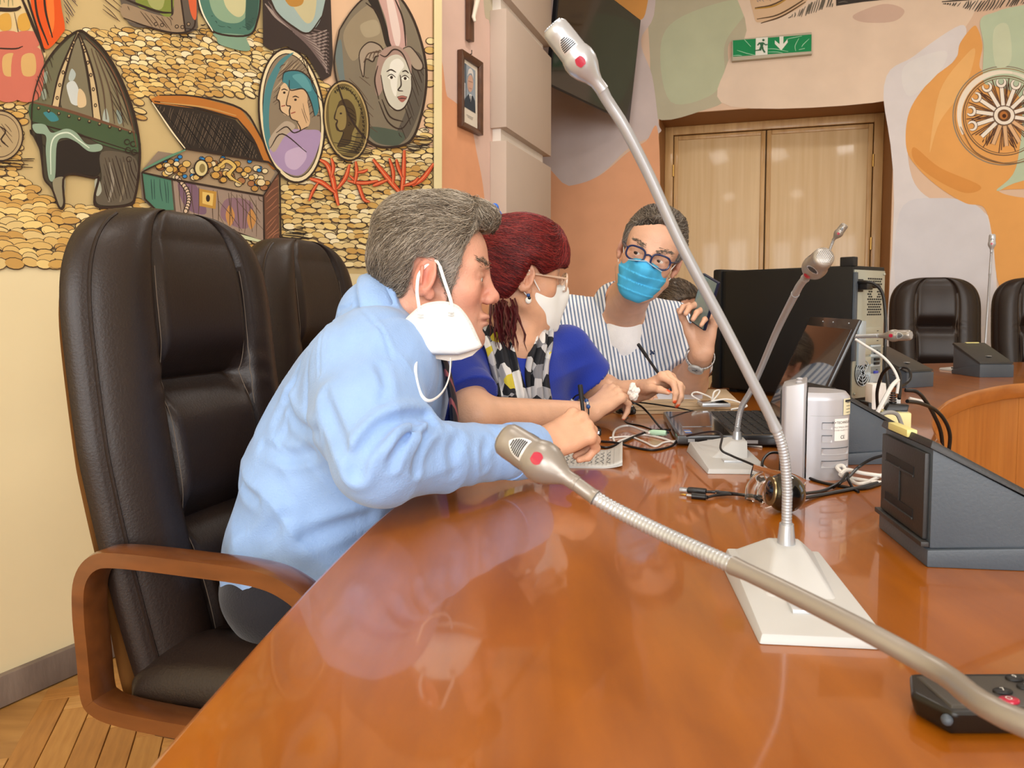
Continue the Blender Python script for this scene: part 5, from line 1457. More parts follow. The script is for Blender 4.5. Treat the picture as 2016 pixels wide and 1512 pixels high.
def flow2(p):
    q = H2.inv(p); d = np.zeros_like(q)
    fr = np.clip((q[:, 0] - .05) / .04, 0, 1)
    d[:, 0] = -1.0 * (1 - fr) + .15 * fr; d[:, 2] = .25 * (1 - fr) - 1.0 * fr; d[:, 1] = -.5 * fr
    return d @ H2.R.T
short_hair(woman, None, H2, hl2, ('5c1114', '7d1a1c', '430a0d', '96302a', '681417'), 31, grow=.024,
           tufts=(((.066, 0, .078), (.046, .064, .050)), ((.010, 0, .105), (.075, .066, .050)), ((-.060, 0, .075), (.060, .065, .060)), ((-.085, 0, .02), (.04, .05, .06))), count=13000, length=.062, flow=flow2, rough=.0012, rad=.0006, lift=.002)
# loose strands falling behind the ear
b = MB(); r_ = random.Random(3)
for k in range(46):
    a = H2.fwd((-.045 + r_.uniform(-.035, .020), -.060 + r_.uniform(-.012, .02), -.055 + r_.uniform(-.02, .01)))
    q = [Vector(a.tolist())]
    for j in range(5): q.append(q[-1] + Vector((r_.uniform(-.006, .009), r_.uniform(-.008, .006), -.019)))
    b.tube(q, [.0022, .0024, .0022, .0018, .0012, .0004], 5)
b.build('hair_strands', mat('dark_red_hair', '4a1013', rough=.4, var=.2, vscale=60), woman, smooth=True, keep=True)
b = MB(); cl = P(974, 420, 1.80)
for dx, dz, r0 in ((0, .012, .010), (.006, -.006, .012), (.013, -.020, .010), (-.006, -.012, .009)): b.sphere(cl + Vector((dx, 0, dz)), (r0, r0, r0 * 1.2), seg=12, rings=8)
b.build('hair_clip', mat('blue_hair_clip', '1f63c8', rough=.35, var=.05), woman, smooth=True, keep=True)
# earring
b = MB(); er = Vector(H2.fwd((-.002, -.081, -.048)).tolist())
b.tube([er + Vector((0, 0, .012)), er + Vector((.001, 0, .022))], .0008, 6, mt=M_BRASS)
b.sphere(er + Vector((0, 0, .008)), .0045, seg=10, rings=8, mt=mat('blue_bead', '2a4e8a', rough=.15, var=.1)); b.sphere(er + Vector((0, 0, -.003)), (.007, .004, .008), seg=12, rings=8, mt=mat('pearl_white', 'e8e6e0', rough=.2, var=.05)); b.sphere(er + Vector((.002, -.002, .002)), .004, seg=10, rings=8, mt=mat('black_bead', '121418', rough=.15, var=.1))
b.build('earring', None, woman, smooth=True, keep=True)
# royal blue top
M_ROYAL = clothmat('royal_blue_jersey', '14309a', rough=.85)
S = Shape()
S.ell((-.008, 1.84, .905), (.170, .105, .085), k=.05, R=R2); S.ell((-.003, 1.865, .80), (.155, .125, .15), k=.06, R=R2); S.ell((-.008, 1.91, .64), (.17, .14, .13), k=.05, R=R2)
S.cap(s2, s2 + (e2 - s2) * .78, .066, .070, k=.05, flat=True); S.cap(s2l, s2l + (e2l - s2l) * .60, .062, .068, k=.05, flat=True)
S.ell(nb2 + np.array((.01, -.012, .018)), (.068, .060, .036), k=.012, mode='s')
S.disp = folds([((-.13, 1.70, .87), .07, (.8, -.2, .6), .05, .004), ((.12, 1.85, .86), .08, (-.6, .3, .8), .05, .004), ((0, 1.76, .75), .1, (.8, .4, .5), .06, .004)], 41, .002, 20, .004, (.3, .1, 1), 18)
cloth_mesh('top', S, (-.28, 1.58, .50), (.30, 2.08, 1.04), .0055, woman, M_ROYAL)
S = Shape(); S.ell((-.01, 1.93, .56), (.16, .16, .10), k=.05, R=R2)
for a in (-.08, .10): S.chain([np.array((-.01, 1.93, .55)) + E2 * a, np.array((.10, 1.60, .52)) + E2 * a, np.array((.12, 1.58, .08)) + E2 * a], [.085, .065, .05], k=.05)
cloth_mesh('trousers', S, (-.26, 1.40, .03), (.34, 2.14, .68), .009, woman, M_NAVY)
# scarf with a broken grey, black and white pattern
M_SCARF = mat('patterned_scarf', 'a9a8aa', rough=.75, var=.1, bump=.1)
nt = M_SCARF.node_tree; vo = nt.nodes.new('ShaderNodeTexVoronoi'); vo.inputs['Scale'].default_value = 38
tcn = nt.nodes.new('ShaderNodeTexCoord'); cr = nt.nodes.new('ShaderNodeValToRGB'); cr.color_ramp.interpolation = 'CONSTANT'
el_ = cr.color_ramp.elements; el_[0].color = lin('1b1d24'); el_[1].position = .30; el_[1].color = lin('b9b8ba')
for ps, c in ((.48, '77787e'), (.60, 'd9d8d6'), (.74, '2a2c34'), (.84, '9a9a9e'), (.95, 'c9b93a')): q = el_.new(ps); q.color = lin(c)
sx = nt.nodes.new('ShaderNodeSeparateColor'); nt.links.new(tcn.outputs['Object'], vo.inputs['Vector']); nt.links.new(vo.outputs['Color'], sx.inputs[0]); nt.links.new(sx.outputs[0], cr.inputs['Fac']); nt.links.new(cr.outputs['Color'], nt.nodes['Principled BSDF'].inputs['Base Color'])
sc_root = None
for name, path, w_ in (('scarf', [(-.075, 1.85, 1.0), (-.060, 1.765, 1.000), (-.030, 1.725, .955), (-.012, 1.715, .89), (.006, 1.722, .82), (.022, 1.735, .76)], .034),
                       ('scarf', [(-.02, 1.87, 1.01), (.060, 1.815, 1.005), (.066, 1.765, .96), (.056, 1.748, .90), (.062, 1.755, .83), (.075, 1.77, .76)], .026)):
    pth = catmull([Vector(q) for q in path], 8); b = MB()
    n = len(pth)
    def sc(u, v, pth=pth, n=n, w_=w_):
        i = min(n - 1, int(round(v * (n - 1)))); q = pth[i]
        a = u * 2 - 1
        fold = .007 * math.sin(a * 7 + v * 3) + .004 * math.sin(a * 13 + v * 9)
        side = Vector((.86, .40, 0)); nr = Vector((.42, -.90, .1))
        return q + side * (a * w_ * (1 + .25 * v)) + nr * (fold + .012 * (1 - a * a))
    b.grid(26, n, sc)
    o = b.build('scarf', M_SCARF, woman, smooth=True, angle=80, keep=True); md = o.modifiers.new('thickness', 'SOLIDIFY'); md.thickness = .003

# ================================================================= man in the striped shirt
man3 = person('person', 'man in a blue and white striped shirt and blue surgical mask, holding up a phone', (.36, 2.58, .52))
H3 = Xf(P(1279, 502, 2.21), headR((-.21, -.955, -.13), (.345, -.06, .93)), 1.07)
s3, e3, w3 = np.array((.170, 2.475, 1.012)), np.array((.095, 2.40, .845)), np.array((.28, 2.235, .815))
s3l, e3l, w3l = np.array((.535, 2.475, .990)), np.array((.548, 2.33, .812)), np.array((.528, 2.115, .918))
nb3 = np.array((.350, 2.43, 1.035))
S = Shape()
head_ops(S, H3, nose=1.0, jaw=1.05, fat=.006, lips=False)
S.cap(H3.fwd((-.02, 0, -.05)), nb3, .058, .064, k=.03); S.cap(H3.fwd((.02, 0, -.09)), nb3 + (0, -.03, -.02), .044, .052, k=.03)
S.ell((.355, 2.48, .945), (.17, .10, .09), k=.05); S.ell((.355, 2.50, .80), (.15, .12, .17), k=.05); S.ell((.36, 2.56, .63), (.16, .13, .12), k=.05)
for a, b_, c in ((s3, e3, w3), (s3l, e3l, w3l)): S.cap(a, b_, .056, .050, k=.04); S.cap(b_, c, .050, .032, k=.02)
t3, _ = hand_ops(S, w3l + np.array((0, -.004, .006)), (.03, -.12, .99), (.72, .66, .10), -1, ((.75, .9, .6), (.8, .95, .6), (.85, 1.0, .6), (.9, 1.0, .6)), .10, (.35, .1, .1), 1.02)
hand_ops(S, w3, (.9, -.35, -.1), (0, 0, 1), 1, (.4, .5, .3), .05)
def col3(V):
    c = head_color(H3.inv(V), 'd2a58c', 'c98873', .2)
    far = np.linalg.norm(V - H3.o, axis=1) > .185
    hand = np.tile(L3('d3a488'), (len(V), 1)) * (1 + .08 * snoise(V, 90, 8)[:, None])
    c[far] = hand[far]; return c
body_mesh(S, (.0, 2.00, .52), (.64, 2.72, 1.27), .0040, man3, col3)
eyes(man3, H3, (.9, -.30, .02))
brows(man3, H3, ('6d6258', '8a7f74', '4f463e'), 6, S)
def hl3(q):
    x, y, z = q[:, 0], np.abs(q[:, 1]), q[:, 2]
    line = np.interp(x, [-.12, -.075, -.050, -.038, -.028, .010, .020, .032, .046, .066, .085, .12], [-.078, -.072, -.055, .004, .038, .038, .010, .004, .062, .088, .098, .106])
    return (line - z) * .75
short_hair(man3, None, H3, hl3, ('5a5048', '776d62', '463d36', '8d8478'), 51, grow=.009, tufts=(((.020, 0, .105), (.060, .05, .022)),), count=7000, length=.034, rough=.0018, rad=.0008, lift=.004, h=.004,
           ncol=lambda q, c: c * (1 - .5 * np.clip(gauss(q, (.02, .07, .0), (.05, .04, .05)) + gauss(q, (.02, -.07, .0), (.05, .04, .05)), 0, 1))[:, None] + L3('a9a29a') * (.5 * np.clip(gauss(q, (.02, .07, .0), (.05, .04, .05)) + gauss(q, (.02, -.07, .0), (.05, .04, .05)), 0, 1))[:, None])
M_STRIPE = mat('striped_cotton', 'e8ecf2', rough=.8, var=.03, bump=.2, bscale=250)
nt = M_STRIPE.node_tree; tcn = nt.nodes.new('ShaderNodeTexCoord'); vm = nt.nodes.new('ShaderNodeVectorMath'); vm.operation = 'DOT_PRODUCT'; vm.inputs[1].default_value = (.97, -.10, .16)
sn = nt.nodes.new('ShaderNodeMath'); sn.operation = 'MULTIPLY'; sn.inputs[1].default_value = 2 * math.pi / .0112; si = nt.nodes.new('ShaderNodeMath'); si.operation = 'SINE'
cr = nt.nodes.new('ShaderNodeValToRGB'); cr.color_ramp.elements[0].position = .12; cr.color_ramp.elements[0].color = lin('e6eaf1'); cr.color_ramp.elements[1].position = .24; cr.color_ramp.elements[1].color = lin('6d7f9d')
nt.links.new(tcn.outputs['Object'], vm.inputs[0]); nt.links.new(vm.outputs['Value'], sn.inputs[0]); nt.links.new(sn.outputs[0], si.inputs[0]); nt.links.new(si.outputs[0], cr.inputs['Fac']); nt.links.new(cr.outputs['Color'], nt.nodes['Principled BSDF'].inputs['Base Color'])
S = Shape()
S.ell((.355, 2.485, .955), (.19, .120, .085), k=.05); S.ell((.352, 2.49, .82), (.185, .145, .16), k=.06); S.cap((.25, 2.47, 1.015), (.45, 2.47, 1.005), .062, .062, k=.05); S.ell((.355, 2.55, .64), (.18, .155, .13), k=.05)
S.cap(s3, s3 + (e3 - s3) * .85, .072, .078, k=.05, flat=True); S.cap(s3l, s3l + (e3l - s3l) * .80, .070, .074, k=.05, flat=True)
S.ell(nb3 + np.array((0, -.075, -.055)), (.030, .065, .080), k=.012, mode='s')
S.disp = folds([((.20, 2.42, .88), .08, (.8, 0, .6), .05, .004), ((.50, 2.38, .88), .08, (-.7, 0, .7), .05, .004), ((.35, 2.36, .75), .12, (.5, 0, .8), .07, .004)], 61, .002, 18, .005, (.2, 0, 1), 16)
cloth_mesh('shirt', S, (.02, 2.26, .50), (.68, 2.74, 1.10), .0055, man3, M_STRIPE)
S = Shape(); S.ell((.352, 2.452, .950), (.085, .105, .105), k=.02); S.cap((.35, 2.41, .985), nb3 + (0, -.02, .004), .055, .054, k=.02, flat=True)
cloth_mesh('undershirt', S, (.22, 2.30, .84), (.48, 2.58, 1.08), .005, man3, clothmat('white_jersey', 'eceef2'))
# open collar
ax = Vector((H3.fwd((-.02, 0, -.06)) - nb3).tolist()).normalized(); cen = Vector((nb3 + np.array((0, 0, .012))).tolist())
fx = Vector((-.05, -1, 0)); fx = (fx - ax * fx.dot(ax)).normalized(); fy = ax.cross(fx)
b = MB()
def colr3(u, v):
    a = math.radians(34 + 292 * u)
    e_ = math.exp(-(u / .13) ** 2) + math.exp(-((1 - u) / .13) ** 2)
    r = .068 + .024 * v + .008 * e_ * v
    return cen + (fx * math.cos(a) + fy * math.sin(a)) * r + ax * (.050 - .052 * v - .045 * v * e_ - .018 * e_)
b.grid(60, 8, colr3); o = b.build('collar', M_STRIPE, man3, smooth=True, angle=80, keep=True); md = o.modifiers.new('thickness', 'SOLIDIFY'); md.thickness = .003
S = Shape(); S.ell((.36, 2.57, .56), (.17, .14, .09), k=.05)
for a in (-.09, .09): S.chain([(.36 + a, 2.57, .55), (.42 + a, 2.30, .50), (.44 + a, 2.32, .08)], [.09, .07, .05], k=.05)
cloth_mesh('trousers', S, (.12, 2.14, .03), (.66, 2.76, .68), .009, man3, M_NAVY)
# small dark emblem embroidered on the shirt pocket
b = MB(); em = P(1284, 694, 2.332)
for dx, dz, r0 in ((0, 0, .0045), (-.004, .005, .0032), (.004, -.003, .0035), (.006, .004, .0024), (-.005, -.005, .0028)): b.sphere(em + Vector((dx, 0, dz)), (r0, .0012, r0), seg=10, rings=6)
b.build('pocket_emblem', mat('navy_thread', '2a3858', rough=.8, var=.05), man3, smooth=True, keep=True)

# ================================================================= fourth person, mostly hidden
man4 = person('person', 'short-haired person bending forward, mostly hidden behind the man with the phone', (.66, 3.18, .52))
H4 = Xf(P(1322, 612, 3.0), headR((.62, -.62, -.45), (.25, -.3, .9)), 1.0)
S = Shape(); head_ops(S, H4); S.cap(H4.fwd((-.03, 0, -.05)), (.64, 3.12, .94), .055, .06, k=.03); S.ell((.65, 3.16, .84), (.19, .12, .14), k=.05); S.ell((.66, 3.2, .64), (.16, .13, .14), k=.05)
for a in (-1, 1): S.chain([(.65 + a * .18, 3.14, .88), (.70 + a * .2, 3.02, .74), (.80 + a * .06, 2.92, .80)], [.05, .045, .03], k=.04)
def col4(V): return head_color(H4.inv(V), 'c99274', 'bf7a62', .1)
body_mesh(S, (.36, 2.84, .5), (1.0, 3.4, 1.2), .0065, man4, col4)
short_hair(man4, None, H4, hl3, ('4d3f33', '655545', '3a2f26'), 71, grow=.010, count=1800, length=.025, rough=.002, rad=.0013, lift=.004, h=.006)
S = Shape(); S.ell((.65, 3.16, .84), (.205, .135, .15), k=.05); S.ell((.66, 3.2, .64), (.175, .145, .15), k=.05)
for a in (-1, 1): S.chain([(.65 + a * .18, 3.14, .88), (.70 + a * .2, 3.02, .75)], [.065, .058], k=.04)
cloth_mesh('shirt', S, (.36, 2.84, .48), (1.0, 3.42, 1.06), .009, man4, clothmat('dark_grey_shirt', '3a3d46'))
S = Shape(); S.ell((.66, 3.22, .56), (.17, .14, .09), k=.05)
for a in (-.09, .09): S.chain([(.66 + a, 3.22, .55), (.76 + a, 3.02, .50), (.78 + a, 3.04, .08)], [.09, .07, .05], k=.05)
cloth_mesh('trousers', S, (.42, 2.86, .03), (1.0, 3.42, .68), .011, man4, M_NAVY)

# low stools that carry the two people at the far side
for lb_, x, y in (('low round stool carrying the man in the striped shirt', .36, 2.58), ('low round stool carrying the person behind the man with the phone', .66, 3.22)):
    o_ = thing('stool', lb_, 'stool', (x, y, 0))
    b = MB(); b.lathe([(.02, .415), (.17, .415), (.19, .43), (.19, .455), (.17, .475), (.02, .48)], None, 32); b.build('seat', M_LEATHER, o_, smooth=True, angle=40)
    b = MB(); b.lathe([(.03, .05), (.03, .415)], None, 16); b.build('column', M_BLACKPL, o_, smooth=True, angle=40)
    b = MB(); b.lathe([(.20, .0), (.20, .012), (.17, .03), (.03, .06)], None, 32); b.build('base', M_BLACKPL, o_, smooth=True, angle=40)
# ------------------------------------------------------------------ microphones
M_SILVER = mat('brushed_silver', 'b4b8bd', rough=.3, metal=.5, var=.04, vscale=40)
M_STEM = mat('satin_grey_stem', 'a3a6aa', rough=.34, metal=.35, var=.03)
M_TAUPE = mat('satin_taupe_metal', '969089', rough=.35, metal=.45, var=.03)
M_MICBASE = mat('pale_grey_plastic', 'bcbdbd', rough=.45, var=.03, vscale=10)
M_GRILLE = mat('light_metal_grille', 'cfd3d8', rough=.3, metal=.5, var=.03)
M_DARK = mat('black_rubber', '141416', rough=.55, var=.06)
M_RED = mat('red_translucent_plastic', 'a81d3a', rough=.25, coat=.4, var=.05)
M_GUN = mat('charcoal_plastic', '474f58', rough=.45, var=.07, vscale=9, bump=.1, bscale=300)
M_GUN2 = mat('dark_charcoal_plastic', '2b2a2a', rough=.45, var=.07, vscale=9, bump=.1, bscale=300)
def mic(label, path, tip, flex=((0, .2),), base=None, bdir=(0, -1), r=.0058, head=.072, group='gooseneck microphones on the table', body=M_SILVER, stemm=M_STEM, flexm=M_SILVER, hr=.0145):
    path = [Vector(p) for p in path]; tip = Vector(tip)
    o = thing('gooseneck_microphone', label, 'microphone', (path[0].x, path[0].y, TZ), 0, group)
    pts = catmull(path, 14)
    L = [0]
    for i in range(1, len(pts)): L.append(L[-1] + (pts[i] - pts[i - 1]).length)
    tot = L[-1]
    def at(s):
        s = clip(s, 0, tot - 1e-6)
        for i in range(1, len(L)):
            if L[i] >= s: return pts[i - 1].lerp(pts[i], (s - L[i - 1]) / max(1e-9, L[i] - L[i - 1]))
        return pts[-1]
    cuts = sorted(set([0.0, 1.0] + [x for f in flex for x in f]))
    for a, b_ in zip(cuts[:-1], cuts[1:]):
        isf = any(f[0] <= a + 1e-6 and b_ <= f[1] + 1e-6 for f in flex)
        s0, s1 = a * tot, b_ * tot
        b = MB()
        if isf:
            n = max(6, int((s1 - s0) / .00115)); rr = [r * (.98 if k % 3 else .86) for k in range(n + 1)]
            b.tube([at(s0 + (s1 - s0) * k / n) for k in range(n + 1)], rr, 10); b.build('flexible_neck', flexm, o, smooth=True, angle=80, keep=True)
        else:
            n = max(8, int((s1 - s0) / .012)); b.tube([at(s0 + (s1 - s0) * k / n) for k in range(n + 1)], [r * 1.12] + [r * .97] * (n - 1) + [r * 1.08], 14); b.build('stem', stemm, o, smooth=True, keep=True)
    p0 = pts[-1]; ax = (tip - p0).normalized(); h = head
    M = TR(p0) @ ax.to_track_quat('Z', 'Y').to_matrix().to_4x4()
    b = MB(); k = hr / .0145
    prof = [(.0062, -.004), (.0064, .006), (.0085 * k, .012), (.0130 * k, .020), (.0153 * k, .027), (.0156 * k, .034), (.0147 * k, .0375), (.0144 * k, .039), (.0136 * k, .041), (.0132 * k, h - .008), (.0127 * k, h - .003), (.0108 * k, h), (.004, h + .0008)]
    b.lathe(prof, M, 32); hd = b.build('head', body, o, smooth=True, angle=50, keep=True)
    # mesh of the front face: small raised dots
    b = MB()
    for i in range(-4, 5):
        for j in range(-4, 5):
            x, y = (i + .5 * (j % 2)) * .0022 * k, j * .0019 * k
            if math.hypot(x, y) < .0095 * k: b.box((x, y, h + .0012), (.0010 * k, .0010 * k, .0008), M)
    b.build('grille', M_GRILLE, hd, keep=True)['kind'] = 'stuff'
    for a in (0, 120, 240):
        A = math.radians(a) + (math.atan2(*(M.inverted().to_3x3() @ (Vector((0, 0, CAMZ)) - p0)).yx))
        def onr(rad, t, z): return M @ Vector((rad * math.cos(A + t), rad * math.sin(A + t), z))
        b = MB()
        def leaf(u, v): z = .0435 + (h - .056) * v; w_ = .62 * (1 - v ** 2.2) ** .8 + .02; return onr(.01362 * k, (u * 2 - 1) * w_, z)
        b.grid(9, 14, leaf); lf = b.build('vent', M_GRILLE, hd, smooth=True, keep=True)
        b = MB()
        for q in range(7):
            z = .0455 + (h - .060) * q / 7; w_ = .5 * (1 - (q / 7) ** 2.2) ** .8
            b.grid(6, 2, lambda u, v, z=z, w_=w_: onr(.01385 * k, (u * 2 - 1) * w_, z + .0011 * v))
        b.build('vent_slots', M_DARK, lf, keep=True, weld=False)['kind'] = 'stuff'
        b = MB(); b.grid(9, 9, lambda u, v: onr(.01575 * k, (u * 2 - 1) * .30 * math.sin(math.pi * (.12 + .76 * v)) ** .6, .0255 + .0095 * v)); b.build('indicator', M_RED, hd, smooth=True, keep=True)
    if base is not None:
        c = Vector((base[0], base[1], TZ)); Mb = frame(c, (bdir[0], bdir[1], 0), (0, 0, 1))
        b = MB(); wv = .0565
        b.hexa([Mb @ Vector(q) for q in ((.105, -wv, 0), (.105, wv, 0), (-.105, wv, 0), (-.105, -wv, 0))], [Mb @ Vector(q) for q in ((.102, -wv + .003, .009), (.102, wv - .003, .009), (-.098, wv - .006, .022), (-.098, -wv + .006, .022))])
        bs = b.build('base', M_MICBASE, o, bevel=.0025, keep=True)
        sk = Mb.inverted() @ pts[0]
        b = MB(); b.hexa([Mb @ Vector(q) for q in ((.030, -.034, .0125), (.030, .034, .0125), (-.097, .046, .020), (-.097, -.046, .020))], [Mb @ Vector(q) for q in ((sk.x + .018, sk.y - .016, .040), (sk.x + .018, sk.y + .016, .040), (sk.x - .014, sk.y + .016, .043), (sk.x - .014, sk.y - .016, .043))]); b.build('socket_hump', M_MICBASE, bs, bevel=.004, keep=True)
        b = MB(); b.tube([pts[0] - Vector((0, 0, .012)), pts[0] + (pts[1] - pts[0]).normalized() * .018], [.0105, .0075], 16); b.build('collar', M_SILVER, o, smooth=True, keep=True)
        b = MB(); b.box((.050, .0, .0135), (.022, .034, .004), Mb); b.build('talk_button', M_GRILLE, bs, bevel=.001, keep=True)
        for q in range(5):
            b = MB(); b.box((-.05 + q * .020, -.040, .0160 - q * .0012), (.004, .012, .003), Mb); b.build('ridge', M_MICBASE, bs, bevel=.0008, keep=True)
    return o
mic('tall upright silver gooseneck microphone on a large pale grey base, in front of the webcam', [P(1548, 1062, .815), P(1549, 1010, .812), P(1549, 950, .808), P(1541, 882, .803), P(1520, 828, .80), P(1480, 748, .795), P(1425, 640, .79), P(1340, 480, .78), P(1278, 345, .77), P(1228, 248, .76), P(1197, 200, .755), P(1182, 172, .75)], P(1112, 82, .742),
    flex=((0.03, .24),), base=(.286, .755), bdir=(-.11, -1))
mic('silver gooseneck microphone rising from a small pale base in front of the laptop keyboard', [P(1451, 868, 1.46), P(1452, 842, 1.46), P(1460, 802, 1.45), P(1478, 770, 1.42), P(1497, 728, 1.38), P(1530, 650, 1.27), P(1566, 578, 1.13), P(1576, 560, 1.10), P(1591, 541, 1.06)], P(1621, 507, .995),
    flex=((0.05, .24), (.86, .97)), base=tuple(Zp(1429, 903, .757).xy), bdir=(-.05, -1), body=M_TAUPE, hr=.0155)
mic('bent-over gooseneck microphone with red light ring, its head low over the table near the notepad', [(.46, .12, .79), (.465, .11, .83), (.44, .135, .868), (.37, .20, .872), P(2090, 1452, .315), P(1850, 1322, .385), P(1700, 1240, .425), P(1500, 1140, .49), P(1330, 1062, .55), P(1240, 1018, .58), P(1180, 985, .595), P(1128, 948, .605)], P(1034, 888, .628),
    flex=((0.02, .12), (.80, .97)), base=(.46, .05), bdir=(.1, -1), stemm=M_TAUPE, body=M_TAUPE, r=.0061, hr=.0165)
mic('small gooseneck microphone standing beyond the black computer tower, head tilted towards the door', [P(1738, 712, 3.3), P(1706, 690, 3.28), P(1664, 620, 3.2), P(1638, 545, 3.15), P(1632, 502, 3.12), P(1641, 472, 3.1)], P(1671, 433, 3.07), flex=((.72, .97),), base=tuple(Zp(1742, 716, .757).xy), bdir=(-.6, -.8), body=M_TAUPE, hr=.0165)
mic('gooseneck microphone lying level behind the laptop screen, head beside the computer ports', [(.84, 2.06, .79), (.83, 2.05, .86), (.84, 2.04, .94), P(1668, 664, 2.0), P(1700, 662, 1.97), P(1735, 661, 1.93)], P(1788, 660, 1.88), flex=((0.02, .2), (.5, .97)), base=(.84, 2.10), bdir=(.3, -.95), body=M_TAUPE, hr=.0145)
mic('thin upright gooseneck microphone between the two empty leather armchairs', [P(1938, 716, 3.42), P(1939, 690, 3.42), P(1945, 600, 3.42), P(1950, 520, 3.4), P(1952, 494, 3.39)], P(1954, 458, 3.39), flex=((0.02, .2), (.8, .97)), base=tuple(Zp(1905, 726, .757).xy), bdir=(-.97, -.2), r=.0052)

# ------------------------------------------------------------------ dark wedge-shaped desk units
def wedge(label, org, fdir, s=1.0, strip=None, hf0=.062):
    o = thing('desk_unit', label, 'desk unit', (org[0], org[1], TZ), math.atan2(fdir[1], fdir[0]), 'wedge-shaped desk units')
    L, W_, hb, hf = .20 * s, .15 * s, .142 * s, hf0 * s
    y0, y1 = -W_ / 2, W_ / 2
    b = MB(); e = .004 * s                                        # lower body: low at the back, rising to the front
    b.hexa([(-e, y0 - e, 0), (L, y0 - e, 0), (L, y1 + e, 0), (-e, y1 + e, 0)], [(-e, y0 - e, .020 * s), (L, y0 - e, hf - .004), (L, y1 + e, hf - .004), (-e, y1 + e, .020 * s)]); b.build('lower_body', M_GUN, o, bevel=.0025 * s)
    b = MB(); b.hexa([(0, y0, .021 * s), (L - .006, y0, hf - .006), (L - .006, y1, hf - .006), (0, y1, .021 * s)], [(0, y0, hb - .006), (L - .006, y0, hf - .002), (L - .006, y1, hf - .002), (0, y1, hb - .006)]); ub = b.build('upper_body', M_GUN, o, bevel=.002 * s)
    b = MB(); sl = (hf - hb) / L
    b.hexa([(-.005, y0 - .005, hb - .004), (L, y0 - .005, hf - .002), (L, y1 + .005, hf - .002), (-.005, y1 + .005, hb - .004)], [(-.002, y0 - .003, hb + .005), (L - .004, y0 - .003, hf + .005), (L - .004, y1 + .003, hf + .005), (-.002, y1 + .003, hb + .005)]); ld = b.build('lid', M_GUN2, o, bevel=.0035 * s)
    b = MB(); b.box((L * .70, 0, hb + sl * L * .70 + .0058), (.016 * s, .020 * s, .002), None); b.build('lid_badge', M_STEM, ld, bevel=.0004)
    if strip:  # cream strip paints the light on the lid's back top edge
        b = MB(); b.box((-.001, W_ * .10, hb + .002), (.012 * s, W_ * .42, .009 * s)); b.build('lit_edge_strip', mat('cream_lit_edge', 'd8d08a', rough=.5, var=.04), ld, bevel=.001)
    # back plate with its recesses
    b = MB(); b.box((-.003, 0, .080 * s), (.006, W_ - .012, .100 * s)); bp_ = b.build('back_plate', M_GUN2, o, bevel=.0015)
    for zc in (.052, .103):
        b = MB(); b.box((-.0062, .006, zc * s), (.0012, W_ * .60, .010 * s)); b.build('slot', M_DARK, bp_)
        b = MB(); b.box((-.0070, .006, (zc - .0065) * s), (.0025, W_ * .62, .003 * s)); b.build('slot_rim', M_GUN2, bp_, bevel=.0008)
    b = MB(); b.box((-.0068, .004, .078 * s), (.002, .003, .042 * s)); b.build('slot_rib', M_GUN2, bp_, bevel=.0006)
    b = MB(); b.box((-.006, 0, .026 * s), (.009, W_ + .004, .006 * s)); b.build('plinth_rib', M_GUN2, o, bevel=.001)
    return o
a1, a2 = Zp(1737, 1040, TZ), Zp(1830, 1116, TZ)
ad = (a1 - a2).normalized()
wedge('dark grey wedge-shaped desk unit with the light on its top edge painted as a cream strip', tuple(((a1 + a2) / 2).xy), (ad.y, -ad.x), 1.0, True, .036)
wedge('dark grey wedge-shaped desk unit standing right behind the silver speaker', (.594, 1.488), (.99, .10), 1.0, None, .034)
wedge('dark grey wedge-shaped desk unit tucked behind the laptop screen, in front of the tower', (.705, 1.80), (.95, .31), .78, None, .05)
wedge('dark grey wedge-shaped desk unit beside the power plugs and the tower cables', (1.40, 2.93), (.45, -.89), .95, True)
wedge('dark grey wedge-shaped desk unit in front of the empty armchairs', (2.00, 3.33), (.05, -1), .92, True)

# ------------------------------------------------------------------ laptop
M_LAPTOP = mat('black_laptop_plastic', '151517', rough=.28, coat=.3, var=.05)
M_LAPGLOSS = mat('glossy_dark_palmrest', '2a2422', rough=.12, coat=.5, var=.03)
M_KEY = mat('matt_black_key', '19191b', rough=.5, var=.05)
M_SCREEN = mat('dark_lcd_glass', '0b0a0c', rough=.06, coat=.6, coatr=.02, var=.02)
hn, hf_ = Vector((.612, 1.575, 0)), Vector((.655, 1.945, 0))
ly = (hf_ - hn); LWd = ly.length; ly.normalize(); lx = Vector((ly.y, -ly.x, 0))      # lx points to the back, away from the user
lap = thing('laptop', 'open black laptop facing the woman, its screen reflecting the masked man', 'laptop', tuple(((hn + hf_) / 2).xy) + (TZ,))
ML = Matrix(((lx.x, ly.x, 0, hn.x), (lx.y, ly.y, 0, hn.y), (0, 0, 1, TZ), (0, 0, 0, 1)))
LDP = .262
b = MB(); b.hexa([ML @ Vector(q) for q in ((-LDP, 0, .004), (.006, 0, .006), (.006, LWd, .006), (-LDP, LWd, .004))], [ML @ Vector(q) for q in ((-LDP, 0, .022), (.006, 0, .030), (.006, LWd, .030), (-LDP, LWd, .022))]); lb = b.build('base', M_LAPTOP, lap, bevel=.003, keep=True)
def ktop(x, y, dz=0): return ML @ Vector((x, y, .022 + .008 * (x + LDP) / LDP + dz))
b = MB(); b.hexa([ktop(-LDP + .006, .006, 0), ktop(-.150, .006, 0), ktop(-.150, LWd - .006, 0), ktop(-LDP + .006, LWd - .006, 0)], [ktop(-LDP + .006, .006, .0008), ktop(-.150, .006, .0008), ktop(-.150, LWd - .006, .0008), ktop(-LDP + .006, LWd - .006, .0008)]); b.build('palm_rest', M_LAPGLOSS, lb, keep=True)
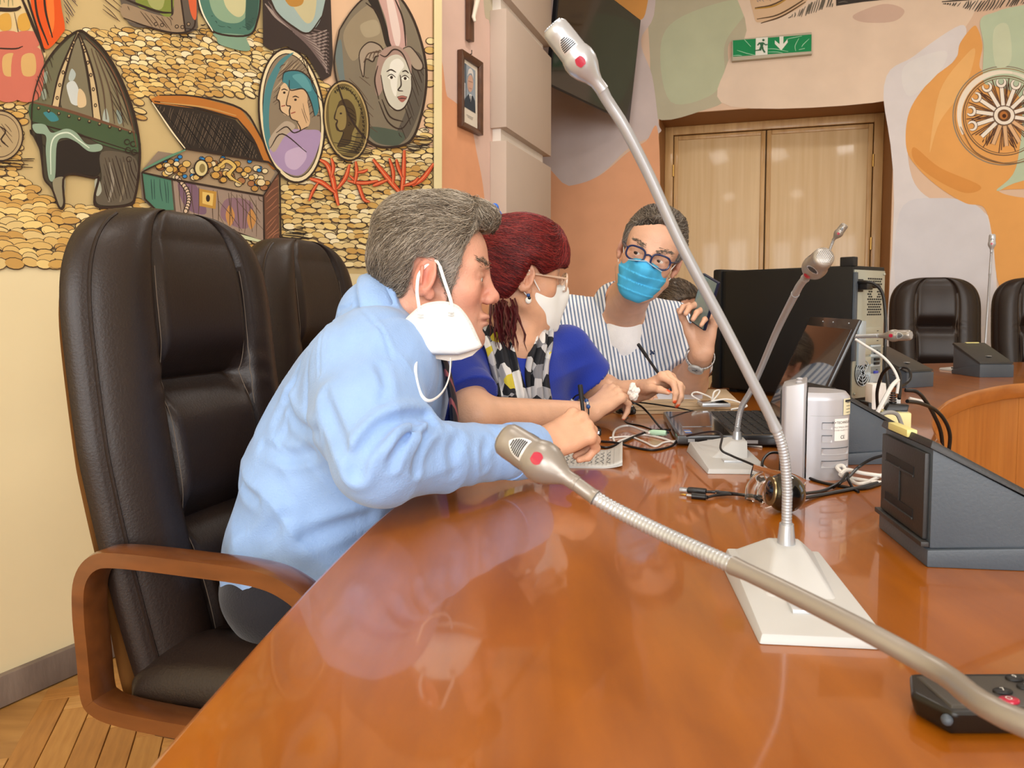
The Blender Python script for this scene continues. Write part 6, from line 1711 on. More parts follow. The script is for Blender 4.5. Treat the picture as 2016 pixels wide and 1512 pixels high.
b = MB(); b.hexa([ktop(-LDP + .022, .115, .0008), ktop(-.172, .115, .0008), ktop(-.172, .215, .0008), ktop(-LDP + .022, .215, .0008)], [ktop(-LDP + .022, .115, .0016), ktop(-.172, .115, .0016), ktop(-.172, .215, .0016), ktop(-LDP + .022, .215, .0016)]); b.build('touchpad', M_LAPGLOSS, lb, keep=True)
for q in range(3):
    b = MB(); yy = .030 + q * .016; b.hexa([ktop(-LDP + .02, yy, .0008), ktop(-LDP + .034, yy, .0008), ktop(-LDP + .034, yy + .011, .0008), ktop(-LDP + .02, yy + .011, .0008)], [ktop(-LDP + .02, yy, .0012), ktop(-LDP + .034, yy, .0012), ktop(-LDP + .034, yy + .011, .0012), ktop(-LDP + .02, yy + .011, .0012)]); b.build('sticker', [mat('blue_sticker', '3a63a8', rough=.4, var=.05), mat('silver_sticker', 'b9bcc0', rough=.4, var=.05), mat('blue_sticker', '3a63a8')][q], lb, keep=True)
for r0 in range(6):
    for c0 in range(17):
        xx, yy = -.142 + r0 * .0198, .014 + c0 * .0202
        if yy + .0168 > LWd - .008: continue
        b = MB(); t_ = .0014; q = [(xx, yy), (xx + .0165, yy), (xx + .0165, yy + .0172), (xx, yy + .0172)]; cx_, cy_ = xx + .0082, yy + .0086
        b.hexa([ktop(x, y, 0) for x, y in q], [ktop(cx_ + (x - cx_) * .86, cy_ + (y - cy_) * .86, .0026) for x, y in q]); b.build('key', M_KEY, lb, keep=True)
tl = Vector((.105, 0, .245)).normalized(); LH = .262                                   # direction of the lid in laptop axes
tz = Vector((-tl.z, 0, tl.x))                                                       # screen normal, towards the user
def lidp(h_, y, d): return ML @ (Vector((-.002, y, .030)) + tl * h_ + tz * d)
b = MB(); b.hexa([lidp(0, 0, -.010), lidp(LH, 0, -.007), lidp(LH, LWd, -.007), lidp(0, LWd, -.010)], [lidp(0, 0, 0), lidp(LH, 0, 0), lidp(LH, LWd, 0), lidp(0, LWd, 0)]); ll = b.build('lid', M_LAPTOP, lap, bevel=.003, keep=True)
b = MB(); b.hexa([lidp(.024, .016, .0), lidp(LH - .024, .016, .0), lidp(LH - .024, LWd - .016, .0), lidp(.024, LWd - .016, .0)], [lidp(.024, .016, .0012), lidp(LH - .024, .016, .0012), lidp(LH - .024, LWd - .016, .0012), lidp(.024, LWd - .016, .0012)]); b.build('screen', M_SCREEN, ll, keep=True)
for yy in (.05, .16, .24): b = MB(); b.sphere(lidp(LH - .011, yy, .001), .0018, seg=8, rings=6); b.build('bezel_dot', M_STEM, ll, smooth=True, keep=True)
for q, (a_, w_) in enumerate(((-.24, .014), (-.20, .020), (-.165, .016), (-.12, .024))):
    b = MB(); b.hexa([ML @ Vector((a_, -.0008, .009)), ML @ Vector((a_ + w_, -.0008, .009)), ML @ Vector((a_ + w_, .001, .009)), ML @ Vector((a_, .001, .009))], [ML @ Vector((a_, -.0008, .016)), ML @ Vector((a_ + w_, -.0008, .016)), ML @ Vector((a_ + w_, .001, .016)), ML @ Vector((a_, .001, .016))]); b.build('port', M_STEM, lb, keep=True)

# ------------------------------------------------------------------ computer tower
M_TOWER = mat('black_tower_steel', '070708', rough=.55, var=.1)
M_ZINC = mat('galvanised_steel', 'a9aa9c', rough=.45, metal=.35, var=.05)
M_ZINCB = mat('bluish_steel_plate', 'b4c3cf', rough=.4, metal=.4, var=.04)
tN = Vector((1.01, 2.27, TZ + .012)); tr = Vector((.80, .60, 0)); ts_ = Vector((-.60, .80, 0)); TH, TW, TL = .405, .195, .47
tow = thing('computer_tower', 'large black desktop computer tower standing on the table, cable side turned to the chairs', 'computer', (tN.x, tN.y, TZ))
def tp(a, s_, z): return tN + tr * a + ts_ * s_ + Vector((0, 0, z))
def tbox(a0, a1, s0, s1, z0, z1): return [tp(a, s_, z0) for a, s_ in ((a0, s0), (a1, s0), (a1, s1), (a0, s1))], [tp(a, s_, z1) for a, s_ in ((a0, s0), (a1, s0), (a1, s1), (a0, s1))]
def tpart(name, a0, a1, s0, s1, z0, z1, m, bev=.002, par=tow):
    b = MB(); lo, hi = tbox(a0, a1, s0, s1, z0, z1); b.hexa(lo, hi); return b.build(name, m, par, bevel=bev, keep=True)
tpart('case', 0, TW, .004, TL, 0, TH, M_TOWER, .004)
tpart('side_panel', -.006, .0, -.004, TL - .02, .004, TH - .004, M_TOWER, .002)
tpart('front_bezel', -.008, TW + .004, TL, TL + .035, -.004, TH + .006, M_TOWER, .008)
for s0 in (.02, .42): tpart('foot', .02, TW - .02, s0, s0 + .03, -.012, 0, M_DARK)
tpart('handle', -.002, .022, -.004, .040, TH - .002, TH + .026, M_DARK, .003)
rp = tpart('rear_plate', .010, TW - .008, -.002, .004, .006, TH - .012, M_ZINC, .001)
tpart('latch_rail', -.002, .012, -.012, .0, .12, TH - .02, M_GUN, .002)
for i in range(7):
    for j in range(15):
        a, z = .085 + i * .0125 + (.006 if j % 2 else 0), TH - .035 - j * .0078
        if a > TW - .03 or (.110 < a < .140 and TH - .095 < z < TH - .058): continue
        tpart('vent_hole', a, a + .0085, -.0028, -.0018, z - .0048, z, M_DARK, 0, rp)
for q in range(5):
    z = TH - .185 - q * .030; tpart('slot_cover', .075, TW - .028, -.006, -.002, z - .024, z, M_ZINC, .001, rp)
    tpart('slot_notch', TW - .055, TW - .046, -.0068, -.006, z - .013, z - .011, M_DARK, 0, rp)
tpart('bracket_plate', .030, .070, -.010, -.002, TH - .30, TH - .165, M_ZINCB, .003, rp)
tpart('port_panel', .108, TW - .028, -.006, -.002, .012, .165, M_ZINCB, .001, rp)
for z, w_, m_ in ((.145, .030, M_GUN), (.125, .026, M_DARK), (.112, .026, M_DARK), (.085, .020, mat('blue_connector', '3a45a8', rough=.4, var=.05)), (.050, .014, M_DARK), (.030, .014, M_DARK)): tpart('port', .125, .125 + w_, -.012, -.006, z - .008, z, m_, .001, rp)
fc = tp(.062, -.004, .082)
MF = Matrix(((tr.x, 0, ts_.x, fc.x), (tr.y, 0, ts_.y, fc.y), (0, 1, 0, fc.z), (0, 0, 0, 1)))
b = MB(); b.lathe([(.001, 0), (.040, 0), (.040, .001), (.001, .001)], MF, 32); fo = b.build('fan_opening', M_DARK, rp, keep=True)
for rr_ in (.040, .031, .022, .012):
    b = MB(); ring_ = [MF @ Vector((rr_ * math.cos(t * math.pi / 16), rr_ * math.sin(t * math.pi / 16), -.003)) for t in range(33)]; b.tube(ring_, .0014, 6, cap=False); b.build('fan_guard_ring', M_ZINCB, fo, smooth=True, keep=True)
for q in range(6):
    b = MB(); b.tube([MF @ Vector((.006 * math.cos(q * 1.047), .006 * math.sin(q * 1.047), -.003)), MF @ Vector((.024 * math.cos(q * 1.047 + .5), .024 * math.sin(q * 1.047 + .5), -.003)), MF @ Vector((.041 * math.cos(q * 1.047 + .7), .041 * math.sin(q * 1.047 + .7), -.003))], .0014, 6); b.build('fan_guard_spoke', M_ZINCB, fo, smooth=True, keep=True)
tpart('warning_sticker', .034, .050, -.0062, -.002, .142, .160, mat('yellow_sticker', 'd8cf3a', rough=.5, var=.05), 0, rp)
tpart('power_inlet', .016, .050, -.008, -.002, TH - .078, TH - .040, M_DARK, .002, rp)
for a, z in ((.020, TH - .020), (TW - .016, TH - .022), (.022, .02)):
    b = MB(); b.sphere(tp(a, -.004, z), .004, seg=10, rings=6); b.build('screw', M_ZINC, rp, smooth=True, keep=True)

# ------------------------------------------------------------------ silver desktop speaker
M_SPK = mat('silver_speaker_plastic', 'b2b3ba', rough=.35, metal=.25, var=.02)
M_PAPER = mat('white_paper', 'e9e8e4', rough=.8, var=.03)
M_PRINT = mat('dark_print', '26262a', rough=.7, var=.02)
sp = thing('desktop_speaker', 'silver desktop speaker seen from behind with vents, label and peeling cream sticker', 'speaker', (.56, 1.32, TZ))
sc_ = Vector((.543, 1.335, TZ)); sx = Vector((.93, -.37, 0)); sy = Vector((.37, .93, 0))          # sx points to the back of the speaker
def spk(x, y, z): return sc_ + sx * x + sy * y + Vector((0, 0, z))
b = MB()                                                           # front shell with the tall sloping top
pf = [(-.062, -.046), (-.056, -.056), (-.026, -.060), (-.022, -.054), (-.022, .054), (-.026, .060), (-.056, .056), (-.062, .046)]
b.hexa([spk(x, y, 0) for x, y in pf], [spk(x, y, .168 + (x + .022) * .22) for x, y in pf]); b.build('front_shell', M_SPK, sp, bevel=.003, keep=True)
b = MB(); b.box((0, 0, 0), (.004, .084, .14), Matrix(((sx.x, sy.x, 0, spk(-.0625, 0, .08).x), (sx.y, sy.y, 0, spk(-.0625, 0, .08).y), (0, 0, 1, spk(-.0625, 0, .08).z), (0, 0, 0, 1)))); b.build('front_grille', M_DARK, sp, bevel=.001, keep=True)
def rad(t): return .047
b = MB()
def bodyf(u, v):
    a = -math.pi / 2 + math.pi * u
    z = .147 * min(1, v / .93) if v < .93 else .147 + .003
    s_ = 1.0 if v < .93 else .90
    return spk(-.020 + .068 * math.cos(a) * s_, .053 * math.sin(a) * s_, z)
b.grid(40, 30, bodyf); b.f.append(tuple(range(29 * 40, 30 * 40))); b.mi.append(0)
bd = b.build('back_body', M_SPK, sp, smooth=True, angle=50, keep=True)
def onb(a, z, d=.0): return spk(-.020 + (.068 + d) * math.cos(a), (.053 + d) * math.sin(a), z)
def bpatch(name, a0, a1, z0, z1, d, m, par, th=None):
    b = MB(); b.grid(10, 4, lambda u, v: onb(a0 + (a1 - a0) * u, z0 + (z1 - z0) * v, d)); return b.build(name, m, par, smooth=True, keep=True)
AV = math.atan2(-.95, .30)
for z, w0 in ((.088, .18), (.066, .18), (.044, .62), (.022, .62)):
    b = MB(); b.grid(14, 7, lambda u, v, z=z, w0=w0: onb(-1.22 + w0 * 1.5 * u, z + .012 * v, .0012 - .0045 * math.sin(math.pi * v) * min(1, 6 * min(u, 1 - u)))); b.build('vent_recess', M_SPK, bd, smooth=True, keep=True)
    b = MB(); b.grid(10, 2, lambda u, v, z=z, w0=w0: onb(-1.22 + w0 * 1.5 * u, z + .0112 + .0012 * v, .0014)); b.build('vent_shadow_gap', M_GUN, bd, keep=True)
lbl = bpatch('rating_label', -.88, -.30, .068, .106, .0006, M_PAPER, bd)
def textmesh(s_, size):
    cu = bpy.data.curves.new('lettering', 'FONT'); cu.body = s_; cu.size = size; cu.align_x = 'CENTER'
    to = bpy.data.objects.new('lettering', cu); COL.objects.link(to)
    bpy.context.view_layer.update()
    me = bpy.data.meshes.new_from_object(to.evaluated_get(bpy.context.evaluated_depsgraph_get()))
    bpy.data.objects.remove(to); return me
def btext(s_, size, a, z, par, m=M_PRINT):
    me = textmesh(s_, size)
    for v in me.vertices:
        v.co = onb(a + v.co.x / .060, z + v.co.y, .0012)
    me.materials.clear(); me.materials.append(m)
    o = link(bpy.data.objects.new('lettering', me)); setparent(o, par, True); return o
btext('X+TECHNOLINE', .0062, -.58, .0975, lbl); btext('MULTIMEDIA SPEAKER', .0040, -.58, .0900, lbl, M_STEM); btext('POWER SOURCE  AC 230V', .0034, -.58, .0850, lbl, M_STEM); btext('CE', .0085, -.60, .0715, lbl)
bpatch('seam', -1.5, .2, .1105, .1115, .0004, M_STEM, bd)
st = bpatch('peeling_sticker', -.60, -.16, .112, .140, .0012, mat('cream_sticker', 'd8d2b0', rough=.7, var=.05), bd)
for q in range(4): bpatch('sticker_line', -.48, -.26, .116 + q * .0055, .1168 + q * .0055, .0020, M_PRINT, st)
bpatch('sticker_line', -.54, -.22, .134, .138, .0020, M_PRINT, st)
for yy in (-.03, .03):
    b = MB(); b.sphere(spk(-.035, yy, .166), (.006, .006, .003), seg=12, rings=8); b.build('screw_cap', M_SPK, sp, smooth=True, keep=True)

# ------------------------------------------------------------------ webcam
M_CLEAR = mat('clear_acrylic', 'f4f2f2', rough=.04, trans=1.0, ior=1.45)
M_BALL = mat('glossy_black_ball', '0c0b0b', rough=.10, coat=.8, coatr=.03, var=.02)
wc = Zp(1545, 1008, TZ); wc.z = TZ + .0285
cam_o = thing('webcam', 'round glossy black webcam on a clear plastic clip lying on the table', 'webcam', (wc.x, wc.y, TZ))
b = MB(); b.sphere(wc, .0283, seg=40, rings=24); bl = b.build('ball', M_BALL, cam_o, smooth=True, keep=True)
axw = Vector((-.95, -.05, .12)).normalized(); Mw = TR(wc) @ axw.to_track_quat('Z', 'Y').to_matrix().to_4x4()
b = MB(); b.lathe([(.0190, .0205), (.0205, .0205), (.0212, .0215), (.0205, .0235), (.0150, .0240), (.0150, .0225)], Mw, 32); b.build('lens_ring', mat('bronze_ring', '8a7a58', rough=.3, metal=.8, var=.05), bl, smooth=True, keep=True)
b = MB(); b.lathe([(.001, .0270), (.009, .0262), (.0105, .0232), (.001, .0230)], Mw, 24); b.build('lens', M_SILVER, bl, smooth=True, keep=True)
for nm, w0, t0, pth in (('clip_arm', .017, .0022, [(1505, 938, 1.16), (1490, 945, 1.155), (1478, 962, 1.15), (1476, 985, 1.14)]), ('clip_arm', .016, .0022, [(1518, 948, 1.165), (1506, 958, 1.16), (1498, 972, 1.15), (1500, 988, 1.14)]), ('clip_foot', .024, .0028, [(1480, 928, 1.19), (1515, 938, 1.19), (1555, 946, 1.20), (1582, 958, 1.20)])):
    b = MB(); q = catmull([P(*x) for x in pth], 6)
    b.tube(q, w0 * .5, 12, flat=t0 / w0 * 2, up=(0, -1, .2)); b.build(nm, M_CLEAR, cam_o, smooth=True, keep=True)

# ------------------------------------------------------------------ remote control
rm = thing('remote_control', 'black television remote with rows of buttons and a red power button', 'remote', tuple(Zp(1890, 1390, TZ)))
r0, r1 = Zp(1812, 1440, TZ), Zp(2200, 1440, TZ)
Mr = frame(tuple(Zp(1812, 1425, TZ)), (1, .02, 0), (0, 0, 1))
b = MB(); b.hexa([Mr @ Vector(q) for q in ((.012, -.016, 0), (.19, -.018, 0), (.19, .034, 0), (.012, .030, 0), (.0, .008, .002))], [Mr @ Vector(q) for q in ((.010, -.022, .020), (.19, -.024, .017), (.19, .040, .017), (.010, .036, .020), (-.004, .008, .019))]); rb = b.build('body', mat('black_remote_plastic', '15120f', rough=.35, var=.06), rm, bevel=.005, bseg=3, keep=True)
b = MB(); b.hexa([Mr @ Vector(q) for q in ((.012, -.016, .0195), (.188, -.019, .0165), (.188, .034, .0165), (.012, .030, .0195))], [Mr @ Vector(q) for q in ((.014, -.014, .0212), (.187, -.017, .0182), (.187, .032, .0182), (.014, .028, .0212))]); fp = b.build('face_plate', mat('dark_grey_face_plate', '3c3833', rough=.4, var=.05), rm, bevel=.001, keep=True)
M_BTN = mat('black_rubber_button', '0f0f11', rough=.5, var=.05); M_WPRINT = mat('white_print', 'd9d9d6', rough=.7, var=.02)
def rbtn(x, y, m=M_BTN, rx=.0062, ry=.0048, txt=None):
    zt = .0212 - .003 * (x / .187)
    b = MB(); b.lathe([(1.0, 0), (1.0, .0014), (.85, .0022), (.05, .0023)], Mr @ TR((x, y, zt)) @ Matrix.Diagonal((rx, ry, 1, 1)), 16); o = b.build('button', m, fp, smooth=True, angle=50, keep=True)
    if txt:
        me = textmesh(txt, .006)
        M_ = Mr @ TR((x, y - .002, zt + .0026)); me.transform(M_); me.materials.clear(); me.materials.append(M_WPRINT)
        q = link(bpy.data.objects.new('digit', me)); setparent(q, o, True)
rbtn(.040, .020, M_BTN, .009, .006, '*'); rbtn(.062, .0045, M_BTN, .007, .0042, '7'); rbtn(.058, -.008, M_RED, .0075, .005, 'O')
n_ = 0
for i in range(6):
    for j in range(4): rbtn(.084 + i * .0175, .024 - j * .0125, M_BTN, .0066, .0046, '9638520714'[n_ % 10]); n_ += 1
b = MB(); b.sphere(Mr @ Vector((.008, -.018, .013)), .004, seg=12, rings=8); b.build('infrared_window', M_GUN, rm, smooth=True, keep=True)
# ------------------------------------------------------------------ face masks
M_MASK = mat('white_nonwoven', 'eef1f0', rough=.85, var=.02, vscale=30, bump=.08, bscale=500)
M_STRAP = mat('white_elastic', 'f0efec', rough=.7, var=.02)
M_MASKIN = mat('beige_mask_lining', 'cfc4b8', rough=.85, var=.03)
hm = thing('face_mask', 'white folded respirator mask dangling by its loops from the blue-shirted man\'s ear', 'face mask', tuple(P(865, 640, 1.19)))
ol = [(781, 657), (793, 634), (810, 616), (831, 600), (852, 594), (876, 593), (899, 600), (914, 614), (928, 635), (939, 658), (949, 680), (945, 685), (904, 699), (862, 699), (819, 697), (785, 670)]
oc_ = [(p.x, p.y) for p in catmull([Vector((a, b_, 0)) for a, b_ in ol[:11]], 4)] + ol[11:]
cx0, cy0 = 864, 652
b = MB(); rings = 9; n = len(oc_); vs_ = []
for k in range(rings):
    r = 1 - k / rings
    for (u, v) in oc_:
        uu, vv = cx0 + (u - cx0) * r, cy0 + (v - cy0) * r
        d = 1.198 - .020 * (1 - r ** 2.2) - .010 * math.exp(-((vv - 690) / 18) ** 2) - .0018 * math.exp(-((uu - 886) / 4) ** 2) - .0018 * math.exp(-((uu - 822) / 4) ** 2)
        vs_.append(P(uu, vv, d))
fs = [(k * n + i, k * n + (i + 1) % n, (k + 1) * n + (i + 1) % n, (k + 1) * n + i) for k in range(rings - 1) for i in range(n)] + [tuple((rings - 1) * n + i for i in range(n))]
b.add(vs_, fs); o = b.build('front_panel', M_MASK, hm, smooth=True, angle=80, keep=True); md = o.modifiers.new('thickness', 'SOLIDIFY'); md.thickness = .0022; md.offset = 1
b = MB(); lowr = [(819, 697), (862, 699), (904, 699), (945, 686), (930, 700), (908, 708), (884, 711), (856, 706), (836, 700)]
b.add([P(u, v, 1.204) for u, v in lowr], [tuple(range(len(lowr)))]); o = b.build('lower_panel', M_MASKIN, hm, keep=True); md = o.modifiers.new('thickness', 'SOLIDIFY'); md.thickness = .002
b = MB()
for rr_ in (.955, .925):
    pts_ = [(cx0 + (u - cx0) * rr_, cy0 + (v - cy0) * rr_) for u, v in oc_[1:40]]
    for i in range(len(pts_) - 1):
        for t in (0, .5):
            u, v = pts_[i][0] * (1 - t) + pts_[i + 1][0] * t, pts_[i][1] * (1 - t) + pts_[i + 1][1] * t
            b.box(P(u, v, 1.198 - .020 * (1 - rr_ ** 2.2) - .0032), (.0011, .001, .0007))
b.build('stitching', M_STEM, hm, keep=True, weld=False)['kind'] = 'stuff'
for u, v in ((828, 620), (828, 625), (888, 616), (888, 621)): b = MB(); b.box(P(u, v, 1.180), (.0095, .0015, .0022)); b.build('weld_mark', mat('grey_weld', 'b9bdbe', rough=.7, var=.03), hm, keep=True)
for q in ([(822, 553, 1.222), (821, 575, 1.215), (824, 598, 1.200), (827, 620, 1.182)], [(866, 524, 1.218), (874, 550, 1.21), (884, 580, 1.200), (889, 600, 1.190), (889, 618, 1.182)], [(822, 697, 1.176), (818, 718, 1.130), (819, 745, 1.105), (828, 776, 1.095), (843, 789, 1.10), (861, 782, 1.12), (876, 764, 1.145), (885, 738, 1.165), (887, 706, 1.188)], [(822, 553, 1.222), (826, 538, 1.23), (842, 520, 1.236), (858, 514, 1.232), (866, 524, 1.218)]):
    b = MB(); b.tube(catmull([P(*x) for x in q], 7), .0026, 8, flat=.45, up=(0, -1, 0)); b.build('ear_loop', M_STRAP, hm, smooth=True, keep=True)

def worn_mask(xf, label, m, pleats, kn, ztop=-.006):
    S = Shape().at(xf)
    S.ell((.038, 0, -.048), (.064, .063, .060), k=.02); S.ell((.088, 0, -.034), (.038, .026, .034), k=.03); S.ell((.060, 0, -.094), (.040, .044, .034), k=.03)
    if kn: S.cap((.112, 0, -.020), (.094, 0, -.110), .012, .014, k=.03)
    S.func(lambda q: ((q[:, 2] - (ztop - .30 * np.abs(q[:, 1]) ** 1.05)) * .95).astype(f32), 'i', .003)
    S.func(lambda q: (-(q[:, 2] + .122 + .1 * np.abs(q[:, 1]))).astype(f32), 'i', .004)
    S.func(lambda q: ((.022 + .15 * np.maximum(0, -.09 - q[:, 2])) - q[:, 0]).astype(f32), 'i', .003)
    S.at(WORLD)
    if pleats:
        def dp(p):
            q = xf.inv(p); t = (q[:, 2] + .022) / .024; fr = t - np.floor(t)
            w = np.clip((q[:, 2] + .102) / .01, 0, 1) * np.clip((-.018 - q[:, 2]) / .008, 0, 1)
            return (-.0032 * (fr) * w + .0004 * np.sin(q[:, 1] * 300) * w + .0016 * snoise(p, 60, 3)).astype(f32)
        S.disp = dp
    else: S.disp = lambda p: snoise(p, 45, 12) * f32(.0012)
    c = xf.fwd((.06, 0, -.05)); V, F = surface(S, c - .115, c + .115, .0026)
    o = thing('face_mask', label, 'face mask', tuple(xf.fwd((.06, 0, -.12)).tolist())); bpy.context.view_layer.update()
    meshobj('mask_body', V, F, m, o)
    def L(*q): return Vector(xf.fwd(q).tolist())
    for s in (-1, 1):
        for q in ([(.036, s * .059, -.030), (.018, s * .069, -.010), (-.004, s * .080, .018), (-.018, s * .083, .026)], [(.030, s * .058, -.085), (.014, s * .066, -.060), (-.008, s * .076, -.036), (-.026, s * .078, -.020)]):
            b = MB(); b.tube(catmull([L(*x) for x in q], 6), .0016, 8); b.build('ear_loop', M_STRAP, o, smooth=True, keep=True)
    if pleats:
        b = MB()
        pts_ = [L(.1155 - 5.5 * y * y, y, ztop - .003 - .28 * abs(y)) for y in [(-.044 + .088 * k / 24) for k in range(25)]]
        b.tube(pts_, .0052, 8, flat=.35, up=tuple((L(0, 0, 1) - L(0, 0, 0)))); b.build('nose_band', mat('pale_blue_band', 'a9cbe0', rough=.8, var=.03), o, smooth=True, keep=True)
    return o
M_SURG = mat('blue_surgical_fabric', '49b4e6', rough=.8, var=.04, vscale=40, bump=.08, bscale=400)
worn_mask(H2, 'white respirator mask worn by the red-haired woman over nose and chin', M_MASK, False, True)
worn_mask(H3, 'pleated light blue surgical mask worn by the man in the striped shirt', M_SURG, True, False)

# ------------------------------------------------------------------ spectacles, watch, bracelet
def glasses(xf, label, m, lens_m, r=.0020, rx=.0245, rz=.0175, X=.106, drop=-.006):
    o = thing('spectacles', label, 'glasses', tuple(xf.fwd((X, 0, drop)).tolist())); bpy.context.view_layer.update()
    def L(*q): return Vector(xf.fwd(q).tolist())
    for s in (-1, 1):
        ring = []
        for k in range(40):
            t = 2 * math.pi * k / 40; c_, s_ = math.cos(t), math.sin(t)
            y = s * .0335 + rx * math.copysign(abs(c_) ** .72, c_); z = drop + rz * math.copysign(abs(s_) ** .72, s_)
            ring.append(L(X - 2.6 * y * y, y, z))
        b = MB(); b.tube(ring + [ring[0]], r * float(xf.sc), 8, cap=False); b.build('rim', m, o, smooth=True, keep=True)
        b = MB(); b.add(ring, [tuple(range(40))]); b.build('lens', lens_m, o, keep=True)
        b = MB(); b.tube(catmull([L(X - .0085, s * .0595, drop + .008), L(.06, s * .072, drop + .010), L(.0, s * .0785, drop + .012), L(-.02, s * .081, drop - .002)], 6), r * .9, 8); b.build('temple', m, o, smooth=True, keep=True)
    b = MB(); b.tube(catmull([L(X - .0005, -.0105, drop + .004), L(X + .002, 0, drop + .008), L(X - .0005, .0105, drop + .004)], 6), r, 8); b.build('bridge', m, o, smooth=True, keep=True)
    return o
M_LENS = mat('spectacle_lens', 'ffffff', rough=.0, trans=1.0, ior=1.03, spec=.3)
glasses(H3, 'dark blue framed spectacles worn above the blue surgical mask', mat('dark_blue_acetate', '1c2850', rough=.25, coat=.4, var=.05), M_LENS, r=.0026, X=.109, drop=.000)
glasses(H2, 'clear beige framed spectacles worn by the red-haired woman', mat('clear_beige_acetate', 'd9b9a0', rough=.2, coat=.4, var=.05), M_LENS, r=.0028, rx=.027, rz=.021, X=.110, drop=-.002)
fd = Vector((w3l - e3l).tolist()).normalized(); wcn = Vector((e3l + (w3l - e3l) * .86).tolist())
wt = thing('wristwatch', 'steel wristwatch with a white dial on the raised arm', 'watch', tuple(wcn)); bpy.context.view_layer.update()
fz = Vector((-.15, -.90, .25)); fz = (fz - fd * fz.dot(fd)).normalized(); fyw = fd.cross(fz)
for k in range(30):
    t = 2 * math.pi * k / 30; c_ = wcn + (fz * math.cos(t) + fyw * math.sin(t) * 1.05) * .0375
    Mk = frame(tuple(c_), tuple(fd), tuple(fz * math.cos(t) + fyw * math.sin(t))); b = MB(); b.box((0, 0, 0), (.016, .0072, .003), Mk); b.build('link', M_SILVER, wt, bevel=.0006, keep=True)
Mc = TR(wcn + fz * .038) @ fz.to_track_quat('Z', 'Y').to_matrix().to_4x4() @ Matrix.Scale(1.18, 4)
b = MB(); b.lathe([(.016, -.002), (.0185, 0), (.0185, .005), (.0168, .007), (.0150, .0065)], Mc, 32); cs = b.build('case', M_SILVER, wt, smooth=True, angle=40, keep=True)
b = MB(); b.lathe([(.0150, .0062), (.001, .0064)], Mc, 32); dl = b.build('dial', M_PAPER, cs, keep=True)
for a, l_ in ((.6, .010), (2.4, .007)): b = MB(); b.box((l_ / 2, 0, .0072), (l_, .0012, .0006), Mc @ RZ(a)); b.build('watch_hand', M_PRINT, dl, keep=True)
for dx, dy in ((.006, 0), (-.005, .003), (-.001, -.006)): b = MB(); b.lathe([(.0032, .0068), (.0030, .0072), (.0024, .0068)], Mc @ TR((dx, dy, 0)), 14); b.build('subdial', M_STEM, dl, keep=True)
b = MB(); b.tube([wcn + fz * .041 + fd * .019, wcn + fz * .041 + fd * .023], .0022, 8); b.build('crown', M_SILVER, cs, smooth=True, keep=True)
fb = Vector((w2 - e2).tolist()).normalized(); bc = Vector((e2 + (w2 - e2) * .90).tolist()) + Vector((0, 0, .004)); bu = (Vector((0, 0, 1)) - fb * fb.z).normalized(); bs_ = fb.cross(bu)
br_ = thing('bracelet', 'thin black cord bracelet with blue and silver beads on the woman\'s wrist', 'bracelet', tuple(bc)); bpy.context.view_layer.update()
ring = [bc + (bu * math.cos(t * math.pi / 16) * .038 + bs_ * math.sin(t * math.pi / 16) * .036) for t in range(33)]
b = MB(); b.tube(ring, .0018, 8, cap=False); b.build('cord', M_DARK, br_, smooth=True, keep=True)
for t, m_ in ((4, MATS['blue_bead']), (5, M_SILVER), (6, MATS['blue_bead']), (27, M_SILVER)): b = MB(); b.sphere(ring[t], .0052, seg=12, rings=8); b.build('bead', m_, br_, smooth=True, keep=True)

# ------------------------------------------------------------------ phone, pens, tissue
ph = thing('smartphone', 'smartphone in a dark navy case held up by the man in the striped shirt', 'phone', tuple(P(1372, 642, 2.07))); bpy.context.view_layer.update()
pa, pb_ = P(1372, 636, 2.075), P(1397, 552, 2.03)
pl_ = (pb_ - pa).normalized(); pw = Vector((.45, -.89, 0)); pw = (pw - pl_ * pw.dot(pl_)).normalized(); pn = pl_.cross(pw)
if pn.dot(Vector((0, 0, CAMZ)) - pa) < 0: pn = -pn
Mp = Matrix(((pw.x, pl_.x, pn.x, (pa.x + pb_.x) / 2), (pw.y, pl_.y, pn.y, (pa.y + pb_.y) / 2), (pw.z, pl_.z, pn.z, (pa.z + pb_.z) / 2), (0, 0, 0, 1)))
b = MB(); b.box((0, 0, -.004), (.068, .140, .0095), Mp); pc = b.build('case', mat('navy_phone_case', '161c33', rough=.4, var=.05), ph, bevel=.003, bseg=3, keep=True)
b = MB(); b.box((0, 0, .0010), (.061, .132, .0008), Mp); b.build('screen', mat('phone_screen_glass', '5d6f70', rough=.08, coat=.5, col2='7d8a84', vscale=12), pc, keep=True)
def pen(label, a, c, cap=M_DARK, bodym=M_DARK, tipm=M_STEM, cl=.3):
    a, c = Vector(a), Vector(c); o = thing('ballpoint_pen', label, 'pen', tuple(c)); bpy.context.view_layer.update()
    d = c - a
    b = MB(); b.tube([a, a + d * .02, a + d * cl], [.0034, .0044, .0044], 12); b.build('cap', cap, o, smooth=True, keep=True)
    b = MB(); b.tube([a + d * cl, a + d * .90], .0034, 12); b.build('barrel', bodym, o, smooth=True, keep=True)
    b = MB(); b.tube([a + d * .90, c], [.0034, .0007], 12); b.build('tip', tipm, o, smooth=True, keep=True)
    b = MB(); b.tube([a + d * .03 + Vector((0, -.005, 0)), a + d * (cl - .02) + Vector((0, -.005, 0))], .0010, 6); b.build('pocket_clip', cap, o, smooth=True, keep=True)
pen('black capped ballpoint pen held by the red-haired woman above the paper sheet', P(1256, 677, 1.845), P(1313, 760, 1.86))
pen('dark pen sticking up out of the blue-shirted man\'s fist', P(1142, 757, 1.345), P(1152, 850, 1.335))
S = Shape(); rt = np.array(P(1247, 772, 1.80))
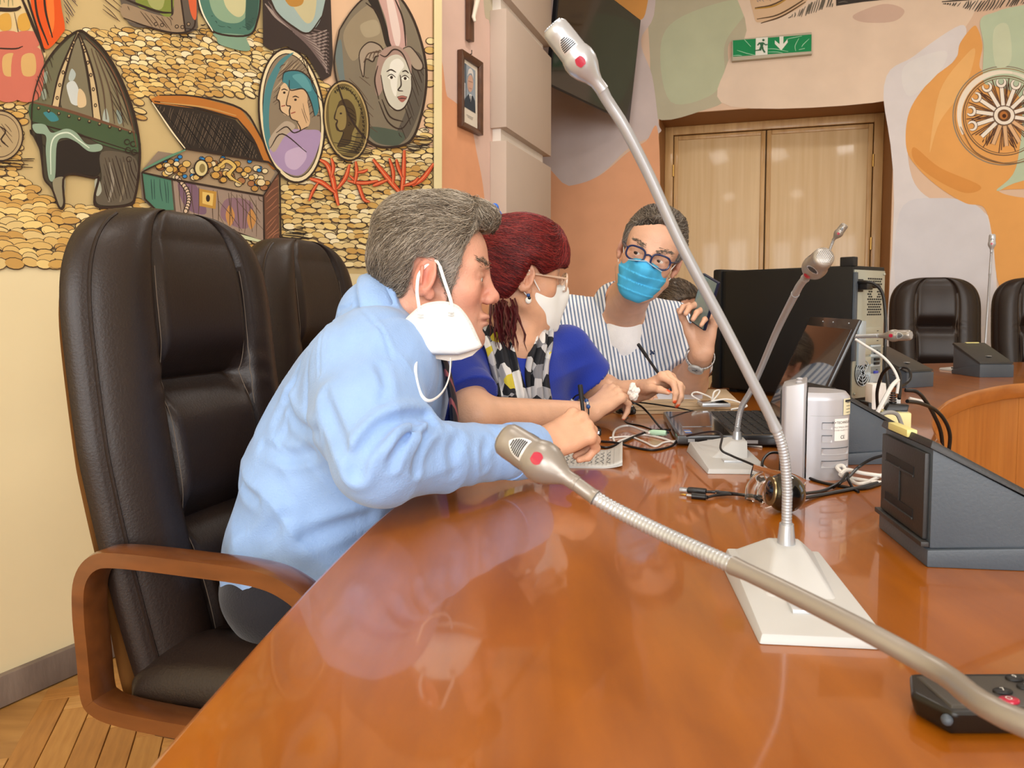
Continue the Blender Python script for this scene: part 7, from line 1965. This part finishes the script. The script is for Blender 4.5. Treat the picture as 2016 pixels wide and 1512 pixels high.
for k in range(7): S.ell(rt + np.array((rng.uniform(-.006, .006), rng.uniform(-.004, .004), -.014 + .0045 * k)), (.009, .007, .007), k=.003)
S.disp = lambda p: snoise(p, 330, 5) * f32(.0034)
V, F = surface(S, rt - .035, rt + .035, .0018); o = meshobj('tissue', V, F, mat('white_tissue', 'eeeae2', rough=.9, var=.04)); tag(o, 'crumpled white tissue held in the woman\'s hand', 'tissue')

# ------------------------------------------------------------------ papers and small desk things
def sheet(name, label, cat, pts, z0, th, m, group=None, curl=None):
    b = MB(); lo = [Vector((p.x, p.y, z0)) for p in pts]
    b.prism(lo, (0, 0, th)); o = b.build(name, m); return tag(o, label, cat, group)
M_KRAFT = mat('kraft_card', 'bfa888', rough=.8, var=.06, vscale=8); M_SHEET = mat('cool_white_sheet', 'd3d6e2', rough=.8, var=.03)
fold = [Zp(1150, 818, TZ), Zp(1300, 822, TZ), Zp(1440, 800, TZ), Zp(1440, 768, TZ), Zp(1270, 766, TZ)]
fd_ = thing('card_folder', 'thick beige card folder with scribbles lying under the masked man\'s elbow', 'folder', tuple(fold[0].lerp(fold[2], .5))); bpy.context.view_layer.update()
kc = [Vector((.30, 2.07, 0)), Vector((.64, 2.10, 0)), Vector((.70, 2.46, 0)), Vector((.42, 2.44, 0)), Vector((.24, 2.16, 0))]
for k, (g, z) in enumerate(((1.0, .0), (.985, .010), (.97, .019))):
    c_ = sum(kc, Vector()) / 5
    b = MB(); b.prism([Vector((c_.x + (p.x - c_.x) * g, c_.y + (p.y - c_.y) * g, TZ + .0005 + z)) for p in kc], (0, 0, .0085)); lyr = b.build('card_layer', M_KRAFT, fd_, bevel=.001, keep=True)
for q in ([(.36, 2.12), (.42, 2.15), (.46, 2.13), (.52, 2.16)], [(.38, 2.10), (.44, 2.11), (.50, 2.105), (.56, 2.125)], [(.50, 2.20), (.56, 2.22), (.60, 2.20)]):
    b = MB(); b.tube(catmull([Vector((x, y, TZ + .0285)) for x, y in q], 6), .0012, 4, flat=.3); b.build('pencil_stroke', M_STEM, lyr, keep=True)
sheet('paper_sheet', 'white sheet of paper on the beige folder beside the pen', 'paper', [Vector((.33, 2.18, 0)), Vector((.55, 2.19, 0)), Vector((.60, 2.38, 0)), Vector((.40, 2.37, 0))], TZ + .0285, .0012, M_SHEET)
nbk = thing('notepad', 'small lined notepad sheets with handwriting and a curled corner', 'notepad', tuple(Zp(1165, 905, TZ))); bpy.context.view_layer.update()
n0, n1, n2, n3 = Zp(1085, 921, TZ), Zp(1225, 923, TZ), Zp(1225, 888, TZ), Zp(1095, 889, TZ)
for k in range(3):
    b = MB()
    def nf(u, v, k=k):
        p = (n0 * (1 - u) + n1 * u) * (1 - v) + (n3 * (1 - u) + n2 * u) * v
        return Vector((p.x, p.y, TZ + .0008 + k * .0011 + (.010 + .003 * k) * clip((u - .72) / .28) ** 2 * (.6 + .5 * v)))
    b.grid(24, 8, nf); o = b.build('page', mat('grey_white_page', 'c6c5c0', rough=.85, var=.04), nbk, smooth=True, keep=True); md = o.modifiers.new('thickness', 'SOLIDIFY'); md.thickness = .0008
    if k == 2:
        for i in range(16):
            b = MB(); u0 = .10 + i * .052; b.tube([nf(u0, .04, 2) + Vector((0, 0, .0006)), nf(u0, .96, 2) + Vector((0, 0, .0006))], .00022, 4); b.build('ruled_line', M_STEM, o, keep=True)
        for i in range(9):
            q = [nf(.12 + .085 * i + .03 * math.sin(j * 2.1 + i), .15 + .07 * j, 2) + Vector((0, 0, .0008)) for j in range(10)]
            b = MB(); b.tube(q, .0004, 4); b.build('handwriting', M_GUN, o, keep=True)
ms = thing('computer_mouse', 'black computer mouse lying by the woman\'s hand', 'mouse', tuple(Zp(1232, 815, TZ))); bpy.context.view_layer.update()
mc = Zp(1232, 812, TZ)
S = Shape().ell((mc.x, mc.y, TZ + .006), (.036, .052, .030), k=.01).plane((mc.x, mc.y, TZ + .001), (0, 0, -1), .003)
V, F = surface(S, np.array(mc) - .07, np.array(mc) + .07, .004); mb_ = meshobj('shell', V, F, mat('black_mouse_plastic', '111113', rough=.25, coat=.3, var=.04), ms)
b = MB(); b.tube([mc + Vector((-.004, -.032, .029)), mc + Vector((.004, -.032, .029))], .007, 14); b.build('scroll_wheel', M_GUN, ms, smooth=True, keep=True)
for s in (-1, 1): b = MB(); b.tube([mc + Vector((s * .0045, -.018, .0345)), mc + Vector((s * .0045, -.046, .021))], .0012, 5); b.build('button_gap', M_DARK, ms, keep=True)
us = thing('usb_stick', 'small black plug with a silver edge lying beside the man\'s fist', 'usb plug', tuple(Zp(1172, 862, TZ))); bpy.context.view_layer.update()
uc = Zp(1173, 858, TZ)
b = MB(); b.box((uc.x, uc.y + .02, TZ + .0085), (.025, .045, .016)); b.build('plug_body', M_DARK, us, bevel=.003, keep=True)
b = MB(); b.box((uc.x, uc.y - .0025, TZ + .0075), (.016, .004, .007)); b.build('metal_plate', M_GRILLE, us, bevel=.001, keep=True)
ck = Zp(1151, 884, TZ)
li = thing('cable_clip', 'tiny white and silver clip standing behind the notepad', 'clip', tuple(ck)); bpy.context.view_layer.update()
for dx in (-.0035, .0035): b = MB(); b.box((ck.x + dx, ck.y, TZ + .0065), (.004, .006, .013)); b.build('clip_side', M_GRILLE if dx < 0 else M_PAPER, li, bevel=.001, keep=True)
mp = thing('music_player', 'small silver-edged device with a white cable wound round it', 'device', tuple(Zp(1405, 797, TZ))); bpy.context.view_layer.update()
mcn = Zp(1405, 797, TZ + .031); mcn.z = TZ + .0285
b = MB(); b.box((mcn.x, mcn.y, mcn.z + .005), (.075, .06, .010)); b.build('case', M_GRILLE, mp, bevel=.002, keep=True)
b = MB(); b.box((mcn.x, mcn.y, mcn.z + .0106), (.066, .05, .0012)); b.build('screen', M_SCREEN, mp, keep=True)
for q in ([(1380, 790, .034), (1362, 778, .052), (1372, 772, .056), (1398, 782, .046), (1402, 788, .040)], [(1402, 788, .040), (1406, 772, .062), (1416, 768, .064), (1414, 776, .054), (1402, 790, .040)], [(1400, 790, .042), (1430, 786, .046), (1455, 792, .040), (1470, 800, .034), (1440, 806, .031)]):
    b = MB(); b.tube(catmull([Zp(u, v, TZ + z) for u, v, z in q], 8), .0024, 8); b.build('cable_loop', M_STRAP, mp, smooth=True, keep=True)
cn = Zp(1388, 806, TZ + .01); cn.z = TZ + .006
b = MB(); b.tube([cn + Vector((-.024, 0, .003)), cn + Vector((.024, 0, .003))], .009, 14); tag(b.build('cable_connector', mat('off_white_plastic', 'd9d7d2', rough=.4, var=.03), smooth=True, angle=50), 'off-white cylindrical cable connector behind the keyboard', 'connector')

# ------------------------------------------------------------------ cables
M_BCABLE = mat('black_cable_rubber', '131214', rough=.38, var=.05); M_WCABLE = mat('white_cable_rubber', 'dcdad6', rough=.5, var=.03); M_GCABLE = mat('grey_cable_rubber', '8a8985', rough=.5, var=.03)
def cable(label, pts, m=M_BCABLE, r=.0026, fixed=False):
    q = [(Zp(p[0], p[1], TZ + r + p[2]) if p[3:] == () else P(p[0], p[1], p[3])) for p in pts]
    for v, p in zip(q, pts):
        if p[3:] == () or p[3] < 1.8: v.z = max(v.z, TZ + r)
    b = MB(); b.tube(catmull(q, 10), r, 8); o = b.build('cable', m, smooth=True); return tag(o, label, 'cable', 'cables on the table')
cable('black cable arching from the man\'s fist over the mouse to the laptop edge', [(1172, 822, .02), (1195, 805, .045), (1225, 791, .06), (1255, 796, .055), (1275, 812, .03), (1300, 842, .012), (1316, 852, .012)])
cable('black cable running flat from the arch past the keyboard', [(1238, 790, .062), (1290, 796, .045), (1345, 805, .028), (1372, 812, .02)], r=.002)
cable('black cable looping from the small plug across to the laptop port', [(1168, 862, 0), (1176, 876, 0), (1196, 881, 0), (1222, 872, 0), (1252, 858, .002), (1285, 848, .006), (1320, 846, .012)])
cable('black cable sweeping in a low arc in front of the laptop', [(1184, 869, 0), (1215, 872, .003), (1245, 880, 0), (1285, 886, 0), (1322, 878, 0), (1336, 862, .008)])
cable('thin black mouse cable curling towards the laptop', [(1236, 822, 0), (1230, 828, 0), (1240, 834, 0), (1262, 838, 0), (1285, 846, 0), (1310, 856, .004)], r=.0017)
cable('white cable looping round the pale green plug', [(1330, 872, 0), (1300, 862, 0), (1262, 856, 0), (1226, 866, .002), (1212, 872, 0), (1207, 858, 0), (1214, 844, .004), (1236, 838, .006), (1262, 846, .006), (1278, 852, .008)], M_WCABLE)
cable('white cable lying in front of the laptop under the black one', [(1200, 862, 0), (1240, 860, 0), (1268, 870, 0), (1290, 879, 0), (1312, 870, 0), (1360, 868, 0), (1440, 872, 0), (1500, 880, 0)], M_WCABLE, .0022)
g0, g1 = Zp(1278, 851, TZ + .010), Zp(1312, 853, TZ + .012)
b = MB(); b.tube([g0, g0.lerp(g1, .2), g1.lerp(g0, .1), g1], [.004, .0066, .0066, .005], 14); tag(b.build('cable_plug', mat('pale_green_plastic', 'b4dcc0', rough=.45, var=.03), smooth=True, angle=60), 'pale green plug pushed into the side of the laptop', 'plug')
cable('thin black cable crossing the small microphone base to the webcam', [(1352, 858, 0, 1.55), (1400, 850, 0, 1.46), (1421, 857, 0, 1.42), (1419, 884, 0, 1.375), (1440, 897, 0, 1.36), (1480, 914, 0, 1.33), (1502, 926, 0, 1.30)], r=.0021)
cable('black cable bowing up beside the speaker and running to the wedge unit', [(1500, 926, .004), (1502, 906, .016), (1516, 892, .024), (1538, 894, .022), (1560, 916, .008), (1600, 944, 0), (1660, 958, 0), (1700, 962, 0), (1742, 950, 0)], r=.0026)
cable('black cable running from the webcam past the speaker foot and up over the desk unit', [(1582, 972, .006), (1620, 966, 0), (1650, 952, .004), (1672, 938, .010), (1690, 920, .020), (1716, 904, .036), (1742, 896, .048)], r=.0026)
cable('black cable lying flat behind the webcam towards the desk unit with the cream lit edge', [(1575, 982, .004), (1618, 974, 0), (1660, 966, 0), (1700, 958, 0), (1750, 944, 0)], r=.0030)
cable('black cable standing up in a kink beside the speaker foot', [(1640, 960, 0), (1655, 950, .012), (1668, 932, .022), (1670, 944, .014), (1680, 962, 0), (1690, 968, 0)], r=.0024)
for k, q in enumerate(([(1654, 934, .012), (1668, 925, .016), (1700, 932, .008), (1745, 938, .004)], [(1656, 936, .006), (1680, 942, 0), (1715, 948, 0), (1748, 952, 0)], [(1656, 930, .014), (1648, 920, .02), (1660, 918, .02), (1676, 946, 0), (1700, 952, 0), (1740, 934, 0)])):
    cable(('upper white cable of the bundle by the speaker foot', 'white cable lying flat on the table beside the speaker foot', 'white cable kinked upwards in the bundle by the speaker foot')[k], q, M_WCABLE, .0034)
# webcam leads with their plugs
cable('pair of black leads running from the webcam to a jack and a usb plug', [(1500, 985, .004), (1470, 976, .003), (1440, 973, .003), (1410, 975, .003), (1393, 979, .003)], r=.0024)
cable('black lead from the webcam to its usb plug', [(1500, 978, .006), (1460, 974, .006), (1430, 970, .004), (1390, 968, .006)], r=.0024)
jk = thing('jack_plug', 'black audio jack plug with a gold and silver tip', 'plug', tuple(Zp(1370, 980, TZ))); bpy.context.view_layer.update()
j0, j1, j2 = Zp(1394, 979, TZ + .0045), Zp(1362, 976, TZ + .0045), Zp(1340, 973, TZ + .0045)
b = MB(); b.tube([j0, j0.lerp(j1, .12), j0.lerp(j1, .15), j1], [.003, .003, .0046, .0046], 14); b.build('sleeve', M_BCABLE, jk, smooth=True, angle=50, keep=True)
b = MB(); b.tube([j1, j1.lerp(j2, .45)], .0019, 10); b.build('shaft', M_SILVER, jk, smooth=True, keep=True)
b = MB(); b.tube([j1.lerp(j2, .5), j1.lerp(j2, .8), j2], [.0019, .0019, .0008], 10); b.build('tip', M_BRASS, jk, smooth=True, keep=True)
ub_ = thing('usb_plug', 'black usb plug lying next to the jack plug', 'plug', tuple(Zp(1368, 965, TZ))); bpy.context.view_layer.update()
u0, u1 = Zp(1392, 968, TZ + .006), Zp(1350, 964, TZ + .006); Mu = frame(tuple((u0 + u1) / 2), tuple(u1 - u0), (0, 0, 1))
b = MB(); b.box((-.001, 0, 0), (.030, .014, .0085), Mu); b.build('grip', M_BCABLE, ub_, bevel=.003, keep=True)
b = MB(); b.box((.020, 0, 0), (.012, .011, .0045), Mu); b.build('metal_shell', M_STEM, ub_, bevel=.0005, keep=True)
tgp = Zp(1408, 968, TZ + .010)
b = MB(); b.grid(8, 3, lambda u, v: tgp + Vector((.028 * u, .004 * u, .010 * math.sin(u * 2.6) + (v - .5) * .009)), M_CLEAR); tag(b.build('cable_tag', M_CLEAR, smooth=True), 'clear plastic tag curling off the webcam lead', 'tag')

# ------------------------------------------------------------------ power strip, plugs and tower cables
ap = Zp(1772, 852, TZ); 
adp = thing('power_adapter', 'cream yellow multi-socket adapter block carrying black and white plugs', 'adapter', (ap.x, ap.y + .03, TZ)); bpy.context.view_layer.update()
Ma = TR((ap.x, ap.y + .03, TZ)) @ RZ(-.25)
b = MB(); b.box((0, 0, .024), (.062, .060, .048), Ma); b.build('block', mat('cream_yellow_plastic', 'e0d79a', rough=.45, var=.03), adp, bevel=.004, keep=True)
for x in (-.016, .016): b = MB(); b.lathe([(.010, .048), (.0105, .0495), (.004, .0490)], Ma @ TR((x, -.012, 0)), 16); b.build('socket', M_STEM, adp, keep=True)
pg = thing('power_plug', 'black moulded mains plug standing in the cream adapter', 'plug', tuple(Ma @ Vector((.002, .0, .05)))); bpy.context.view_layer.update()
b = MB(); b.hexa([Ma @ Vector(q) for q in ((-.022, -.016, .0495), (.026, -.016, .0495), (.026, .016, .0495), (-.022, .016, .0495))], [Ma @ Vector(q) for q in ((-.014, -.012, .066), (.030, -.012, .064), (.030, .012, .064), (-.014, .012, .066))]); b.build('plug_body', M_BCABLE, pg, bevel=.003, keep=True)
for k in range(5): b = MB(); b.tube([Ma @ Vector((-.004, 0, .067 + k * .0055)), Ma @ Vector((-.004, 0, .070 + k * .0055))], [.0085 - k * .0007] * 2, 14); b.build('strain_relief_ring', M_BCABLE, pg, smooth=True, angle=50, keep=True)
wp = thing('power_plug', 'white plug pushed into the back of the cream adapter', 'plug', tuple(Ma @ Vector((-.006, .024, .05)))); bpy.context.view_layer.update()
b = MB(); b.box((-.012, .024, .066), (.012, .012, .032), Ma); b.box((.012, .024, .063), (.012, .012, .026), Ma); b.build('plug_body', M_STRAP, wp, bevel=.003, keep=True)
wb = P(1728, 780, 2.16)
b = MB(); b.box((wb.x, wb.y, wb.z), (.055, .045, .075)); tag(b.build('white_adapter', M_STRAP, bevel=.008), 'white mains adapter plugged low beside the computer tower', 'adapter')
b = MB(); b.box((wb.x + .01, wb.y + .01, TZ + .012), (.09, .06, .024)); tag(b.build('power_strip', M_BCABLE, bevel=.004), 'black power strip behind the cream adapter block', 'power strip')
tc0 = tp(.030, -.012, TH - .060)
cable('thick black power cable hanging down the back of the computer tower', [(1688, 556, 0, 2.27), (1705, 555, 0, 2.24), (1722, 560, 0, 2.23), (1738, 580, 0, 2.22), (1744, 640, 0, 2.2), (1742, 700, 0, 2.18), (1748, 760, 0, 2.1), (1748, 800, 0, 2.05)], r=.0046)
b = MB(); Mi = frame(tuple(tp(.033, -.022, TH - .059)), tuple(tr), (0, 0, 1)); b.box((0, 0, 0), (.034, .030, .026), Mi); b.tube([Mi @ Vector((.012, -.006, 0)), Mi @ Vector((.05, -.014, -.001))], [.010, .007], 12); tag(b.build('power_connector', M_BCABLE, bevel=.003), 'black mains connector plugged into the top of the computer tower', 'plug')
cable('white cable sloping from the laptop past the tower ports to the plugs', [(1684, 668, 0, 1.9), (1706, 682, 0, 1.88), (1735, 700, 0, 1.85), (1756, 722, 0, 1.82), (1768, 748, 0, 1.8), (1766, 775, 0, 1.79)], M_WCABLE, .0034)
cable('pair of white leads rising diagonally from the desk unit to the plugs', [(1724, 818, 0, 1.74), (1740, 788, 0, 1.75), (1756, 760, 0, 1.77), (1768, 748, 0, 1.79)], M_WCABLE, .0050)
cable('black cable looping over between the tower and the mains plug', [(1728, 810, 0, 1.95), (1727, 770, 0, 1.93), (1738, 735, 0, 1.9), (1756, 722, 0, 1.87), (1770, 735, 0, 1.84), (1772, 762, 0, 1.82), (1770, 785, 0, 1.80)], r=.0042)
cable('thin black cable loop hanging in front of the desk unit by the tower', [(1758, 738, 0, 2.0), (1775, 724, 0, 2.0), (1790, 728, 0, 1.98), (1792, 745, 0, 1.96), (1782, 756, 0, 1.95), (1770, 762, 0, 1.93)], r=.0036)
cable('black power cable bowing right from the mains plug and down over the table edge', [(1782, 768, 0, 1.80), (1806, 772, 0, 1.80), (1824, 792, 0, 1.82), (1840, 820, 0, 1.85), (1852, 850, 0, 1.87), (1855, 885, 0, 1.88), (1850, 930, 0, 1.88)], r=.0046)
cable('second black power cable bowing beside the first, down over the table edge', [(1786, 790, 0, 1.77), (1812, 794, 0, 1.80), (1840, 806, 0, 1.84), (1860, 828, 0, 1.86), (1870, 855, 0, 1.87), (1868, 888, 0, 1.88), (1862, 930, 0, 1.88)], r=.0046)
cable('grey cable arching over the front of the cream adapter block', [(1730, 818, 0, 1.62), (1748, 812, 0, 1.62), (1766, 816, 0, 1.62), (1776, 838, 0, 1.62)], M_GCABLE, .0046)
cable('white lead trailing flat from the cream adapter', [(1790, 784, 0, 1.86), (1808, 788, 0, 1.86), (1826, 792, 0, 1.86)], M_WCABLE, .0034)
sc2 = Zp(1760, 800, TZ)

# ------------------------------------------------------------------ things on the walls
# television on a wall arm
tvr = P(1239, 243, 6.25); tvd = Vector((.5475, .8368, 0)); tvn0 = Vector((.8368, -.5475, 0)); tu = (Vector((0, 0, .82)) + tvn0 * .094).normalized(); tvn = tvd.cross(tu)
if tvn.y > 0: tvn = -tvn
TVW, TVH = 1.27, .80
tv = thing('television', 'large flat black television hung on the wall beside the pillar, tilted forward', 'television', tuple(tvr - tvd * (TVW / 2))); bpy.context.view_layer.update()
def tvp(a, h_, d): return tvr - tvd * a + tu * h_ + tvn * d
def tvb(name, a0, a1, h0, h1, d0, d1, m, par=tv, bev=.003):
    b = MB(); b.hexa([tvp(a, h_, d0) for a, h_ in ((a0, h0), (a1, h0), (a1, h1), (a0, h1))], [tvp(a, h_, d1) for a, h_ in ((a0, h0), (a1, h0), (a1, h1), (a0, h1))]); return b.build(name, m, par, bevel=bev, keep=True)
tvb('back_shell', .02, TVW - .02, .02, TVH - .02, -.05, -.01, M_BLACKPL); fr_ = tvb('bezel', 0, TVW, 0, TVH, -.012, .0, M_BLACKPL)
tvb('screen', .008, TVW - .008, .012, TVH - .008, .0002, .0012, mat('television_glass', '14130f', rough=.12, coat=.4, coatr=.05, var=.02), fr_, 0)
tvb('logo_tab', .10, .16, -.012, .0, -.008, .002, M_BLACKPL, fr_, .001)
b = MB(); m0 = tvp(TVW * .45, TVH * .5, -.05); m1 = PL(1180, 150, FP0, FN); b.tube([m0, m0.lerp(m1, .5) + Vector((.05, 0, 0)), m1], .025, 10); b.build('wall_arm', M_BLACKPL, tv, smooth=True, keep=True)
# emergency exit sign
es = thing('exit_sign', 'green and white emergency exit sign with a running figure, wrapped in clear plastic film', 'exit sign', tuple(PL(1519, 118, FP0, FN))); bpy.context.view_layer.update()
cr4 = [PL(u, v, FP0, FN) for u, v in ((1441, 124), (1598, 110), (1597, 67), (1441, 82))]
b = MB(); b.hexa(cr4, [c + FN * .05 for c in cr4]); hs = b.build('housing', mat('grey_sign_housing', 'b5ad98', rough=.5, var=.03), es, bevel=.006, keep=True)
def sg(x, y): return (1430 + x / 11.2, 55 + y / 11.2)
p = Paint(FP0, FN, .0515, .0004); p.fill('1f8a54', [sg(*q) for q in ((148, 322), (1868, 192), (1862, 560), (152, 680))], False, .03); p.done('green_panel', hs)
p = Paint(FP0, FN, .0525, .0004); p.fill('e6e9df', [sg(*q) for q in ((650, 272), (912, 252), (904, 632), (640, 655))], False, .03); p.done('white_panel', hs)
p = Paint(FP0, FN, .0535, .0004); p.ell('3a6a4c', *sg(815, 318), 2.4, 2.4)
for q in ([(720, 372), (800, 362), (830, 380), (800, 470), (735, 480), (750, 440)], [(715, 370), (760, 366), (700, 440), (672, 432)], [(820, 366), (862, 410), (905, 402), (905, 428), (850, 434), (808, 390)], [(738, 470), (790, 460), (766, 548), (620, 556), (612, 540), (720, 524)], [(770, 470), (812, 462), (822, 520), (862, 584), (832, 600), (786, 530)]): p.fill('3a6a4c', [sg(*x) for x in q], False, .03)
p.done('running_figure', hs)
p = Paint(FP0, FN, .0535, .0004); p.fill('e6e9df', [sg(*q) for q in ((1166, 240), (1254, 234), (1250, 402), (1340, 300), (1346, 368), (1206, 546), (1066, 402), (1064, 322), (1168, 408))], False, .03); p.done('arrow', hs)
p = Paint(FP0, FN, .0545, .0003)
for q in ([(240, 540), (460, 610), (640, 650)], [(910, 512), (1060, 512), (1360, 570)], [(1590, 280), (1510, 440), (1520, 560)], [(1815, 292), (1690, 410), (1650, 470)], [(920, 580), (1100, 580), (1240, 600)], [(400, 310), (540, 460)], [(1320, 300), (1500, 260), (1660, 230)], [(1590, 530), (1720, 500)], [(150, 660), (260, 650), (350, 660)]): p.line('a9e0bd', 1.2, [sg(*x) for x in q])
p.done('film_crease', hs, True)
# framed portrait photograph on the left wall
pfm = thing('picture_frame', 'brown wooden picture frame with a portrait photograph of a person in a dark suit', 'picture', tuple(PL(919, 255, LP0, LN))); bpy.context.view_layer.update()
fo_ = [(899, 98), (941, 125), (941, 268), (899, 249)]; fi = [(907, 115), (936, 134), (936, 256), (907, 241)]
M_FRAME = wood('brown_frame_wood', '5c3a26', '45291a', rough=.4, scale=(1, 1, 1), vscale=20)
A, B_ = [PL(u, v, LP0, LN) for u, v in fo_], [PL(u, v, LP0, LN) for u, v in fi]
for i in range(4):
    j = (i + 1) % 4; b = MB(); q = [A[i], A[j], B_[j], B_[i]]
    b.hexa([x + LN * .004 for x in q], [x + LN * (.034 if k < 2 else .024) for k, x in enumerate(q)]); b.build('frame_side', M_FRAME, pfm, bevel=.002, keep=True)
b = MB(); b.hexa([x + LN * .004 for x in B_], [x + LN * .012 for x in B_]); pc_ = b.build('mount', mat('cream_mount', 'd6cdbd', rough=.6, var=.02), pfm, keep=True)
p = Paint(LP0, LN, .0125, .0003)
p.fill('8d97a0', [(907.5, 122), (932, 140), (932, 224), (909, 210)], False, .05); p.fill('55606a', [(907.5, 122), (914, 127), (914, 190), (908.5, 200)], False); p.fill('c8ccd0', [(908, 160), (912, 165), (912, 190), (909, 205)], False)
p.fill('333a42', [(909, 210), (911, 195), (918, 186), (927, 190), (931, 200), (932, 224)], False); p.ell('c09a86', 921.5, 165, 5.8, 17); p.fill('cfcac4', [(916, 150), (918, 138), (923, 136), (927, 144), (927, 156), (924, 146), (919, 146)], True)
p.line('8a6a5c', 1.3, [(917.5, 160), (926, 163)], False); p.line('96705f', 1.2, [(919, 174), (924, 175.5)], False); p.fill('e2e2e0', [(919, 186), (924, 187), (922, 204)], False); p.line('2a3038', 1.6, [(921.5, 188), (921.5, 204)], False); p.line('9a958c', 1.2, [(914, 226), (927, 233)], False); p.line('9a958c', 1.0, [(916, 230), (926, 236)], False)
p.done('photograph', pc_)
b = MB(); hk = PL(919, 108, LP0, LN); b.tube([hk + LN * .0, hk + LN * .03, hk + LN * .03 + Vector((0, 0, .02))], .003, 6); b.build('hook', M_DARK, pfm, smooth=True, keep=True)
# crucifix above it
cb = PL(919.5, 82, LP0, LN); cz = cb.z
cxo = thing('crucifix', 'dark wooden crucifix with an ivory figure hanging above the picture frame', 'crucifix', tuple(cb)); bpy.context.view_layer.update()
Mx = Matrix(((LD.x, LN.x, 0, cb.x), (LD.y, LN.y, 0, cb.y), (0, 0, 1, cb.z), (0, 0, 0, 1)))
b = MB(); b.box((0, .018, .31), (.052, .024, .62), Mx); b.build('upright', M_FRAME, cxo, bevel=.004, keep=True)
b = MB(); b.box((0, .018, .47), (.34, .024, .052), Mx); b.build('crossbar', M_FRAME, cxo, bevel=.004, keep=True)
S = Shape().at(Xf(np.array(cb), np.array(Mx.to_3x3()), 1.0))
S.chain([(.0, .045, .49), (0, .050, .40), (.004, .048, .325)], [.022, .028, .022], k=.01).ell((0, .05, .545), (.018, .02, .024), k=.008)
for s in (-1, 1): S.chain([(s * .02, .046, .485), (s * .08, .04, .50), (s * .145, .036, .505)], [.012, .010, .008], k=.008)
S.chain([(-.008, .048, .33), (.012, .062, .23), (-.004, .042, .12), (-.002, .048, .10)], [.017, .014, .009, .008], k=.008); S.chain([(.010, .048, .33), (.018, .060, .23), (.004, .040, .125)], [.017, .014, .009], k=.008); S.at(WORLD)
V, F = surface(S, np.array(cb) + (-.22, -.22, .06), np.array(cb) + (.22, .22, .62), .005); meshobj('figure', V, F, mat('ivory', 'e4dccb', rough=.45, var=.04), cxo)
print('script seconds', round(time.time() - T0, 1))
